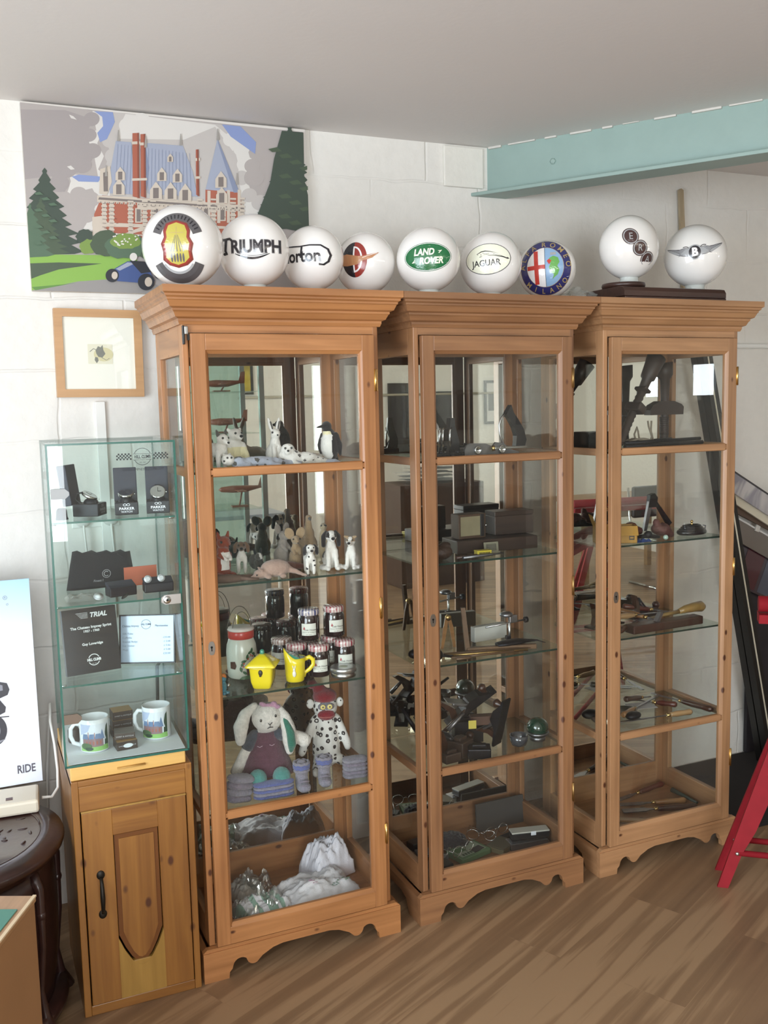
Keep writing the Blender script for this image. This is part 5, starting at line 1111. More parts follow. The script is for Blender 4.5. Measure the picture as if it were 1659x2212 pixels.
# ---------------------------------------------------------------- felt animals in the left cabinet
def felt(name, c, var=.06): return mat('felt_' + name, c, rough=.95, spec=.1, sheen=.35, bump=.5, bscale=500, var=var, vscale=60)
FW, FC, FGY, FBK, FBR, FRD, FTN, FPK, FDG, FBL = felt('white', 'e6e3dc'), felt('cream', 'e4dcb4'), felt('grey', '938a80'), felt('black', '1d1a1c'), felt('brown', '6f5340'), felt('red', '8a3a22'), felt('tan', 'a38b6c'), felt('pink', 'a48a7c'), felt('darkgrey', '57534f'), felt('bluegrey', 'a9aebb')
EYE = mat('bead_eye', '0c0a0a', rough=.08, coat=1); EYEW = mat('eye_white', 'dedad2', rough=.3)
def animal(label, kind, loc, rz, sc, group=None):
    o = thing('felt_' + kind, label, 'toy animal', loc, (0, 0, rz), group or 'felt animals in the left cabinet'); o.scale = (sc,) * 3; return o
def eyes(o, spots, r=.0035):
    for s in spots: q = M(); q.ell(s, r, n=10); part('eye', q, EYE, o)
def bits(o, name, parts, m, vox=.0022, label=None): me = blob(parts, vox, 4, None, [m], name); return props(link(name, me, parent=o), label)
def body(o, parts, mats, colf=None, vox=.0026, fuzz=.0009): return link('body', blob(parts, vox, 6, colf, mats, 'body', fuzz), parent=o)
def spots(pts, rs):
    """felt spots: faces near any of pts take material 1"""
    return lambda c: 1 if any((c - Vector(p)).length < r for p, r in zip(pts, rs)) else 0
S1, S2 = SH[4] + .0005, SH[3] + .0005
E_ = lambda c, r, rot=None: ('e', c, r, rot) if rot else ('e', c, r)
L_ = lambda pts, rr: ('c', pts, rr)
# -- top shelf: animals face -y, heights in metres
o = animal('white standing felt fox at the left end of the top shelf', 'fox', on(472, .085, S1), 20, 1.0)
body(o, [E_((0, .02, .055), (.020, .040, .021)), E_((0, -.018, .062), (.017, .018, .022)), E_((0, -.028, .086), (.018, .017, .016)), L_([(0, -.03, .082), (0, -.052, .076)], [.011, .005])] + [L_([(x, y, .05), (x, y, .004)], [.009, .006]) for x in (-.011, .011) for y in (-.018, .05)] + [L_([(0, .055, .06), (0, .085, .05), (0, .10, .03)], [.009, .014, .008])], [FW])
for s in (-1, 1): bits(o, 'ear', [L_([(s * .012, -.022, .098), (s * .015, -.020, .112)], [.006, .003])], FDG)
bits(o, 'nose', [E_((0, -.054, .077), .0045)], FBK); eyes(o, [(-.009, -.041, .090), (.009, -.041, .090)])
o = animal('cream felt polar bear sitting upright beside the white fox', 'polar_bear', on(510, .15, S1), 12, 1.08)
body(o, [E_((0, .01, .032), (.026, .026, .032)), E_((0, .004, .058), (.021, .020, .026)), E_((0, -.004, .088), (.020, .020, .018)), L_([(0, -.014, .086), (0, -.030, .082)], [.013, .009]), L_([(-.02, -.002, .06), (-.024, -.018, .03), (-.022, -.026, .008)], [.010, .009, .009]), L_([(.02, -.002, .06), (.024, -.018, .03), (.022, -.026, .008)], [.010, .009, .009]), E_((-.026, -.012, .010), (.014, .020, .010)), E_((.026, -.012, .010), (.014, .020, .010)), E_((-.017, .004, .102), (.006, .004, .006)), E_((.017, .004, .102), (.006, .004, .006))], [FW, FC], lambda c: 1 if c.z < .055 and c.y < .01 else 0)
bits(o, 'nose', [E_((0, -.038, .085), (.006, .004, .005))], FBK); eyes(o, [(-.009, -.022, .093), (.009, -.022, .093)])
rr = random.Random(2); sp = [(rr.uniform(-.07, .07), rr.uniform(-.03, .0), rr.uniform(.005, .04)) for _ in range(22)]
o = animal('blue-grey felt snow leopard with dark spots lying along the front of the top shelf', 'snow_leopard', on(556, .050, S1), 4, 1.12)
body(o, [E_((0, 0, .016), (.058, .020, .016)), E_((-.050, -.003, .018), (.020, .018, .016)), L_([(.05, 0, .014), (.085, .008, .010), (.118, .002, .008)], [.014, .009, .007]), L_([(-.03, -.018, .01), (-.062, -.024, .006)], [.009, .007]), L_([(.03, -.018, .01), (.05, -.026, .006)], [.010, .007])], [FBL, FDG], spots(sp, [.0065] * 22))
bits(o, 'head', [E_((-.078, -.004, .026), (.017, .016, .015)), E_((-.088, -.012, .022), (.008, .008, .007)), E_((-.070, .004, .040), (.004, .003, .004)), E_((-.086, .004, .040), (.004, .003, .004))], FW, label='white felt head'); bits(o, 'nose', [E_((-.093, -.019, .024), .0035)], FBK); eyes(o, [(-.084, -.018, .032), (-.074, -.019, .032)], .0028); bits(o, 'paw_pads', [E_((-.068, -.031, .006), .003), E_((-.064, -.031, .010), .002), E_((-.072, -.031, .010), .002)], FBK)
o = animal('white felt hare sitting tall with long upright ears', 'hare', on(596, .15, S1), 4, 1.12)
body(o, [E_((0, .01, .030), (.022, .026, .030)), E_((0, 0, .058), (.014, .014, .024)), E_((0, -.004, .084), (.013, .016, .014)), L_([(-.008, -.012, .05), (-.010, -.020, .006)], [.006, .006]), L_([(.008, -.012, .05), (.010, -.020, .006)], [.006, .006]), E_((-.018, -.004, .008), (.009, .020, .008)), E_((.018, -.004, .008), (.009, .020, .008))], [FW])
for s in (-1, 1): e = bits(o, 'ear', [L_([(s * .007, .0, .094), (s * .011, .002, .108), (s * .015, .004, .124)], [.0055, .0065, .0035])], FW); bits(e, 'ear_lining', [L_([(s * .008, -.0048, .098), (s * .0125, -.0035, .116)], [.0025, .0022])], FDG, .0014)
bits(o, 'nose', [E_((0, -.020, .081), .0028)], FBK, .0014); eyes(o, [(-.0105, -.011, .088), (.0105, -.011, .088)], .003)
sp = [(.0, -.020, .030), (.03, -.018, .034), (.055, -.012, .024), (.02, -.006, .045), (.045, -.004, .036), (.07, -.008, .020), (.012, -.022, .014), (.04, -.02, .014), (-.010, -.012, .038)]
o = animal('white felt seal with dark spots lying in front of the penguin', 'seal', on(645, .085, S1), -4, 1.08)
body(o, [E_((-.02, 0, .024), (.036, .024, .023), (0, 12, 0)), E_((.02, .0, .020), (.034, .020, .018)), L_([(.03, 0, .018), (.06, .002, .013), (.085, .004, .009)], [.016, .011, .006]), E_((-.030, -.006, .046), (.019, .018, .016)), E_((-.034, -.020, .040), (.010, .009, .008)), L_([(-.02, -.022, .012), (-.002, -.034, .004)], [.008, .005])], [FW, FDG], spots(sp, [.0055] * 9))
bits(o, 'tail_flipper', [L_([(.080, .0, .009), (.100, -.010, .006), (.115, -.014, .005)], [.006, .010, .004]), L_([(.080, .004, .009), (.100, .016, .006), (.112, .022, .005)], [.006, .009, .004])], FBL); bits(o, 'nose', [E_((-.035, -.029, .043), .0035)], FBK, .0014); eyes(o, [(-.041, -.022, .050), (-.024, -.022, .050)], .0032)
o = animal('black and white felt penguin standing at the right end of the top shelf', 'penguin', on(711, .115, S1), -55, 1.12)
body(o, [E_((0, .006, .048), (.024, .024, .046)), E_((-.002, .002, .078), (.015, .017, .020)), E_((-.004, -.002, .100), (.014, .015, .014)), L_([(.0, .024, .02), (.0, .040, .004)], [.010, .005]), L_([(.022, .004, .078), (.030, .006, .050), (.030, .010, .024)], [.007, .009, .004]), L_([(-.022, .004, .078), (-.028, .0, .050), (-.026, .0, .028)], [.006, .008, .004])], [FBK, FW, FC], lambda c: (2 if c.z > .078 else 1) if c.y < -.004 and abs(c.x + .002) < .019 and c.z < .088 else 0)
bits(o, 'beak', [L_([(-.006, -.014, .101), (-.018, -.026, .098)], [.005, .0018])], FBK, .0014); bits(o, 'foot', [E_((-.010, -.014, .004), (.008, .012, .004)), E_((.010, -.014, .004), (.008, .012, .004))], FDG)
# -- second shelf
o = animal('rust-red felt squirrel with a pale chest at the left end of the second shelf', 'squirrel', on(484, .105, S2), 14, 1.18)
body(o, [E_((0, .012, .034), (.024, .026, .034)), E_((0, 0, .066), (.016, .016, .022)), E_((0, -.006, .092), (.018, .018, .016)), L_([(0, -.02, .09), (0, -.032, .085)], [.009, .004]), L_([(0, .03, .012), (.012, .052, .03), (.012, .050, .07), (.004, .040, .095)], [.012, .018, .020, .010]), E_((-.018, -.010, .010), (.010, .018, .009)), E_((.018, -.010, .010), (.010, .018, .009)), L_([(-.014, -.008, .062), (-.006, -.026, .052)], [.006, .005]), L_([(.014, -.008, .062), (.006, -.026, .052)], [.006, .005])], [FRD, FW], lambda c: 1 if c.y < -.006 and abs(c.x) < .011 and .025 < c.z < .070 else 0)
for s in (-1, 1): bits(o, 'ear', [L_([(s * .011, -.004, .104), (s * .015, -.003, .118)], [.006, .003])], FRD)
eyes(o, [(-.013, -.018, .095), (.013, -.018, .095)]); bits(o, 'nose', [E_((0, -.035, .086), .003)], FBK, .0014)
def pup(label, kind, loc, rz, sc, mats, colf, ears_m, sit=False, ear='drop', long_=0, legm=None):
    o = animal(label, kind, loc, rz, sc)
    if sit: bp = [E_((0, .016, .026), (.021, .024, .026)), E_((0, .0, .052), (.015, .015, .028)), L_([(-.009, -.010, .05), (-.011, -.020, .006)], [.0075, .006]), L_([(.009, -.010, .05), (.011, -.020, .006)], [.0075, .006]), E_((-.013, -.024, .006), (.007, .010, .006)), E_((.013, -.024, .006), (.007, .010, .006)), E_((-.022, -.004, .007), (.010, .020, .007)), E_((.022, -.004, .007), (.010, .020, .007))]; hz, hy = .088, -.006
    else: bp = [E_((0, .022, .050), (.015, .034, .016)), E_((0, -.008, .054), (.014, .014, .017)), L_([(0, -.010, .060), (0, -.014, .076)], [.010, .009])] + [L_([(x, y, .048), (x, y, .004)], [.0075, .0055]) for x in (-.010, .010) for y in (-.010, .046)] + [L_([(0, .052, .055), (0, .074, .066)], [.005, .003])]; hz, hy = .085, -.018
    bp += [E_((0, hy, hz), (.0155, .015, .014)), L_([(0, hy - .010, hz - .004), (0, hy - .022, hz - .007)], [.0095, .0065])]
    body(o, bp, mats, colf)
    for s in (-1, 1):
        if ear == 'drop': bits(o, 'ear', [L_([(s * .012, hy + .004, hz + .009), (s * .019, hy + .002, hz - .001), (s * .020, hy + .0, hz - .016 - long_)], [.005, .007, .006])], ears_m)
        else: bits(o, 'ear', [L_([(s * .010, hy + .002, hz + .011), (s * .018, hy - .004, hz + .014)], [.006, .004])], ears_m)
    bits(o, 'nose', [E_((0, hy - .029, hz - .004), (.0055, .004, .0045))], FBK, .0014); eyes(o, [(-.008, hy - .0125, hz + .004), (.008, hy - .0125, hz + .004)], .0027); return o
pup('brown and white felt puppy standing just right of the red squirrel', 'puppy', on(523, .19, S2), -14, .98, [FBR, FW], lambda c: 1 if (c.y < -.012 and c.z < .070) or c.z < .025 else 0, FBR)
o = animal('dark grey felt badger cub crouching behind the brown puppy', 'badger', on(556, .215, S2), 10, .85)
body(o, [E_((0, .014, .028), (.022, .030, .028)), E_((0, -.016, .050), (.015, .016, .014)), L_([(0, -.026, .048), (0, -.040, .043)], [.009, .004]), L_([(-.012, -.014, .03), (-.012, -.022, .005)], [.007, .006]), L_([(.012, -.014, .03), (.012, -.022, .005)], [.007, .006])], [FDG, FW], lambda c: 1 if abs(c.x) < .005 and c.y < -.012 and c.z > .044 else 0)
for s in (-1, 1): bits(o, 'ear', [L_([(s * .010, -.008, .060), (s * .014, -.006, .076)], [.006, .004])], FBK)
sp = [(-.008, -.022, .060), (.010, -.020, .045), (.0, -.024, .038), (-.012, .005, .055), (-.014, .03, .05), (-.010, .045, .06), (-.012, .02, .038), (-.012, -.012, .02), (.012, -.012, .03), (.006, -.034, .094), (-.013, .055, .03)]
pup('small white felt Dalmatian puppy with black spots standing at the shelf front', 'dalmatian', on(671, .060, S2), -12, .92, [FW, FBK], spots(sp, [.0048] * 11), FBK)
pup('white felt spaniel with black head markings and long ears, sitting right of the Dalmatian', 'spaniel', on(716, .100, S2), -10, 1.18, [FW, FBK], lambda c: 1 if (c.y > .008 and c.z > .03) or (c.z > .084 and abs(c.x) > .0065) else 0, FBK, True, long_=.008)
pup('white and tan felt terrier sitting at the right end of the second shelf', 'terrier', on(760, .080, S2), -34, .98, [FW, FTN], lambda c: 1 if c.z > .088 and (abs(c.x) > .005 or c.y > -.004) else 0, FTN, True, 'tip')
o = animal('pinkish-brown felt armadillo lying at the front edge of the second shelf', 'armadillo', on(590, .058, S2), -10, 1.0)
body(o, [E_((.008, 0, .028), (.044, .026, .026)), E_((-.036, -.012, .016), (.022, .016, .014)), L_([(-.046, -.018, .012), (-.064, -.022, .008)], [.010, .005]), L_([(.046, .0, .022), (.066, -.008, .016), (.084, -.012, .007), (.096, -.016, .004)], [.011, .007, .005, .003]), E_((-.016, -.026, .008), (.010, .010, .007)), E_((.026, -.024, .008), (.010, .010, .007))], [FPK])
for s in (-1, 1): bits(o, 'ear', [L_([(-.034, s * .012 - .010, .026), (-.042, s * .017 - .012, .032)], [.006, .003])], FPK)
bits(o, 'nose', [E_((-.067, -.023, .008), .0032)], FBK, .0014); eyes(o, [(-.050, -.032, .016)], .0025)
def bigear(label, kind, px, y, rz, sc, m, er):
    o = animal(label, kind, on(px, y, S2), rz, sc)
    body(o, [E_((0, .008, .030), (.021, .024, .030)), E_((0, 0, .060), (.014, .014, .024)), E_((0, -.006, .090), (.015, .018, .014)), L_([(0, -.018, .088), (0, -.034, .084)], [.010, .004]), E_((-.014, -.010, .007), (.009, .020, .007)), E_((.014, -.010, .007), (.009, .020, .007)), L_([(-.012, -.006, .062), (-.009, -.022, .048)], [.006, .005]), L_([(.012, -.006, .062), (.009, -.022, .048)], [.006, .005])], [m])
    for s in (-1, 1): q = M(); q.ell((s * .018, .002, .110), (er, .004, er * 1.25), (0, s * 22, 0), n=18); part('ear', q, m, o)
    eyes(o, [(-.010, -.019, .094), (.010, -.019, .094)], .003); bits(o, 'nose', [E_((0, -.036, .084), .0026)], FBK, .0014)
bigear('dark grey felt mouse with round upright ears behind the armadillo', 'mouse', 613, .235, 30, 1.08, FGY, .012); bigear('tan felt mouse with very large ears standing between the grey mouse and the goose', 'mouse', 640, .180, -6, .98, FTN, .015)
o = animal('grey-brown felt goose standing tall at the middle of the second shelf', 'goose', on(668, .25, S2), -5, 1.05)
body(o, [E_((0, .01, .050), (.030, .034, .040)), E_((0, .0, .085), (.019, .018, .028)), L_([(0, -.002, .10), (0, -.004, .13)], [.013, .009]), E_((0, -.008, .138), (.010, .013, .009)), L_([(-.01, 0, .03), (-.01, -.004, .003)], [.006, .007]), L_([(.01, 0, .03), (.01, -.004, .003)], [.006, .007])], [FTN]); bits(o, 'beak', [L_([(0, -.018, .137), (0, -.030, .134)], [.005, .003])], FDG, .0014)
o = animal('slim pale felt meerkat standing upright beside the goose', 'meerkat', on(701, .215, S2), -20, 1.05)
body(o, [E_((0, .006, .045), (.017, .018, .042)), E_((0, .0, .085), (.011, .011, .022)), E_((0, -.006, .112), (.011, .013, .011)), L_([(0, -.014, .113), (.003, -.028, .118)], [.007, .0035]), L_([(-.010, -.006, .08), (-.006, -.018, .058)], [.005, .004]), L_([(.010, -.006, .08), (.006, -.018, .058)], [.005, .004]), E_((-.010, -.010, .005), (.007, .014, .005)), E_((.010, -.010, .005), (.007, .014, .005)), L_([(0, .02, .01), (.01, .045, .006)], [.006, .004])], [felt('sand', 'b5a484')]); bits(o, 'nose', [E_((.004, -.031, .119), .003)], FBK, .0014); eyes(o, [(-.006, -.016, .116), (.007, -.016, .116)], .003)
o = animal('dark red-brown felt otter stretched out behind the armadillo', 'otter', on(612, .125, S2), 8, 1.0)
body(o, [E_((0, 0, .018), (.050, .018, .016)), L_([(.04, 0, .016), (.09, .004, .008)], [.012, .004]), E_((-.055, -.002, .024), (.016, .013, .012))], [felt('rust', '6a3a28')])
q = M(); q.tube([(-.075, .01, .008), (-.045, .0, .014), (-.01, -.004, .013), (.03, .002, .010), (.07, .012, .008), (.085, .02, .006)], [.006, .012, .013, .010, .007, .004], n=10); q.tube([(.02, 0, .012), (.05, -.018, .008), (.075, -.022, .006)], [.006, .005, .003], n=8)
solo('driftwood', 'brown driftwood branch lying at the left front of the second shelf', 'branch', q, mat('driftwood', '5b463a', rough=.8, var=.2, vscale=40, bump=.3, bscale=90), on(500, .045, S2), (0, 0, 3))
# ---------------------------------------------------------------- third shelf: jars and crockery
S3 = SH[2] + .0005; S4 = SH[1] + .0005; S5 = SH[0] + .0005
def gingham(name, c, base='e2d8d2'):
    m, nt, b, N, L = nodes(name); tc = N('ShaderNodeTexCoord'); ck = []
    for a in ('X', 'Y'):
        sp_ = N('ShaderNodeSeparateXYZ'); L(tc.outputs['Object'], sp_.inputs[0]); w = N('ShaderNodeMath'); w.operation = 'SINE'; k = N('ShaderNodeMath'); k.operation = 'MULTIPLY'; L(sp_.outputs[a], k.inputs[0]); k.inputs[1].default_value = 2 * PI / .0085; L(k.outputs[0], w.inputs[0]); g = N('ShaderNodeMath'); g.operation = 'GREATER_THAN'; L(w.outputs[0], g.inputs[0]); g.inputs[1].default_value = 0; ck.append(g)
    ad = N('ShaderNodeMath'); ad.operation = 'ADD'; L(ck[0].outputs[0], ad.inputs[0]); L(ck[1].outputs[0], ad.inputs[1]); h = N('ShaderNodeMath'); h.operation = 'MULTIPLY'; h.inputs[1].default_value = .5; L(ad.outputs[0], h.inputs[0])
    mx = N('ShaderNodeMix'); mx.data_type = 'RGBA'; mx.inputs['A'].default_value = lin(base); mx.inputs['B'].default_value = lin(c); L(h.outputs[0], mx.inputs['Factor']); L(mx.outputs['Result'], b.inputs['Base Color']); b.inputs['Roughness'].default_value = .25; b.inputs['Coat Weight'].default_value = .4; return m
GR, GB, GT = gingham('gingham_red', '9c1f38'), gingham('gingham_blue', '2b3a78'), gingham('gingham_tan', '8a5a48')
JAM = mat('dark_jam', '1c0a0e', rough=.12, coat=1); JGL = mat('jar_glass', '2a1518', rough=.06, coat=1); LBL = mat('jar_label', 'd9dbd0', rough=.6); LTX = mat('label_text', '55524c', rough=.6); LRD = mat('label_red', 'a8434a', rough=.6)
def jar(gm_):
    o = thing('jam_jar', 'x', 'jam jar'); r = .030
    q = M(); q.lathe([(r * .88, 0), (r, .004), (r, .058), (r * .95, .066), (r * .86, .071), (r * .86, .074)], n=36); part('glass_jar', q, JAM, o)
    q = M(); q.lathe([(r * .93, .071), (r * .99, .072), (r * 1.0, .083), (r * .95, .087), (0, .0875)], n=36); part('lid', q, gm_, o)
    d = D(); w = .021; d.rect(-w, w, .016, .050, 0, 1); d.text('Oak House', .004, .032, .0072, 1, 2, weight=.0001); d.text('Damson & Orange Jam', .002, .0255, .0044, 1, 2); d.text('June 2017', 0, .019, .0038, 1, 2); d.poly([(-.016, .034), (-.013, .042), (-.010, .036), (-.013, .032)], 2, 2)
    flat(d, o, 'label', [LBL, LTX, LRD], lambda a, b, z: ((r + .0003 + .0002 * z) * math.sin(a / r), -(r + .0003 + .0002 * z) * math.cos(a / r), b), L=.007); return o
protos = {}
def place_jar(k, gm_, px, y, z, rz, label):
    if k not in protos: protos[k] = jar(gm_); o = protos[k]
    else: o = copy_tree(protos[k])
    o.scale = (1.1,) * 3; o.location = on(px, y, z); o.rotation_euler = (0, 0, R(rz)); o['label'] = label; o['group'] = 'jam jars on the third shelf'
ZJ = S3 + .0975
place_jar('r', GR, 642, .150, S3, -14, 'red gingham jam jar partly hidden behind the yellow jug')
place_jar('r', GR, 690, .105, S3, -12, 'red gingham jam jar in the middle of the front row')
place_jar('r', GR, 745, .125, S3, -16, 'red gingham jam jar behind the silver tin, rightmost in the lower row')
place_jar('r', GR, 668, .235, S3, -10, 'red gingham jam jar at the back, under the blue lidded ones')
place_jar('r', GR, 716, .190, S3, -10, 'red gingham jam jar at the back, under the upper red lidded one')
place_jar('b', GB, 668, .175, ZJ, -20, 'blue gingham jam jar standing on the lower jars')
place_jar('r', GR, 722, .180, ZJ, -6, 'red gingham jam jar standing on the lower jars, right of the blue one')
place_jar('t', GT, 610, .240, S3, -40, 'jam jar with a tan gingham lid at the left of the jars')
tn = thing('round_tin', 'round silver tin with a clear window lid, at the right front of the third shelf', 'tin', on(742, .062, S3)); q = M(); q.lathe([(.036, 0), (.038, .002), (.038, .014), (.036, .0145), (.036, .016)], n=44); part('tin_base', q, STEEL, tn)
q = M(); q.lathe([(.0385, .016), (.0405, .017), (.0405, .027), (.038, .0295), (.033, .0285)], n=44); part('lid', q, mat('brushed_tin', 'c4c6c6', rough=.3, metal=.9), tn); q = M(); q.lathe([(.033, .028), (0, .0282)], n=30); q.ell((0, 0, .0285), (.014, .012, .002), n=12); part('tin_contents', q, mat('tin_contents', 'a9b09c', rough=.5), tn)
YG = mat('yellow_glaze', 'e3cf1e', rough=.18, coat=.6); GG = mat('green_glaze', '3f8f78', rough=.2, coat=.5)
HS = thing('yellow_pot', 'yellow square pot shaped like a little house, with a green knob', 'pot', on(569, .062, S3), (0, 0, -28)); HS.scale = (1.2,) * 3
def sq(r, z, b=1.6, n=32):
    return [(r * math.copysign(abs(math.cos(2 * PI * k / n)) ** (1 / b), math.cos(2 * PI * k / n)), r * math.copysign(abs(math.sin(2 * PI * k / n)) ** (1 / b), math.sin(2 * PI * k / n)), z) for k in range(n)]
def loft(rings, mi=0, cap=True):
    q = M(); n = len(rings[0]); vs = [p for r_ in rings for p in r_]; q.add(vs, [(i * n + j, i * n + (j + 1) % n, (i + 1) * n + (j + 1) % n, (i + 1) * n + j) for i in range(len(rings) - 1) for j in range(n)], mi, True)
    if cap: q.add(rings[0], [tuple(reversed(range(n)))]); q.add(rings[-1], [tuple(range(n))])
    return q
part('pot_body', loft([sq(.018, 0, 3), sq(.022, .004, 4), sq(.0265, .02, 4), sq(.029, .052, 4), sq(.030, .058, 4)]), YG, HS)
part('roof_lid', loft([sq(.036, .056, 6), sq(.038, .059, 6), sq(.030, .066, 5), sq(.018, .076, 4), sq(.006, .084, 3)]), YG, HS); q = M(); q.ell((0, 0, .088), (.006, .006, .0075), n=14); part('knob', q, GG, HS)
q = M(); q.ell((.0, -.0285, .044), (.0055, .003, .0075), n=14); q.ell((.0, -.031, .0375), (.0032, .003, .003), n=10); part('doorway', q, mat('doorway_dark', '2a2417', rough=.5), HS)
BN = mat('bunny_relief', 'e9e6de', rough=.25, coat=.4)
def bunny_relief(parent, y, x=0, z=0, rz=0):
    q = M(); q.T = Matrix.Rotation(R(rz), 4, 'Z') @ Matrix.Translation((x, y, z)); q.ell((0, 0, .010), (.0052, .002, .009), n=12); q.ell((0, 0, .021), (.0035, .002, .0045), n=10); q.tube([(-.001, 0, .023), (-.004, 0, .033)], .0014, n=8); q.tube([(.001, 0, .023), (.004, 0, .033)], .0014, n=8); part('rabbit_relief', q, BN, parent)
bunny_relief(HS, -.028, 0, .012, -90)
JG = thing('yellow_jug', 'yellow jug with green inside and a white rabbit, in front of the jam jars', 'jug', on(638, .080, S3), (0, 0, -14)); JG.scale = (1.1,) * 3
def jr(rx, z, lip=0, n=36): return [(rx * math.cos(2 * PI * k / n), rx * .85 * math.sin(2 * PI * k / n), z + lip * max(0, -math.cos(2 * PI * k / n)) ** 1.3 * 1.0) for k in range(n)]
q = loft([jr(.022, 0), jr(.0245, .003), jr(.0265, .02), jr(.028, .05, .006), jr(.030, .066, .026), jr(.0285, .066, .027), jr(.026, .05, .006), jr(.024, .01)], 0); part('jug_body', q, YG, JG)
q = loft([jr(.0282, .0655, .026), jr(.0255, .05, .006), jr(.0235, .012)], 0); part('green_lining', q, GG, JG)
q = M(); q.tube([(.026, 0, .058), (.040, 0, .064), (.050, 0, .056), (.050, 0, .042), (.040, 0, .030), (.027, 0, .022), (.024, 0, .010)], [.004, .0045, .0045, .0042, .004, .0035, .003], n=10, flat=1.4); part('handle', q, YG, JG); bunny_relief(JG, -.0245, -.004, .016)
CJ = thing('holly_storage_jar', 'white storage jar painted with holly and a brown deer, red lid and wire handle', 'jar', on(524, .205, S3)); CJ.scale = (1.1,) * 3; RL = mat('red_lid', 'b8392f', rough=.35, coat=.3)
PWH = mat('painted_white', 'c9cdc0', rough=.3, coat=.4); q = M(); q.lathe([(.034, 0), (.039, .004), (.041, .03), (.042, .07), (.040, .092), (.034, .108), (.031, .112)], n=44); part('jar_body', q, PWH, CJ)
q = M(); q.lathe([(.034, .110), (.036, .112), (.036, .128), (.034, .132)], n=40); q.lathe([(.034, .131), (.037, .134), (.034, .140), (.02, .142), (0, .142)], n=40, mi=1); part('lid', q, [RL, mat('lid_white', 'd9d0c8', rough=.3)], CJ)
q = M(); q.tube([(-.036 * math.cos(PI * k / 18), .01, .118 + .078 * math.sin(PI * k / 18)) for k in range(19)], .0010, n=6); q.tube([(-.028 * math.cos(PI * k / 18), -.012, .118 + .066 * math.sin(PI * k / 18)) for k in range(19)], .0008, n=6); part('wire_handle', q, mat('thin_wire', '4c463a', rough=.4, metal=.6), CJ)
d = D(); rj = .0415
for x, y, a in ((.012, .075, 30), (.024, .070, -20), (.004, .064, 80), (.030, .060, -60), (-.010, .044, 60), (-.014, .030, 100), (-.006, .052, 10), (.036, .050, -80), (-.004, .020, 140), (.018, .080, 80)):
    c_, s_ = math.cos(R(a)), math.sin(R(a)); pts = [(-.008, 0), (-.003, .0035), (.003, .0035), (.008, 0), (.003, -.0035), (-.003, -.0035)]; d.poly([(x + p[0] * c_ - p[1] * s_, y + p[0] * s_ + p[1] * c_) for p in pts], 0, 2)
for x, y in ((.014, .068), (.020, .064), (-.008, .038), (.006, .058), (-.006, .046)): d.disc(x, y, .0024, .0024, 1, 3, 12)
d.line([(-.012, .022), (-.006, .046), (.008, .062), (.024, .066), (.034, .052)], .0012, 2, 1); d.poly([(.002, .012), (.0, .035), (.010, .050), (.026, .052), (.038, .042), (.044, .012)], 2, 2); d.poly([(-.045, .050), (-.030, .052), (-.026, .040), (-.030, .030), (-.045, .032)], 2, 2); d.poly([(-.02, .002), (.045, .002), (.040, .010), (.01, .013), (-.012, .010)], 0, 3)
flat(d, CJ, 'painted_decoration', [mat('holly_green', '2c5a38', rough=.35), mat('berry_red', 'b23a28', rough=.35), mat('deer_brown', '4d3022', rough=.4)], lambda a, b, z: ((rj + .0006 + .0002 * z) * math.sin(a / rj), -(rj + .0006 + .0002 * z) * math.cos(a / rj), b), L=.006)
fg = thing('painted_figurine', 'small blue painted figurine at the left front of the third shelf', 'figurine', on(484, .052, S3), (0, 0, 30)); TQ = mat('turquoise_glaze', '3d7f92', rough=.25, coat=.4)
bits(fg, 'figure', [E_((0, 0, .022), (.010, .009, .016)), E_((0, 0, .044), .009), E_((-.007, -.006, .004), (.007, .009, .005)), E_((.007, -.006, .004), (.007, .009, .005)), L_([(-.008, -.004, .030), (-.014, -.010, .022)], [.004, .003])], TQ); bits(fg, 'tuft', [E_((0, 0, .055), (.008, .007, .006)), E_((.003, -.002, .050), .006)], mat('orange_tuft', 'c8793c', rough=.5)); q = M(); q.ell((.012, -.008, .024), (.005, .004, .006), n=12); part('bell', q, STEEL, fg)
# ---------------------------------------------------------------- fourth shelf: rabbit doll, sock monkey, knitted socks
def knit(name, c, sc=420):
    m = mat(name, c, rough=.95, spec=.1, sheen=.4, bump=.9, bscale=sc, var=.14, vscale=140); return m
KW, KG, KP, KD = knit('knit_white', 'dcd8d0'), knit('knit_teal', '4f8a84'), knit('knit_plum', '5f3f4c'), knit('knit_slate', '444a54')
RB = thing('rabbit_doll', 'white knitted rabbit doll in a plum dress, sitting on the fourth shelf', 'doll', on(576, .175, S4), (0, 0, -10)); RB.scale = (1.32,) * 3
H = lambda n, parts, m, v=.003, f=.0008: link(n, blob(parts, v, 6, None, [m], n, f), parent=RB)
H('body', [E_((0, .0, .075), (.030, .024, .045)), E_((0, -.004, .125), (.018, .016, .016)), E_((.006, -.010, .158), (.037, .033, .035)), L_([(-.02, -.006, .112), (-.048, -.014, .080), (-.066, -.018, .046), (-.070, -.018, .040)], [.013, .013, .014, .015]), L_([(.02, -.006, .112), (.050, -.016, .116), (.082, -.022, .102), (.088, -.022, .098)], [.012, .014, .016, .017]), L_([(-.018, -.02, .04), (-.022, -.060, .036), (-.022, -.075, .034)], [.013, .012, .012]), L_([(.018, -.02, .04), (.030, -.060, .038), (.032, -.075, .036)], [.013, .012, .012])], KW)
def dress():
    rings = []
    for z, rx, ry, yo in ((.028, .064, .048, -.012), (.036, .062, .046, -.012), (.062, .052, .038, -.008), (.09, .040, .031, -.004), (.112, .031, .026, -.002), (.124, .024, .021, -.003)):
        rings.append([(rx * math.cos(2 * PI * k / 40) * (1 + .02 * math.sin(k * 2.5)), yo + ry * math.sin(2 * PI * k / 40), z) for k in range(40)])
    return loft(rings)
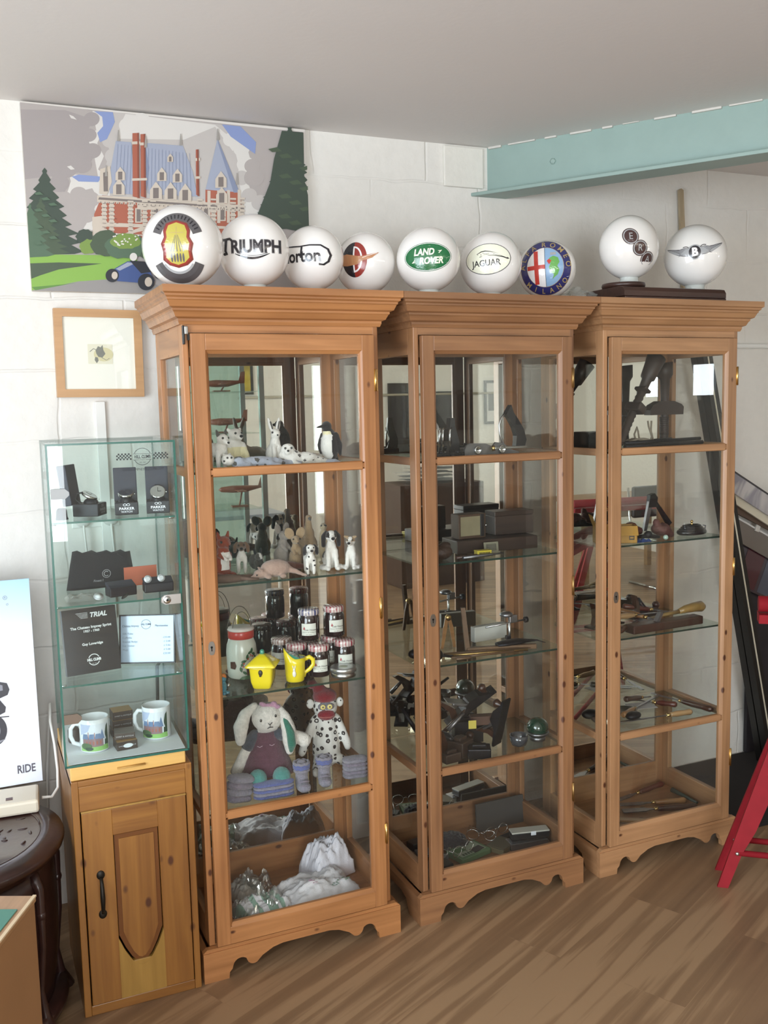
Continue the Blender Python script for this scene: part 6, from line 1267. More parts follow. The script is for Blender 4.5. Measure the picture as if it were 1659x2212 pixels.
part('dress', dress(), KP, RB); q = M(); q.tube([(.0645 * math.cos(2 * PI * k / 40), -.012 + .0485 * math.sin(2 * PI * k / 40), .029) for k in range(41)], .0022, n=8); part('dress_hem', q, knit('knit_rust', '7d5148'), RB)
H('sleeve', [L_([(-.024, -.006, .114), (-.040, -.012, .094)], [.0155, .0165])], KD); H('sleeve', [L_([(.024, -.006, .114), (.044, -.014, .114)], [.0150, .0160])], KD)
for s in (-1, 1): H('boot', [E_((s * .027, -.070, .036), (.021, .022, .022)), E_((s * .027, -.062, .020), (.017, .018, .018))], KG)
H('ear', [L_([(-.022, -.006, .186), (-.044, -.010, .170), (-.056, -.012, .140), (-.058, -.014, .108)], [.009, .014, .018, .012])], KW)
ER = H('ear', [L_([(.032, -.014, .180), (.044, -.022, .160), (.052, -.030, .130), (.054, -.032, .098), (.052, -.032, .080)], [.008, .013, .017, .017, .010])], KW)
me = blob([L_([(.038, -.024, .170), (.046, -.034, .150), (.054, -.044, .126), (.056, -.046, .098), (.054, -.044, .084)], [.003, .007, .010, .010, .005])], .002, 4, None, [knit('knit_green', '2f6e5c')], 'ear_lining'); link('ear_lining', me, parent=ER)
q = M(); q.ell((-.012, -.0395, .160), (.0028, .0018, .0036), n=10); part('eye', q, EYE, RB); q = M(); q.ell((.022, -.040, .168), (.0028, .0018, .0036), n=10); part('eye', q, EYE, RB)
q = M(); q.tube([(.004, -.0435, .153), (.008, -.0445, .150), (.013, -.0440, .155)], .0009, n=6); q.tube([(.008, -.0445, .150), (.008, -.0440, .144)], .0008, n=6); q.tube([(.002, -.0425, .141), (.008, -.0440, .144), (.015, -.0425, .143)], .0009, n=6); part('stitched_mouth', q, FBK, RB)
H('hair_bow', [E_((-.004, -.022, .192), (.010, .006, .006), (0, 25, 0)), E_((.018, -.022, .190), (.011, .006, .007), (0, -25, 0)), E_((.007, -.026, .191), (.005, .005, .005)), E_((.028, -.024, .184), (.008, .005, .006))], knit('knit_pink', 'b98ea6'), .002)
q = M(); q.tube([(-.022, -.0315, .098), (-.016, -.0325, .095), (-.010, -.0325, .098)], .0008, n=6); q.tube([(.006, -.0325, .099), (.012, -.0320, .096), (.018, -.0315, .099)], .0008, n=6); part('dress_stitching', q, knit('knit_lilac', 'b9a0ae'), RB)
# sock monkey in flower-print cotton
def flowers():
    m, nt, b, N, L = nodes('flower_cotton'); tc = N('ShaderNodeTexCoord'); mp = N('ShaderNodeMapping'); mp.inputs['Scale'].default_value = (62, 62, 62); L(tc.outputs['Object'], mp.inputs[0])
    v = N('ShaderNodeTexVoronoi'); v.inputs['Scale'].default_value = 1; v.inputs['Randomness'].default_value = .6; L(mp.outputs[0], v.inputs[0])
    n = N('ShaderNodeTexNoise'); n.inputs['Scale'].default_value = 2.8; L(mp.outputs[0], n.inputs[0]); a = N('ShaderNodeMath'); a.operation = 'MULTIPLY_ADD'; L(n.outputs[0], a.inputs[0]); a.inputs[1].default_value = .30; L(v.outputs['Distance'], a.inputs[2])
    cr = N('ShaderNodeValToRGB'); cr.color_ramp.interpolation = 'CONSTANT'; e = cr.color_ramp.elements; e[0].position = 0; e[0].color = lin('d8d6d0'); e[1].position = .28; e[1].color = lin('2a2527'); x = cr.color_ramp.elements.new(.50); x.color = lin('d8d6d0'); L(a.outputs[0], cr.inputs[0])
    L(cr.outputs[0], b.inputs['Base Color']); b.inputs['Roughness'].default_value = .9; return m
FLW = flowers(); MK = thing('sock_monkey', 'sock monkey in black and white flower print with a red hat, sitting at the right', 'doll', on(706, .225, S4), (0, 0, -14)); MK.scale = (1.28,) * 3; RB = MK
RK = knit('knit_red', '7d1f2a')
H('body', [L_([(0, 0, .03), (0, 0, .07), (0, 0, .115)], [.036, .035, .028]), E_((0, -.002, .150), (.031, .028, .032)), L_([(-.026, -.004, .118), (-.042, -.012, .090), (-.056, -.020, .060), (-.064, -.030, .045)], [.012, .011, .011, .010]), L_([(.026, -.004, .118), (.040, -.010, .088), (.050, -.014, .058), (.052, -.016, .046)], [.012, .011, .011, .009]), L_([(-.02, -.01, .02), (-.03, -.05, .012), (-.034, -.085, .011)], [.014, .012, .011]), L_([(.02, -.01, .02), (.046, -.03, .012), (.066, -.045, .011)], [.014, .012, .011])], FLW, .003, 0)
for s in (-1, 1): H('ear', [E_((s * .037, .0, .158), (.010, .007, .013))], FLW, .002, 0)
H('mouth', [E_((0, -.026, .135), (.023, .013, .014))], RK); q = M(); q.tube([(-.019, -.0375, .135), (-.008, -.0395, .133), (.008, -.0395, .133), (.019, -.0375, .135)], .0009, n=6); part('mouth_stitching', q, knit('knit_salmon', 'b5655c'), MK)
H('hat', [E_((0, -.001, .176), (.031, .029, .020)), E_((-.014, .006, .194), (.017, .014, .014))], RK); H('hat_pompom', [E_((-.030, .010, .205), (.014, .013, .012))], RK)
H('face_patch', [E_((0, -.0245, .156), (.022, .006, .012))], knit('felt_eye_patch', '77757c'), .002, 0)
for s in (-1, 1):
    q = M(); q.T = Matrix.Translation((s * .0085, -.031, .157)) @ Matrix.Rotation(R(90), 4, 'X'); q.lathe([(.0065, -.001), (.0065, .001), (.005, .0016), (0, .0014)], n=20); e = part('eye', q, mat('button_yellow', 'd5c47a', rough=.4), MK); q = M(); q.ell((s * .0085, -.0328, .157), (.0022, .001, .0022), n=8); part('button_centre', q, FDG, e)
# knitted socks and bootees
SKG, SKB, SKM = knit('yarn_grey', '85828e', 300), knit('yarn_blue', '5b659a', 300), knit('yarn_mauve', '7d7684', 300)
def folded(px, y, rz, label, w, d_, h, m1, m2, tilt=0, n=5):
    o = thing('folded_socks', label, 'socks', on(px, y, S4), (0, tilt, rz), 'knitted socks along the front of the fourth shelf')
    for k in range(n):
        t = h / n; s_ = 1 - .05 * abs(k - n / 2); me = blob([E_((0, 0, t * (k + .5)), (w * s_, d_ * s_, t * .72)), E_((w * .5, 0, t * (k + .5)), (w * .5, d_ * .9, t * .7)), E_((-w * .5, 0, t * (k + .5)), (w * .5, d_ * .9, t * .7))], .003, 3, None, [m1 if k % 2 == 0 else m2], 'layer', .001); link('folded_layer', me, parent=o)
    return o
folded(513, .072, 24, 'mauve-grey folded knitted socks at the left of the fourth shelf', .042, .034, .075, SKM, SKG, 14, 4)
folded(592, .055, -4, 'blue and grey folded knitted socks in front of the rabbit doll', .064, .026, .046, SKB, SKG)
folded(768, .085, -8, 'grey folded knitted socks at the right of the fourth shelf', .042, .030, .062, SKG, SKM)
def bootee(px, y, rz, label):
    o = thing('knitted_bootee', label, 'bootee', on(px, y, S4), (0, 0, rz), 'pair of grey knitted bootees')
    me = blob([L_([(0, .012, .016), (0, .014, .045), (0, .012, .072)], [.021, .019, .020]), E_((0, -.010, .015), (.021, .026, .015)), E_((0, -.022, .016), (.019, .016, .014))], .0028, 5, None, [SKG], 'foot', .001); link('foot', me, parent=o)
    for z, r_, m_ in ((.083, .022, SKG), (.076, .0225, SKB), (.069, .0215, SKB), (.060, .0205, SKG)):
        q = M(); q.tube([(r_ * math.cos(2 * PI * k / 30), .012 + r_ * .95 * math.sin(2 * PI * k / 30), z + .0015 * math.sin(k * 1.7)) for k in range(31)], .0045, n=8); part('cuff_band', q, m_, o)
    q = M(); q.tube([(-.012, -.028, .026), (0, -.034, .028), (.012, -.028, .026)], .003, n=8); q.tube([(-.014, -.018, .034), (0, -.022, .037), (.014, -.018, .034)], .003, n=8); part('knitted_ridge', q, SKM, o)
bootee(655, .055, -4, 'grey knitted bootee with a blue cuff, the left one of the pair'); bootee(702, .065, -14, 'grey knitted bootee with a blue cuff, the right one of the pair')
# ---------------------------------------------------------------- bottom: bagged table linen
def cloth(name, c, spots_=None): return mat(name, c, rough=.85, spec=.2, sheen=.2, bump=.3, bscale=300)
LW, LM = cloth('linen_white', 'dcdadd'), cloth('linen_mint', '93b0a0')
def linen(px, y, rz, label, w, d_, h, m1, stripe=None, seed=0, tilt=0, deco=False):
    o = thing('folded_tablecloth', label, 'tablecloth', on(px, y, S5 + .001), (0, tilt, rz), 'table linen in the bottom of the left cabinet')
    n = 34; vs = []
    for j in range(n + 1):
        for i in range(n + 1):
            u, v = i / n * 2 - 1, j / n * 2 - 1; e = (1 - abs(u) ** 5) * (1 - abs(v) ** 5); nz = noise.noise(Vector((u * 1.6, v * 1.6, seed))) + .45 * noise.noise(Vector((u * 5, v * 5, seed))) + .3 * noise.noise(Vector((u * 11, v * 11, seed)))
            vs.append((u * w * (1 + .04 * nz), v * d_ * (1 + .05 * nz), max(.001, h * (.3 + .7 * e) * (1 + .35 * nz) * (1 if e > .02 else .2))))
    top = [(x, y_, z) for x, y_, z in vs]; N_ = len(top); bot = [(x, y_, .0005) for x, y_, z in vs]
    F_ = [(j * (n + 1) + i, j * (n + 1) + i + 1, (j + 1) * (n + 1) + i + 1, (j + 1) * (n + 1) + i) for j in range(n) for i in range(n)]
    q = M(); q.add(top, F_, 0, True)
    if stripe:
        for k, (j, i) in enumerate([(j, i) for j in range(n) for i in range(n)]):
            if stripe(i / n, j / n): q.mi[k] = 1
    rim = list(range(n + 1)) + [j * (n + 1) + n for j in range(1, n + 1)] + [n * (n + 1) + i for i in range(n - 1, -1, -1)] + [j * (n + 1) for j in range(n - 1, 0, -1)]
    q.add([top[r_] for r_ in rim] + [bot[r_] for r_ in rim], [(k, (k + 1) % len(rim), (k + 1) % len(rim) + len(rim), k + len(rim)) for k in range(len(rim))])
    part('cloth', q, [m1, LM], o)
    if deco:
        rr = random.Random(seed)
        for cx, cy, mm in ((.045, -.05, LMD), (.085, -.045, LMD), (-.03, -.03, PKD)):
            q = M()
            for _ in range(9):
                x, y_ = cx + rr.uniform(-.014, .014), cy + rr.uniform(-.010, .010); i = round((x / w + 1) / 2 * n); j = round((y_ / d_ + 1) / 2 * n); z = top[min(N_ - 1, j * (n + 1) + i)][2]; q.ell((x, y_, z + .0008), (.0045, .0022, .0008), (0, 0, rr.uniform(0, 180)), n=8)
            part('embroidered_sprig', q, mm, o)
    return o
LMD, PKD = mat('embroidery_green', '7f9c88', rough=.8), mat('embroidery_pink', 'c3a3b4', rough=.8)
linen(682, .118, 14, 'large folded white tablecloth with green embroidered sprigs', .125, .080, .062, LW, None, 2, 0, True)
linen(706, .235, 20, 'white towel folded at the back, on the right of the bottom shelf', .078, .052, .115, cloth('towel_white', 'e0dfe8'), None, 5)
linen(572, .085, 12, 'mint and white striped folded napkins in clear film', .080, .062, .056, LW, lambda u, v: int(u * 13) % 3 == 0 or .42 < u < .62, 7)
linen(535, .215, 4, 'white folded cloth at the back left of the bottom shelf', .050, .060, .045, cloth('linen_grey', 'b9b4ac'), None, 9)
film('clear_packet', 'crinkled clear film sleeve over the striped napkins at the bottom', on(566, .085, S5 + .003), .086, .070, .074, 11, FILM2, 26, 6, 'clear film sleeves over the linen')
film('clear_packet', 'crinkled clear film sleeve at the back left of the bottom shelf', on(548, .225, S5 + .004), .066, .055, .062, 15, FILM2, 26, -4, 'clear film sleeves over the linen')
# ---------------------------------------------------------------- old hand tools in the middle and right cabinets
IRN = mat('dark_iron', '26262a', rough=.42, metal=.75, var=.25, vscale=60); IRM = mat('worn_steel', '8a8a8d', rough=.35, metal=.9, var=.15, vscale=50); BAK = mat('black_grip', '1a191c', rough=.3, coat=.4)
HDL = [wood('handle_%s' % n, a, b, 'x', rough=.35, knots=0, coat=.4) for n, a, b in (('dark', '4a2c1c', '331c12'), ('tan', 'a5794a', '7d5630'), ('pale', 'b89468', '94703f'), ('red', '6b3220', '4c2015'))]
DKT = wood('dark_tool_timber', '3d2c22', '2b1e17', 'x', knots=0); BWT = wood('brown_tool_timber', '6e5338', '553d28', 'x', knots=0)
def chisel(pa, ya, pb, yb, z, label, h=1, bw=.010, tz=0, hz=.011, group='chisels and gouges in the right cabinet', cat='chisel', name='chisel', hl=.115):
    """blade tip at column pa, depth ya; handle end at pb, yb"""
    a = on(pa, ya, z + .003 + tz) if ya < 10 else P(pa, ya, Z=z + .003 + tz); b = on(pb, yb, z + hz) if yb < 10 else P(pb, yb, Z=z + hz); a.y = min(a.y, .325); b.y = min(b.y, .325); v = b - a; Ln = v.length; o = thing(name, label, cat, a, (0, 0, 0), group); o.rotation_euler = v.to_track_quat('X', 'Z').to_euler()
    k = Ln - hl; q = M(); q.prism([(0, -.4 * bw), (.006, -.5 * bw), (k * .72, -.42 * bw), (k * .8, -.25 * bw), (k, -.0030), (k, .0030), (k * .8, .25 * bw), (k * .72, .42 * bw), (.006, .5 * bw), (0, .4 * bw)], -.0016, .0016, 'z'); part('blade', q, IRM, o)
    q = M(); q.tube([(k - .002, 0, 0), (k + .014, 0, 0)], [.006, .0075], n=14); part('ferrule', q, BRASS, o)
    q = M(); q.tube([(k + .012, 0, 0), (k + .02, 0, 0), (k + hl * .4, 0, 0), (k + hl * .7, 0, 0), (k + hl * .93, 0, 0), (Ln, 0, 0)], [.0075, .0085, .0110, .0095, .0115, .007], n=16); part('handle', q, HDL[h], o); return o
def bplane(p, rz, label, L_=.2, rot=(0, 0), m=IRN, group='hand planes in the middle cabinet', wd=.05):
    o = thing('hand_plane', label, 'hand plane', p, (rot[0], rot[1], rz), group); q = M()
    q.prism([(0, 0), (L_, 0), (L_, .006), (L_ * .9, .008), (L_ * .72, .030), (L_ * .52, .034), (L_ * .34, .012), (L_ * .05, .008), (0, .006)], -wd / 2, wd / 2, 'y'); part('body', q, m, o)
    q = M(); q.prism([(L_ * .12, .010), (L_ * .24, .010), (L_ * .27, .035), (L_ * .22, .062), (L_ * .16, .085), (L_ * .09, .090), (L_ * .13, .066), (L_ * .16, .040)], -.010, .010, 'y'); part('tote', q, HDL[0], o)
    q = M(); q.lathe([(.010, .008), (.008, .016), (.013, .030), (.015, .038), (.008, .046), (0, .047)], (L_ * .84, 0, 0), n=20); part('knob', q, HDL[0], o)
    q = M(); q.T = Matrix.Translation((L_ * .56, 0, .012)) @ Matrix.Rotation(R(-44), 4, 'Y'); q.box(-.003, 0, -wd * .4, wd * .4, 0, .095, ch=.001); q.box(-.012, -.004, -wd * .33, wd * .33, .015, .072, ch=.003); part('cutting_iron', q, IRM, o); return o
def bx(name, label, cat, px, y, z, rz, w, d_, h, m, lidm=None, group=None, ch=.002):
    o = thing(name, label, cat, on(px, y, z) if y < 10 else P(px, y, Z=z), (0, 0, rz), group); part('box_body', M().box(-w / 2, w / 2, -d_ / 2, d_ / 2, 0, h * (.8 if lidm else 1), ch=ch), m, o)
    if lidm: part('lid', M().box(-w / 2 - .0008, w / 2 + .0008, -d_ / 2 - .0008, d_ / 2 + .0008, h * .8, h, ch=ch), lidm, o)
    return o
# ---- middle cabinet, top shelf
pp = on(1004, .070, S1); cp = thing('combination_plane', 'metal combination plane with a black curved handle on the top shelf', 'hand plane', pp, (0, 0, 2)); cp.scale = (1.1, 1.1, 1.25); mp_ = mpp(pp)
q = M(); q.prism([(0, 0), (.185, 0), (.185, .010), (.15, .018), (.13, .034), (.105, .036), (.095, .026), (.07, .034), (.02, .036), (.006, .030), (0, .018)], 0, .008, 'y'); q.box(0, .185, .05, .056, 0, .024, ch=.002); part('body', q, IRM, cp)
for x in (.042, .125): q = M(); q.T = Matrix.Translation((x, -.001, .018)) @ Matrix.Rotation(R(90), 4, 'X'); q.lathe([(.011, 0), (.011, .004), (.008, .006), (.0075, .002), (0, .002)], n=22); q.T = Matrix(); q.tube([(x, 0, .018), (x, .11, .018)], .004, n=10); part('depth_wheel', q, CHR, cp)
q = M(); q.tube([(.09, -.002, .02), (.098, -.006, .022)], .007, n=12); part('thumbscrew', q, BRASS, cp)
q = M(); hp = [(.205, .024), (.210, .040), (.200, .068), (.182, .092), (.166, .110), (.158, .130), (.150, .120), (.140, .106), (.152, .094), (.166, .074), (.176, .050), (.172, .024)]; q.prism(hp, -.004, .016, 'y'); part('handle', q, BAK, cp)
q = M(); q.tube([(.172, .004, .022), (.15, .004, .018), (.134, .004, .03), (.122, .004, .055), (.12, .004, .08), (.128, .004, .098), (.145, .004, .110)], .003, n=10); part('guard_loop', q, STEEL, cp); part('sole', M().box(.10, .21, -.006, .03, .018, .024, ch=.001), STEEL, cp)
rt = thing('router_plane', 'black iron tool with tall steel posts at the left of the top shelf', 'hand tool', on(962, .11, S1), (0, 0, 10)); q = M(); q.box(-.04, .05, -.03, .03, 0, .016, ch=.004); part('base', q, IRN, rt)
for x in (-.030, -.016, .012): q = M(); q.tube([(x, -.01, .01), (x, -.01, .088), (x + .006, -.01, .094)], .0035, n=8); part('steel_post', q, CHR, rt)
q = M(); q.prism([(.010, .016), (.052, .016), (.050, .05), (.034, .10), (.032, .126), (.016, .126), (.012, .09), (.020, .05)], -.010, .010, 'y'); part('grip', q, BAK, rt)
for k, (px, y) in enumerate(((946, .05), (985, .045), (1085, .21), (1040, .20))):
    q = M(); q.at((0, 0, 0), (0, 0, 25 * k)); q.cb((0, 0, .009), (.05, .022, .018), ch=.004); q.tube([(-.03, 0, .012), (.04, 0, .016)], .005, n=10); q.lathe([(.009, .016), (.007, .026), (0, .028)], (.01, 0, 0), n=14)
    solo('iron_fitting', ('small black iron fitting at the front left of the top shelf', 'black iron fitting beside the combination plane', 'dark iron fitting behind the black curved handle', 'dark iron fitting behind the metal plate')[k], 'hand tool', q, IRN, on(px, y, S1), group='iron fittings on the top shelf')
# ---- second shelf: boxes
bx('dark_wooden_box', 'long dark wooden box standing at the back right of the second shelf', 'box', 1100, .235, S2 + .043, -2, .150, .07, .080, wood('rosewood', '3f3128', '2c211b', 'x', knots=0), wood('rosewood'  , '', '') if 0 else mat('rosewood_lid', '3a2d25', rough=.35))
bc = bx('lined_case', 'open wooden case with a pale lining and black latch, left of the dark box', 'case', 1012, .205, S2 + .043, 2, .105, .05, .082, mat('case_brown', '4e3a2a', rough=.5))
part('pale_lining', M().box(-.045, .030, -.0262, -.0252, .010, .074), mat('pale_lining', '8c8468', rough=.7, var=.1), bc); part('latch', M().box(.030, .044, -.030, -.025, .006, .080, ch=.001), BAK, bc); q = M(); q.ell((.050, -.030, .042), .004, n=10); part('latch_stud', q, CHR, bc)
bx('flat_dark_box', 'flat dark brown box lying under the lined case and the dark box', 'box', 1058, .200, S2, -3, .30, .12, .042, DKT)
tn2 = bx('yellow_tin', 'small yellow tin with dark printing at the front of the second shelf', 'tin', 1043, .075, S2, -6, .050, .028, .020, mat('tin_yellow', 'c9b83a', rough=.4), mat('tin_yellow')); d = D(); [d.rect(-.018 + .0055 * k, -.0145 + .0055 * k, .009, .015, 0) for k in range(7)]; d.rect(-.022, .022, .0045, .0058, 0); flat(d, tn2, 'printing', [mat('tin_ink', '3c3420', rough=.5)], facing(-.0152))
cd2 = thing('label_card', 'small grey printed card standing behind the yellow tin', 'card', on(1062, .115, S2), (-8, 0, -4)); part('card', M().box(-.026, .026, 0, .002, 0, .036), mat('card_grey', '7e7c68', rough=.6), cd2); d = D(); d.rect(-.018, .018, .008, .030, 0); [d.line([(-.015, .012 + .005 * k), (.015, .012 + .005 * k)], .0012, 1, 2) for k in range(4)]; flat(d, cd2, 'printing', [mat('card_ink', '4c4a40', rough=.6), mat('card_grey')], facing(-.0002))
me = blob([E_((0, 0, .024), (.035, .03, .024)), E_((.012, .0, .044), (.018, .02, .012)), L_([(-.03, .0, .02), (-.045, -.01, .008)], [.015, .009])], .003, 5, None, [mat('brown_leather', '3f2c20', rough=.55)], 'bag', .002); solo('leather_pouch', 'slumped brown leather pouch at the left front of the second shelf', 'pouch', me, None, on(955, .085, S2), (0, 0, 10))
for k, (a, b, y) in enumerate(((985, 1062, .055), (1000, 1088, .045))):
    p, p2 = on(a, y, S2 + .006), on(b, y + .02, S2 + .006); q = M(); v = p2 - p; q.tube([(0, 0, 0), v * .7, v * .72, v], [.005, .005, .0035, .002], n=10); solo('engraving_tool', ('dark round tool lying in front of the yellow tin', 'dark pointed steel tool at the very front of the second shelf')[k], 'hand tool', q, (HDL[0], IRM)[k], p)
# ---- third shelf
ts = thing('timber_square', 'large wooden try square with an upright arm on the third shelf', 'try square', on(1008, .120, S3), (0, 0, -16)); q = M(); q.prism([(-.004, .0), (.012, .0), (-.004, .150), (-.018, .150)], -.006, .006, 'y'); part('upright_arm', q, BWT, ts); q = M(); q.box(.0, .235, -.010, .010, 0, .016, ch=.002); part('stock', q, BWT, ts)
cdw = thing('white_card_box', 'white card box standing behind the steel gauge on the third shelf', 'box', on(1056, .235, S3), (0, 0, 6)); part('card', M().box(-.068, .068, -.012, .012, 0, .052, ch=.001), mat('card_white', 'cfd2cc', rough=.6), cdw)
sgp = thing('steel_gauge', 'steel marking gauge with a knurled wheel standing over the white box', 'gauge', on(1101, .13, S3), (0, 0, -4)); q = M(); q.tube([(0, 0, 0), (0, 0, .095)], .0045, n=12); part('post', q, STEEL, sgp); q = M(); q.tube([(-.09, 0, .070), (.055, 0, .082)], .003, n=10); part('rod', q, STEEL, sgp)
q = M(); q.T = Matrix.Translation((.062, 0, .082)) @ Matrix.Rotation(R(88), 4, 'Y'); q.lathe([(.009, -.006), (.010, -.005), (.010, .005), (.009, .006)], n=18); part('wheel', q, IRN, sgp); q = M(); q.T = Matrix.Translation((-.012, 0, .100)); q.lathe([(.018, 0), (.022, .003), (.022, .010), (.012, .016), (0, .017)], n=24); q.T = Matrix(); q.cb((.012, 0, .09), (.03, .014, .026), ch=.003); part('gauge_head', q, IRM, sgp); q = M(); q.cb((-.006, 0, .028), (.018, .014, .014), ch=.003); q.lathe([(.02, 0), (.02, .006)], n=20); part('clamp', q, IRN, sgp)
q = M(); q.tube([(0, 0, .010), (.03, 0, .012), (.08, .01, .012), (.11, .018, .010), (.15, .01, .010), (.17, -.012, .005)], [.016, .022, .024, .014, .006, .002], n=14, flat=.45); solo('black_trowel', 'flat black leaf-shaped trowel with a thin tail on the third shelf', 'trowel', q, IRN, on(1073, .095, S3 + .008), (0, 0, -8))
for k, (a, ya, b, yb, m_) in enumerate(((960, .10, 1140, .035, BRASS), (958, .12, 1146, .055, BWT), (975, .065, 1110, .040, BWT), (985, .045, 1018, .040, BWT))):
    p, p2 = on(a, ya, S3 + .005), on(b, yb, S3 + .005); q = M(); q.tube([(0, 0, 0), p2 - p], .0042, n=8); solo('measuring_rod', ('thin brass rod lying along the front of the third shelf', 'longest wooden rod, beside the brass one on the third shelf', 'wooden folding rule near the shelf edge', 'short wooden rule piece at the front left of the third shelf')[k], 'rod', q, m_, p)
cl = thing('wooden_callipers', 'wooden callipers standing open like an upturned V on the third shelf', 'callipers', on(968, .20, S3), (0, 0, -5))
for s in (-1, 1): q = M(); q.prism([(s * .024 - .005, 0), (s * .024 + .005, 0), (s * .012 + .008, .07), (s * .004 + .005, .108), (s * .004 - .005, .108), (s * .012 - .006, .07)], s * .003 - .003, s * .003 + .003, 'y'); part('leg', q, HDL[1], cl)
q = M(); q.T = Matrix.Translation((0, -.008, .104)) @ Matrix.Rotation(R(90), 4, 'X'); q.lathe([(.010, -.01), (.010, .002), (0, .003)], n=16); part('joint', q, BRASS, cl)
q = M(); q.ell((0, 0, .018), (.018, .014, .018), n=16); q.tube([(0, 0, .018), (.05, -.004, .008)], .005, n=8); solo('ball_tool', 'black ball-ended tool at the left edge of the third shelf', 'hand tool', q, IRN, on(946, .075, S3))
q = M(); q.ell((0, 0, .016), (.024, .018, .016), n=14); q.tube([(0, 0, .02), (.01, 0, .045), (.03, 0, .05)], .006, n=8); solo('dark_block_tool', 'small black iron tool seen through the side glass of the middle cabinet', 'hand tool', q, IRN, on(897, .13, S3))
# ---- fourth shelf: pile of planes
bplane(on(938, .10, S4), 20, 'dark plane lying at the bottom left of the pile', .21)
bplane(on(965, .18, S4 + .075), -14, 'dark plane tipped across the top of the pile', .2, (10, -34))
bplane(on(958, .24, S4 + .005), 5, 'dark plane at the back of the fourth shelf', .22)
bplane(on(908, .27, S4 + .002), -60, 'dark plane seen through the side glass on the fourth shelf', .18)
rp = bplane(on(1074, .100, S4 + .008), -80, 'black iron plane standing on its end between the pile and the green glass ball', .165, (0, 0), IRN); rp.rotation_euler = (R(0), R(-76), R(-62))
bx('boxed_tool', 'reddish brown box with a torn yellow end label in the pile of planes', 'box', 1043, .13, S4 + .078, -18, .088, .034, .030, mat('box_redbrown', '4c3022', rough=.5))
p = on(1018, .115, S4 + .080); q = M(); q.box(-.013, .013, -.020, -.0195, 0, .028); solo('yellow_label', 'torn yellow end label of the reddish brown box', 'label', q, mat('label_yellow', 'c2b24c', rough=.5), p, (0, 0, -18))
for k, (px, y, z, rx, ry, rz, w, d_, h) in enumerate(((995, .10, .0, 0, 0, 30, .07, .06, .05), (1010, .20, .0, 0, 0, -15, .10, .05, .075), (975, .055, .0, 0, 0, 8, .06, .03, .03), (1035, .055, .0, 8, 0, -25, .075, .045, .035))):
    q = M(); q.box(-w / 2, w / 2, -d_ / 2, d_ / 2, 0, h, ch=.003); q.box(-w * .3, w * .3, -d_ * .2, d_ * .2, h, h + .010, ch=.002); solo('wooden_block_plane', ('black block tool lying askew in the middle of the pile', 'tall dark block behind the pile of planes', 'small dark block at the front left of the fourth shelf', 'dark block at the front of the fourth shelf, left of the standing plane')[k], 'hand tool', q, (DKT, IRN, DKT, IRN)[k], on(px, y, S4 + z), (rx, ry, rz), 'dark block tools on the fourth shelf')
for k, (a, ya, za, b, yb, zb, m_) in enumerate(((950, .16, .05, 1025, .14, .155, HDL[0]), (968, .12, .08, 1002, .12, .130, IRM), (985, .22, .08, 1050, .21, .135, IRN), (900, .16, .08, 868, .2, .15, IRN))):
    p, p2 = on(a, ya, S4 + za), on(b, yb, S4 + zb); q = M(); q.tube([(0, 0, 0), (p2 - p) * .5, p2 - p], [.008, .007, .005], n=10); solo('tool_shaft', ('dark wooden shaft poking up from the pile', 'bright steel shaft among the planes', 'black iron shaft at the back of the pile', 'dark shaft leaning on the left side glass')[k], 'hand tool', q, m_, p)
q = M(); q.lathe([(.012, 0), (.024, .006), (.030, .022), (.031, .040), (.029, .040), (.027, .022), (.020, .010), (0, .008)], n=30); solo('glass_dish', 'smoky grey glass dish between the standing plane and the green ball', 'dish', q, mat('smoke_glass', '3a3d42', rough=.1, coat=1), on(1121, .075, S4))
gf2 = thing('green_glass_ball', 'dark green glass ball at the right of the fourth shelf', 'glass ball', on(1161, .095, S4 + .010)); q = M(); q.ell((0, 0, .036), (.037, .037, .034), n=36); part('ball', q, mat('bottle_green', '0f3324', rough=.06, coat=1), gf2); q = M(); q.tube([(.036 * math.cos(2 * PI * k / 30), .036 * math.sin(2 * PI * k / 30), .018) for k in range(31)], .004, n=8); q.lathe([(.02, -.010), (.026, -.008), (.028, .006)], n=24); part('metal_ring', q, IRM, gf2)
# ---- bottom shelf of the middle cabinet
solo('slate', 'dark grey slate board standing at the back of the bottom shelf', 'board', M().box(-.10, .10, 0, .008, 0, .10, ch=.001), mat('slate_dark', '3e3b38', rough=.7), on(1083, .285, S5), (-6, 0, 1))
me = blob([E_((0, 0, .028), (.055, .04, .028)), E_((-.03, .01, .038), (.03, .03, .02)), E_((.03, -.01, .02), (.03, .03, .016))], .004, 3, None, [mat('navy_cloth', '1d1c24', rough=.95, sheen=.3)], 'cloth', .006); solo('dark_cloth', 'crumpled near-black cloth at the back left of the bottom shelf', 'cloth', me, None, on(975, .22, S5))
gt = bx('green_book', 'flat green and white printed book at the front of the bottom shelf', 'book', 1012, 1846, S5, 14, .13, .085, .018, mat('book_green', '5f7d58', rough=.5)); d = D(); d.rect(-.055, .055, -.030, .034, 1, 1); [d.rect(-.045 + .0115 * k, -.037 + .0115 * k, -.026, -.014, 0, 2) for k in range(8)]; d.rect(-.05, -.01, .0, .028, 2, 2); flat(d, gt, 'cover_print', [mat('print_dkgreen', '24402a', rough=.5), mat('print_pale', '9aa792', rough=.5), mat('print_midgreen', '4d7048', rough=.5)], lying(.0183))
bx('tan_tin', 'square tan tin with a dark label right of the green book', 'tin', 1083, 1833, S5, 30, .085, .065, .022, mat('tin_tan', '7d7458', rough=.4, metal=.3), mat('tin_dark', '5c5644', rough=.4, metal=.3))
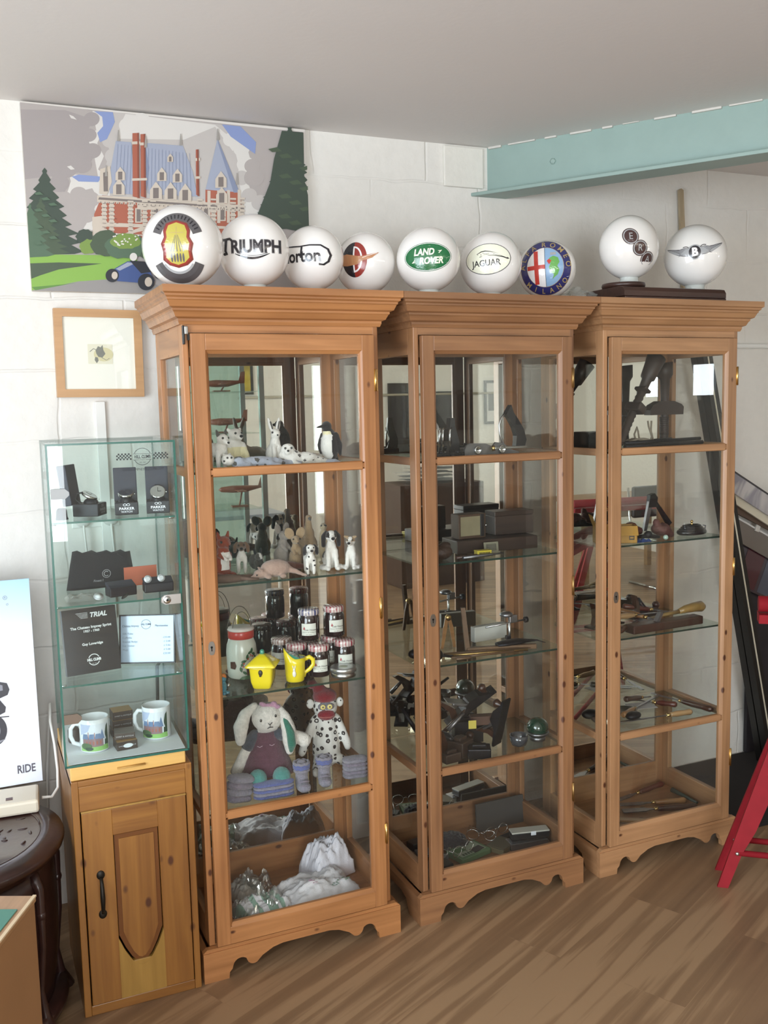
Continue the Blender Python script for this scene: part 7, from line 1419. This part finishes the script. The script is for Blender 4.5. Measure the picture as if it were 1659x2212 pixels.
pb = bx('pen_case', 'black case with a white lid and white sticker at the right of the bottom shelf', 'case', 1143, 1806, S5 + .026, -14, .135, .040, .026, mat('case_black', '17181c', rough=.35), mat('case_white', 'b9b7ac', rough=.5)); part('sticker', M().box(.0, .018, -.0215, -.021, .012, .026), mat('sticker_white2', 'e0e4e8', rough=.5), pb)
bx('silver_knife_case', 'flat silver case lying under the black pen case', 'case', 1138, 1826, S5, -8, .14, .05, .024, mat('case_silver', '8e929a', rough=.2, metal=.9))
def specs(px, y, z, rz, label):
    o = thing('spectacles', label, 'spectacles', on(px, y, S5 + z), (0, 0, rz), 'old wire spectacles in the middle cabinet'); q = M()
    for s in (-1, 1): q.tube([(s * .030 + .021 * math.cos(2 * PI * k / 24), -.002, .020 + .018 * math.sin(2 * PI * k / 24)) for k in range(25)], .0012, n=6)
    q.tube([(-.010, -.002, .024), (0, -.003, .028), (.010, -.002, .024)], .0012, n=6); part('rims', q, CHR, o)
    for s in (-1, 1): q = M(); q.tube([(s * .051, -.002, .024), (s * .052, .04, .022), (s * .050, .085, .014), (s * .048, .10, .002)], .0011, n=6); part('arm', q, CHR, o)
specs(1000, .125, .022, 20, 'wire spectacles lying on the green book'); specs(1040, .225, .001, -35, 'wire spectacles behind the tan tin'); specs(972, .18, .001, 50, 'wire spectacles left of the green book'); specs(1072, .235, .001, 10, 'wire spectacles in front of the slate')
for k, (px, y, w, d_, h, m_, rz) in enumerate(((900, .28, .06, .04, .025, BAK, 12), (915, .22, .05, .05, .012, mat('grey_card', '77787a', rough=.5), -8), (955, .09, .06, .05, .030, IRN, 5), (1030, .145, .05, .03, .02, BAK, 20), (1105, .20, .09, .03, .014, IRN, 12), (950, .15, .06, .04, .02, mat('grey_card'), 40))):
    bx('small_case', ('black case on the bottom shelf seen through the left side glass', 'flat grey card packet at the front corner of the bottom shelf', 'small dark iron box left of the green book', 'little black case under the rear spectacles', 'slim dark box in front of the slate', 'small grey box behind the green book')[k], 'case', px, y, S5, rz, w, d_, h, m_, None, 'small cases on the bottom shelf')
# ---------------------------------------------------------------- right cabinet
TMB = mat('old_dark_timber', '3a2f2a', rough=.5, var=.2, vscale=30)
wc = thing('wooden_screw_clamp', 'tall dark wooden screw clamp with a mushroom crossbar on the top shelf', 'clamp', on(1434, .235, S1)); q = M(); q.tube([(0, 0, 0), (0, 0, .03), (.002, 0, .14), (.002, 0, .24), (.0, 0, .255), (-.006, 0, .30)], [.020, .016, .014, .018, .030, .034], n=16); part('stem', q, TMB, wc)
q = M(); q.prism([(-.078, .112), (.074, .112), (.076, .140), (.066, .150), (.030, .162), (-.034, .162), (-.066, .148), (-.078, .130)], -.018, .018, 'y'); part('crossbar', q, TMB, wc); q = M(); [q.lathe([(.0155, .040 + .008 * k), (.0185, .044 + .008 * k), (.0155, .048 + .008 * k)], n=18) for k in range(8)]; part('screw_thread', q, TMB, wc)
p, p2 = on(1338, .10, S1 + .02), on(1418, .145, S1 + .315); v = p2 - p; br_ = thing('threaded_brace', 'slanting dark wooden screw with a collar, leaning left of the clamp', 'clamp', p); q = M(); pts = [v * (k / 40) for k in range(26)]; q.tube(pts, [.0125 + .003 * (k % 2) for k in range(26)], n=14); part('screw_thread', q, TMB, br_); q = M(); q.tube([v * .62, v * .74, v * .76, v * .90, v], [.016, .018, .026, .030, .034], n=16); part('shaft', q, TMB, br_)
q = M(); q.T = v.to_track_quat('Z', 'Y').to_matrix().to_4x4(); q.box(-.036, .03, -.02, .02, v.length * .36, v.length * .45, ch=.006); q.box(-.026, .024, -.018, .018, v.length * .60, v.length * .635, ch=.004); part('collar', q, TMB, br_)
ROPE = mat('old_rope', '8c8272', rough=.9, bump=.6, bscale=300); q = M(); rr = random.Random(3)
pts = []
for k in range(90):
    a = k * .42; pts.append((.045 * math.cos(a) * (1 + .2 * math.sin(k * .31)), .028 * math.sin(a) + .01, .008 + .022 * (k / 90) + .006 * math.sin(k * .9)))
q.tube(pts, .0034, n=8); q.tube([(-.02, 0, .02), (-.028, 0, .05), (-.016, 0, .075), (-.012, 0, .06), (-.006, 0, .03), (.02, 0, .024)], .0032, n=8); q.tube([(.04, 0, .02), (.048, 0, .04), (.034, .0, .075), (.030, 0, .095)], .0032, n=8); q.tube([(.056, 0, .02), (.044, 0, .06), (.046, 0, .095)], .0032, n=8)
solo('rope_coil', 'coil of old pale rope looped round the foot of the clamp', 'rope', q, ROPE, on(1384, .11, S1))
for k in range(4):
    p, p2 = on(1350, .06 + .02 * k, S1 + .010 + .012 * (k % 2)), on((1517, 1512, 1470, 1450)[k], .09 + .02 * k, S1 + .014 + .012 * (k % 2)); q = M(); q.tube([(0, 0, 0), p2 - p], (.007, .006, .008, .006)[k], n=12); solo('iron_rod', ('longest dark iron rod at the front of the top shelf', 'dark iron rod resting above the longest one', 'thick short iron rod behind the long ones', 'hindmost short iron rod on the top shelf')[k], 'rod', q, IRN, p, group='iron rods on the top shelf')
bx('black_box', 'black box at the left of the top shelf, seen through the side glass', 'box', 1277, .20, S1, 0, .085, .09, .062, mat('plain_black', '1a1715', rough=.4)); bx('small_black_box', 'smaller black box behind the black box at the left', 'box', 1240, .30, S1, 0, .05, .05, .035, mat('plain_black'))
yb = thing('yellow_carton', 'open yellow-brown carton at the left of the second shelf', 'carton', on(1328, .090, S2), (0, 0, -24)); YC = mat('yellow_card', 'b88c3c', rough=.6); w, d_, h = .070, .06, .060
q = M(); q.box(-w, w, -d_ / 2, -d_ / 2 + .002, 0, h); q.box(-w, w, d_ / 2 - .002, d_ / 2, 0, h); q.box(-w, -w + .002, -d_ / 2, d_ / 2, 0, h); q.box(w - .002, w, -d_ / 2, d_ / 2, 0, h); q.box(-w, w, -d_ / 2, d_ / 2, 0, .002); part('carton_body', q, YC, yb)
q = M(); q.at((0, -d_ / 2, h), (-118, 0, 0)); q.box(-w, w, 0, .035, 0, .0015); q.at((-w, 0, h), (0, -20, 0)); q.box(-.0015, 0, -d_ / 2, d_ / 2, 0, .04); part('flap', q, YC, yb); d = D(); d.rect(.042, .060, .012, .046, 0); [d.rect(.045, .057, .017 + .009 * k, .022 + .009 * k, 1, 2) for k in range(3)]; flat(d, yb, 'printed_label', [mat('carton_ink', '3a3428', rough=.5), YC], facing(-d_ / 2 - .0002))
me = blob([E_((0, 0, .022), (.045, .03, .022)), L_([(-.02, .0, .02), (-.035, 0, .045)], [.018, .012]), L_([(.02, 0, .03), (.05, 0, .02), (.062, -.01, .012)], [.020, .018, .012])], .003, 5, None, [mat('worn_leather', '6b4640', rough=.7, var=.15)], 'glove', .002); solo('leather_pouch', 'pinkish-brown leather holster in the middle of the second shelf', 'pouch', me, None, on(1425, .14, S2), (0, 12, 20))
me = blob([E_((0, 0, .026), (.030, .022, .026)), E_((.03, 0, .018), (.02, .02, .016))], .003, 5, None, [mat('red_leather', '5c2420', rough=.5)], 'pouch', .002); solo('red_pouch', 'dark red pouch just right of the yellow carton', 'pouch', me, None, on(1362, .18, S2), (0, 0, 0))
pl2 = thing('pliers', 'dark pliers standing open with one pale handle, at the middle of the second shelf', 'pliers', on(1398, .20, S2 + .012)); q = M(); q.prism([(-.02, 0), (-.006, 0), (.022, .11), (.014, .118), (.004, .112)], -.006, .006, 'y'); part('handle', q, IRM, pl2); q = M(); q.prism([(.022, .118), (.032, .112), (.108, .022), (.094, .012)], -.008, .008, 'y'); part('handle', q, IRN, pl2); q = M(); q.prism([(.0, .085), (.036, .085), (.040, .12), (.026, .136), (.006, .130)], -.009, .009, 'y'); part('jaw', q, IRN, pl2)
cb_ = thing('coiled_strap', 'black coil with a small brass stud at the right of the second shelf', 'coil', on(1494, .10, S2)); q = M(); [q.tube([((.052 - .007 * j) * math.cos(2 * PI * k / 36), (.030 - .004 * j) * math.sin(2 * PI * k / 36), .010 + .006 * j) for k in range(37)], .009, n=8) for j in range(4)]; part('coil', q, BAK, cb_); q = M(); q.tube([(0, 0, .03), (0, 0, .046)], .004, n=10); q.ell((0, 0, .048), .005, n=12); part('stud', q, BRASS, cb_); q = M(); q.tube([(.05, 0, .012), (.062, 0, .016), (.064, 0, .028), (.052, 0, .030)], .0025, n=8); part('wire_loop', q, IRM, cb_)
film('blue_foil_packet', 'blue foil packet at the front of the second shelf', on(1384, .055, S2), .034, .022, .012, 21, mat('blue_foil', '3a5aa0', rough=.25, metal=.6), 12, 0)
q = M(); q.ell((0, 0, .009), .009, n=18); solo('glass_marble', 'pale glass marble at the front of the second shelf', 'marble', q, mat('marble_glass', 'a9c4b4', rough=.05, coat=1), on(1438, .045, S2))
for k, (px, y, rz) in enumerate(((1350, .22, 20), (1400, .09, -30))): q = M(); q.tube([(-.04, 0, .008), (0, 0, .012), (.04, 0, .008)], [.006, .009, .005], n=10); q.ell((.0, 0, .016), (.016, .012, .014), n=12); solo('iron_fitting', ('dark fitting behind the yellow carton', 'small dark fitting between the blue foil and the pinkish holster')[k], 'hand tool', q, IRN, on(px, y, S2), (0, 0, rz))
# third shelf
q = M(); q.box(-.165, .155, -.024, .024, 0, .030, ch=.004); tb_ = thing('moulding_plane', 'long dark wooden moulding plane along the front of the third shelf', 'hand plane', on(1438, .070, S3), (0, 0, 2)); part('body', q, wood('plane_timber', '4a3226', '34231a', 'x', knots=0), tb_); q = M(); q.prism([(-.05, .028), (-.036, .028), (-.020, .058), (-.030, .062)], -.010, .010, 'y'); part('cutting_iron', q, IRM, tb_)
q = M(); q.tube([(0, 0, 0), (.03, 0, .003), (.07, 0, .003), (.105, 0, 0), (.118, 0, -.004)], [.009, .014, .017, .020, .012], n=16); q.tube([(-.10, 0, .002), (0, 0, 0)], [.006, .008], n=10); solo('horn_handled_tool', 'tool with a thick yellowish horn handle resting on the moulding plane', 'hand tool', q, mat('horn', '8a6e3c', rough=.3, coat=.4, var=.2), on(1466, .080, S3 + .050), (0, -4, 2))
chisel(1420, .10, 1330, .22, S3, 'chisel with a tan handle pointing back left on the third shelf', 1, tz=.02, hz=.05); chisel(1440, .16, 1325, .12, S3 + .03, 'chisel with a pale handle lying over the pile on the third shelf', 2, hz=.02)
chisel(1395, .25, 1340, .05, S3, 'chisel with a dark handle at the left front of the third shelf', 0, hz=.02); chisel(1462, .20, 1345, .27, S3, 'chisel with a red-brown handle at the back of the third shelf', 3, tz=.01, hz=.045)
bplane(on(1272, .19, S3), 10, 'dark plane at the left of the third shelf, seen through the side glass', .16, (0, 0), IRN, 'hand planes in the right cabinet', .045); bplane(on(1360, .24, S3), 12, 'dark plane at the back of the third shelf, behind the chisels', .18, (0, 0), DKT, 'hand planes in the right cabinet', .045)
solo('paper_card', 'white card lying among the chisels on the third shelf', 'card', M().box(-.04, .04, -.03, .03, 0, .001), WHITEB, on(1395, .2, S3 + .001), (0, 0, 15))
# fourth shelf
chisel(1385, 1488, 1539, 1533, S4, 'longest chisel, with a thick dark handle at the right of the fourth shelf', 0, .014, hl=.15); chisel(1340, 1560, 1494, 1537, S4, 'chisel with a pale tan handle at the front of the fourth shelf', 2, hl=.10); chisel(1370, 1512, 1462, 1522, S4, 'short gouge with a red-brown handle in the middle of the fourth shelf', 3, hl=.09)
chisel(1425, 1500, 1345, 1545, S4, 'chisel crossing the others from back right on the fourth shelf', 1, hz=.02); chisel(1300, .09, 1268, .24, S4, 'chisel with a dark handle seen through the left side glass', 0); chisel(1405, .29, 1350, .24, S4, 'chisel at the very back of the fourth shelf', 0, hz=.03)
q = M(); q.lathe([(.02, 0), (.034, .006), (.042, .020), (.040, .020), (.032, .008), (0, .006)], n=30); solo('steel_dish', 'shallow steel dish at the left of the fourth shelf', 'dish', q, STEEL, on(1352, .17, S4)); q = M(); q.ell((0, 0, .016), (.034, .022, .015), n=18); solo('dark_stone', 'smooth dark sharpening stone behind the steel dish', 'stone', q, IRN, on(1368, .11, S4), (0, 0, 10)); q = M(); q.ell((0, 0, .018), (.034, .026, .017), n=18); solo('dark_stone', 'smooth dark stone seen through the left side glass of the right cabinet', 'stone', q, IRN, on(1275, .19, S4))
solo('paper_card', 'white card lying at the back of the fourth shelf', 'card', M().box(-.05, .05, -.035, .035, 0, .001), WHITEB, on(1385, .22, S4 + .001), (0, 0, -12))
# bottom
GF = dict(group='files and rasps in the bottom of the right cabinet', cat='file', name='file')
chisel(1335, 1728, 1432, 1692, S5, 'file with a reddish handle at the back of the bottom shelf', 3, .020, hl=.14, hz=.016, **GF); chisel(1338, 1738, 1482, 1728, S5, 'file with a brown handle across the middle of the bottom shelf', 1, .022, hl=.13, hz=.014, **GF)
chisel(1345, 1752, 1505, 1741, S5, 'broad file with a dark handle along the front of the bottom shelf', 0, .034, hl=.16, hz=.014, tz=.004, **GF); chisel(1290, 1745, 1262, 1690, S5, 'file with a dark handle seen through the left side glass', 0, .014, hl=.09, **GF)
q = M(); a, b = P(1452, 1706, Z=S5 + .012), P(1506, 1734, Z=S5 + .010); q.tube([(0, 0, 0), (b - a) * .2, b - a], [.010, .008, .005], n=12); solo('green_rod', 'dark green hooked rod at the right of the bottom shelf', 'rod', q, mat('dull_green', '3b4236', rough=.5), a)
q = M(); q.box(-.10, .10, -.012, .012, 0, .010, ch=.002); solo('wooden_strip', 'pale wooden strip at the front left of the bottom shelf', 'strip', q, HDL[2], on(1372, .075, S5 + .016), (0, 0, -35))
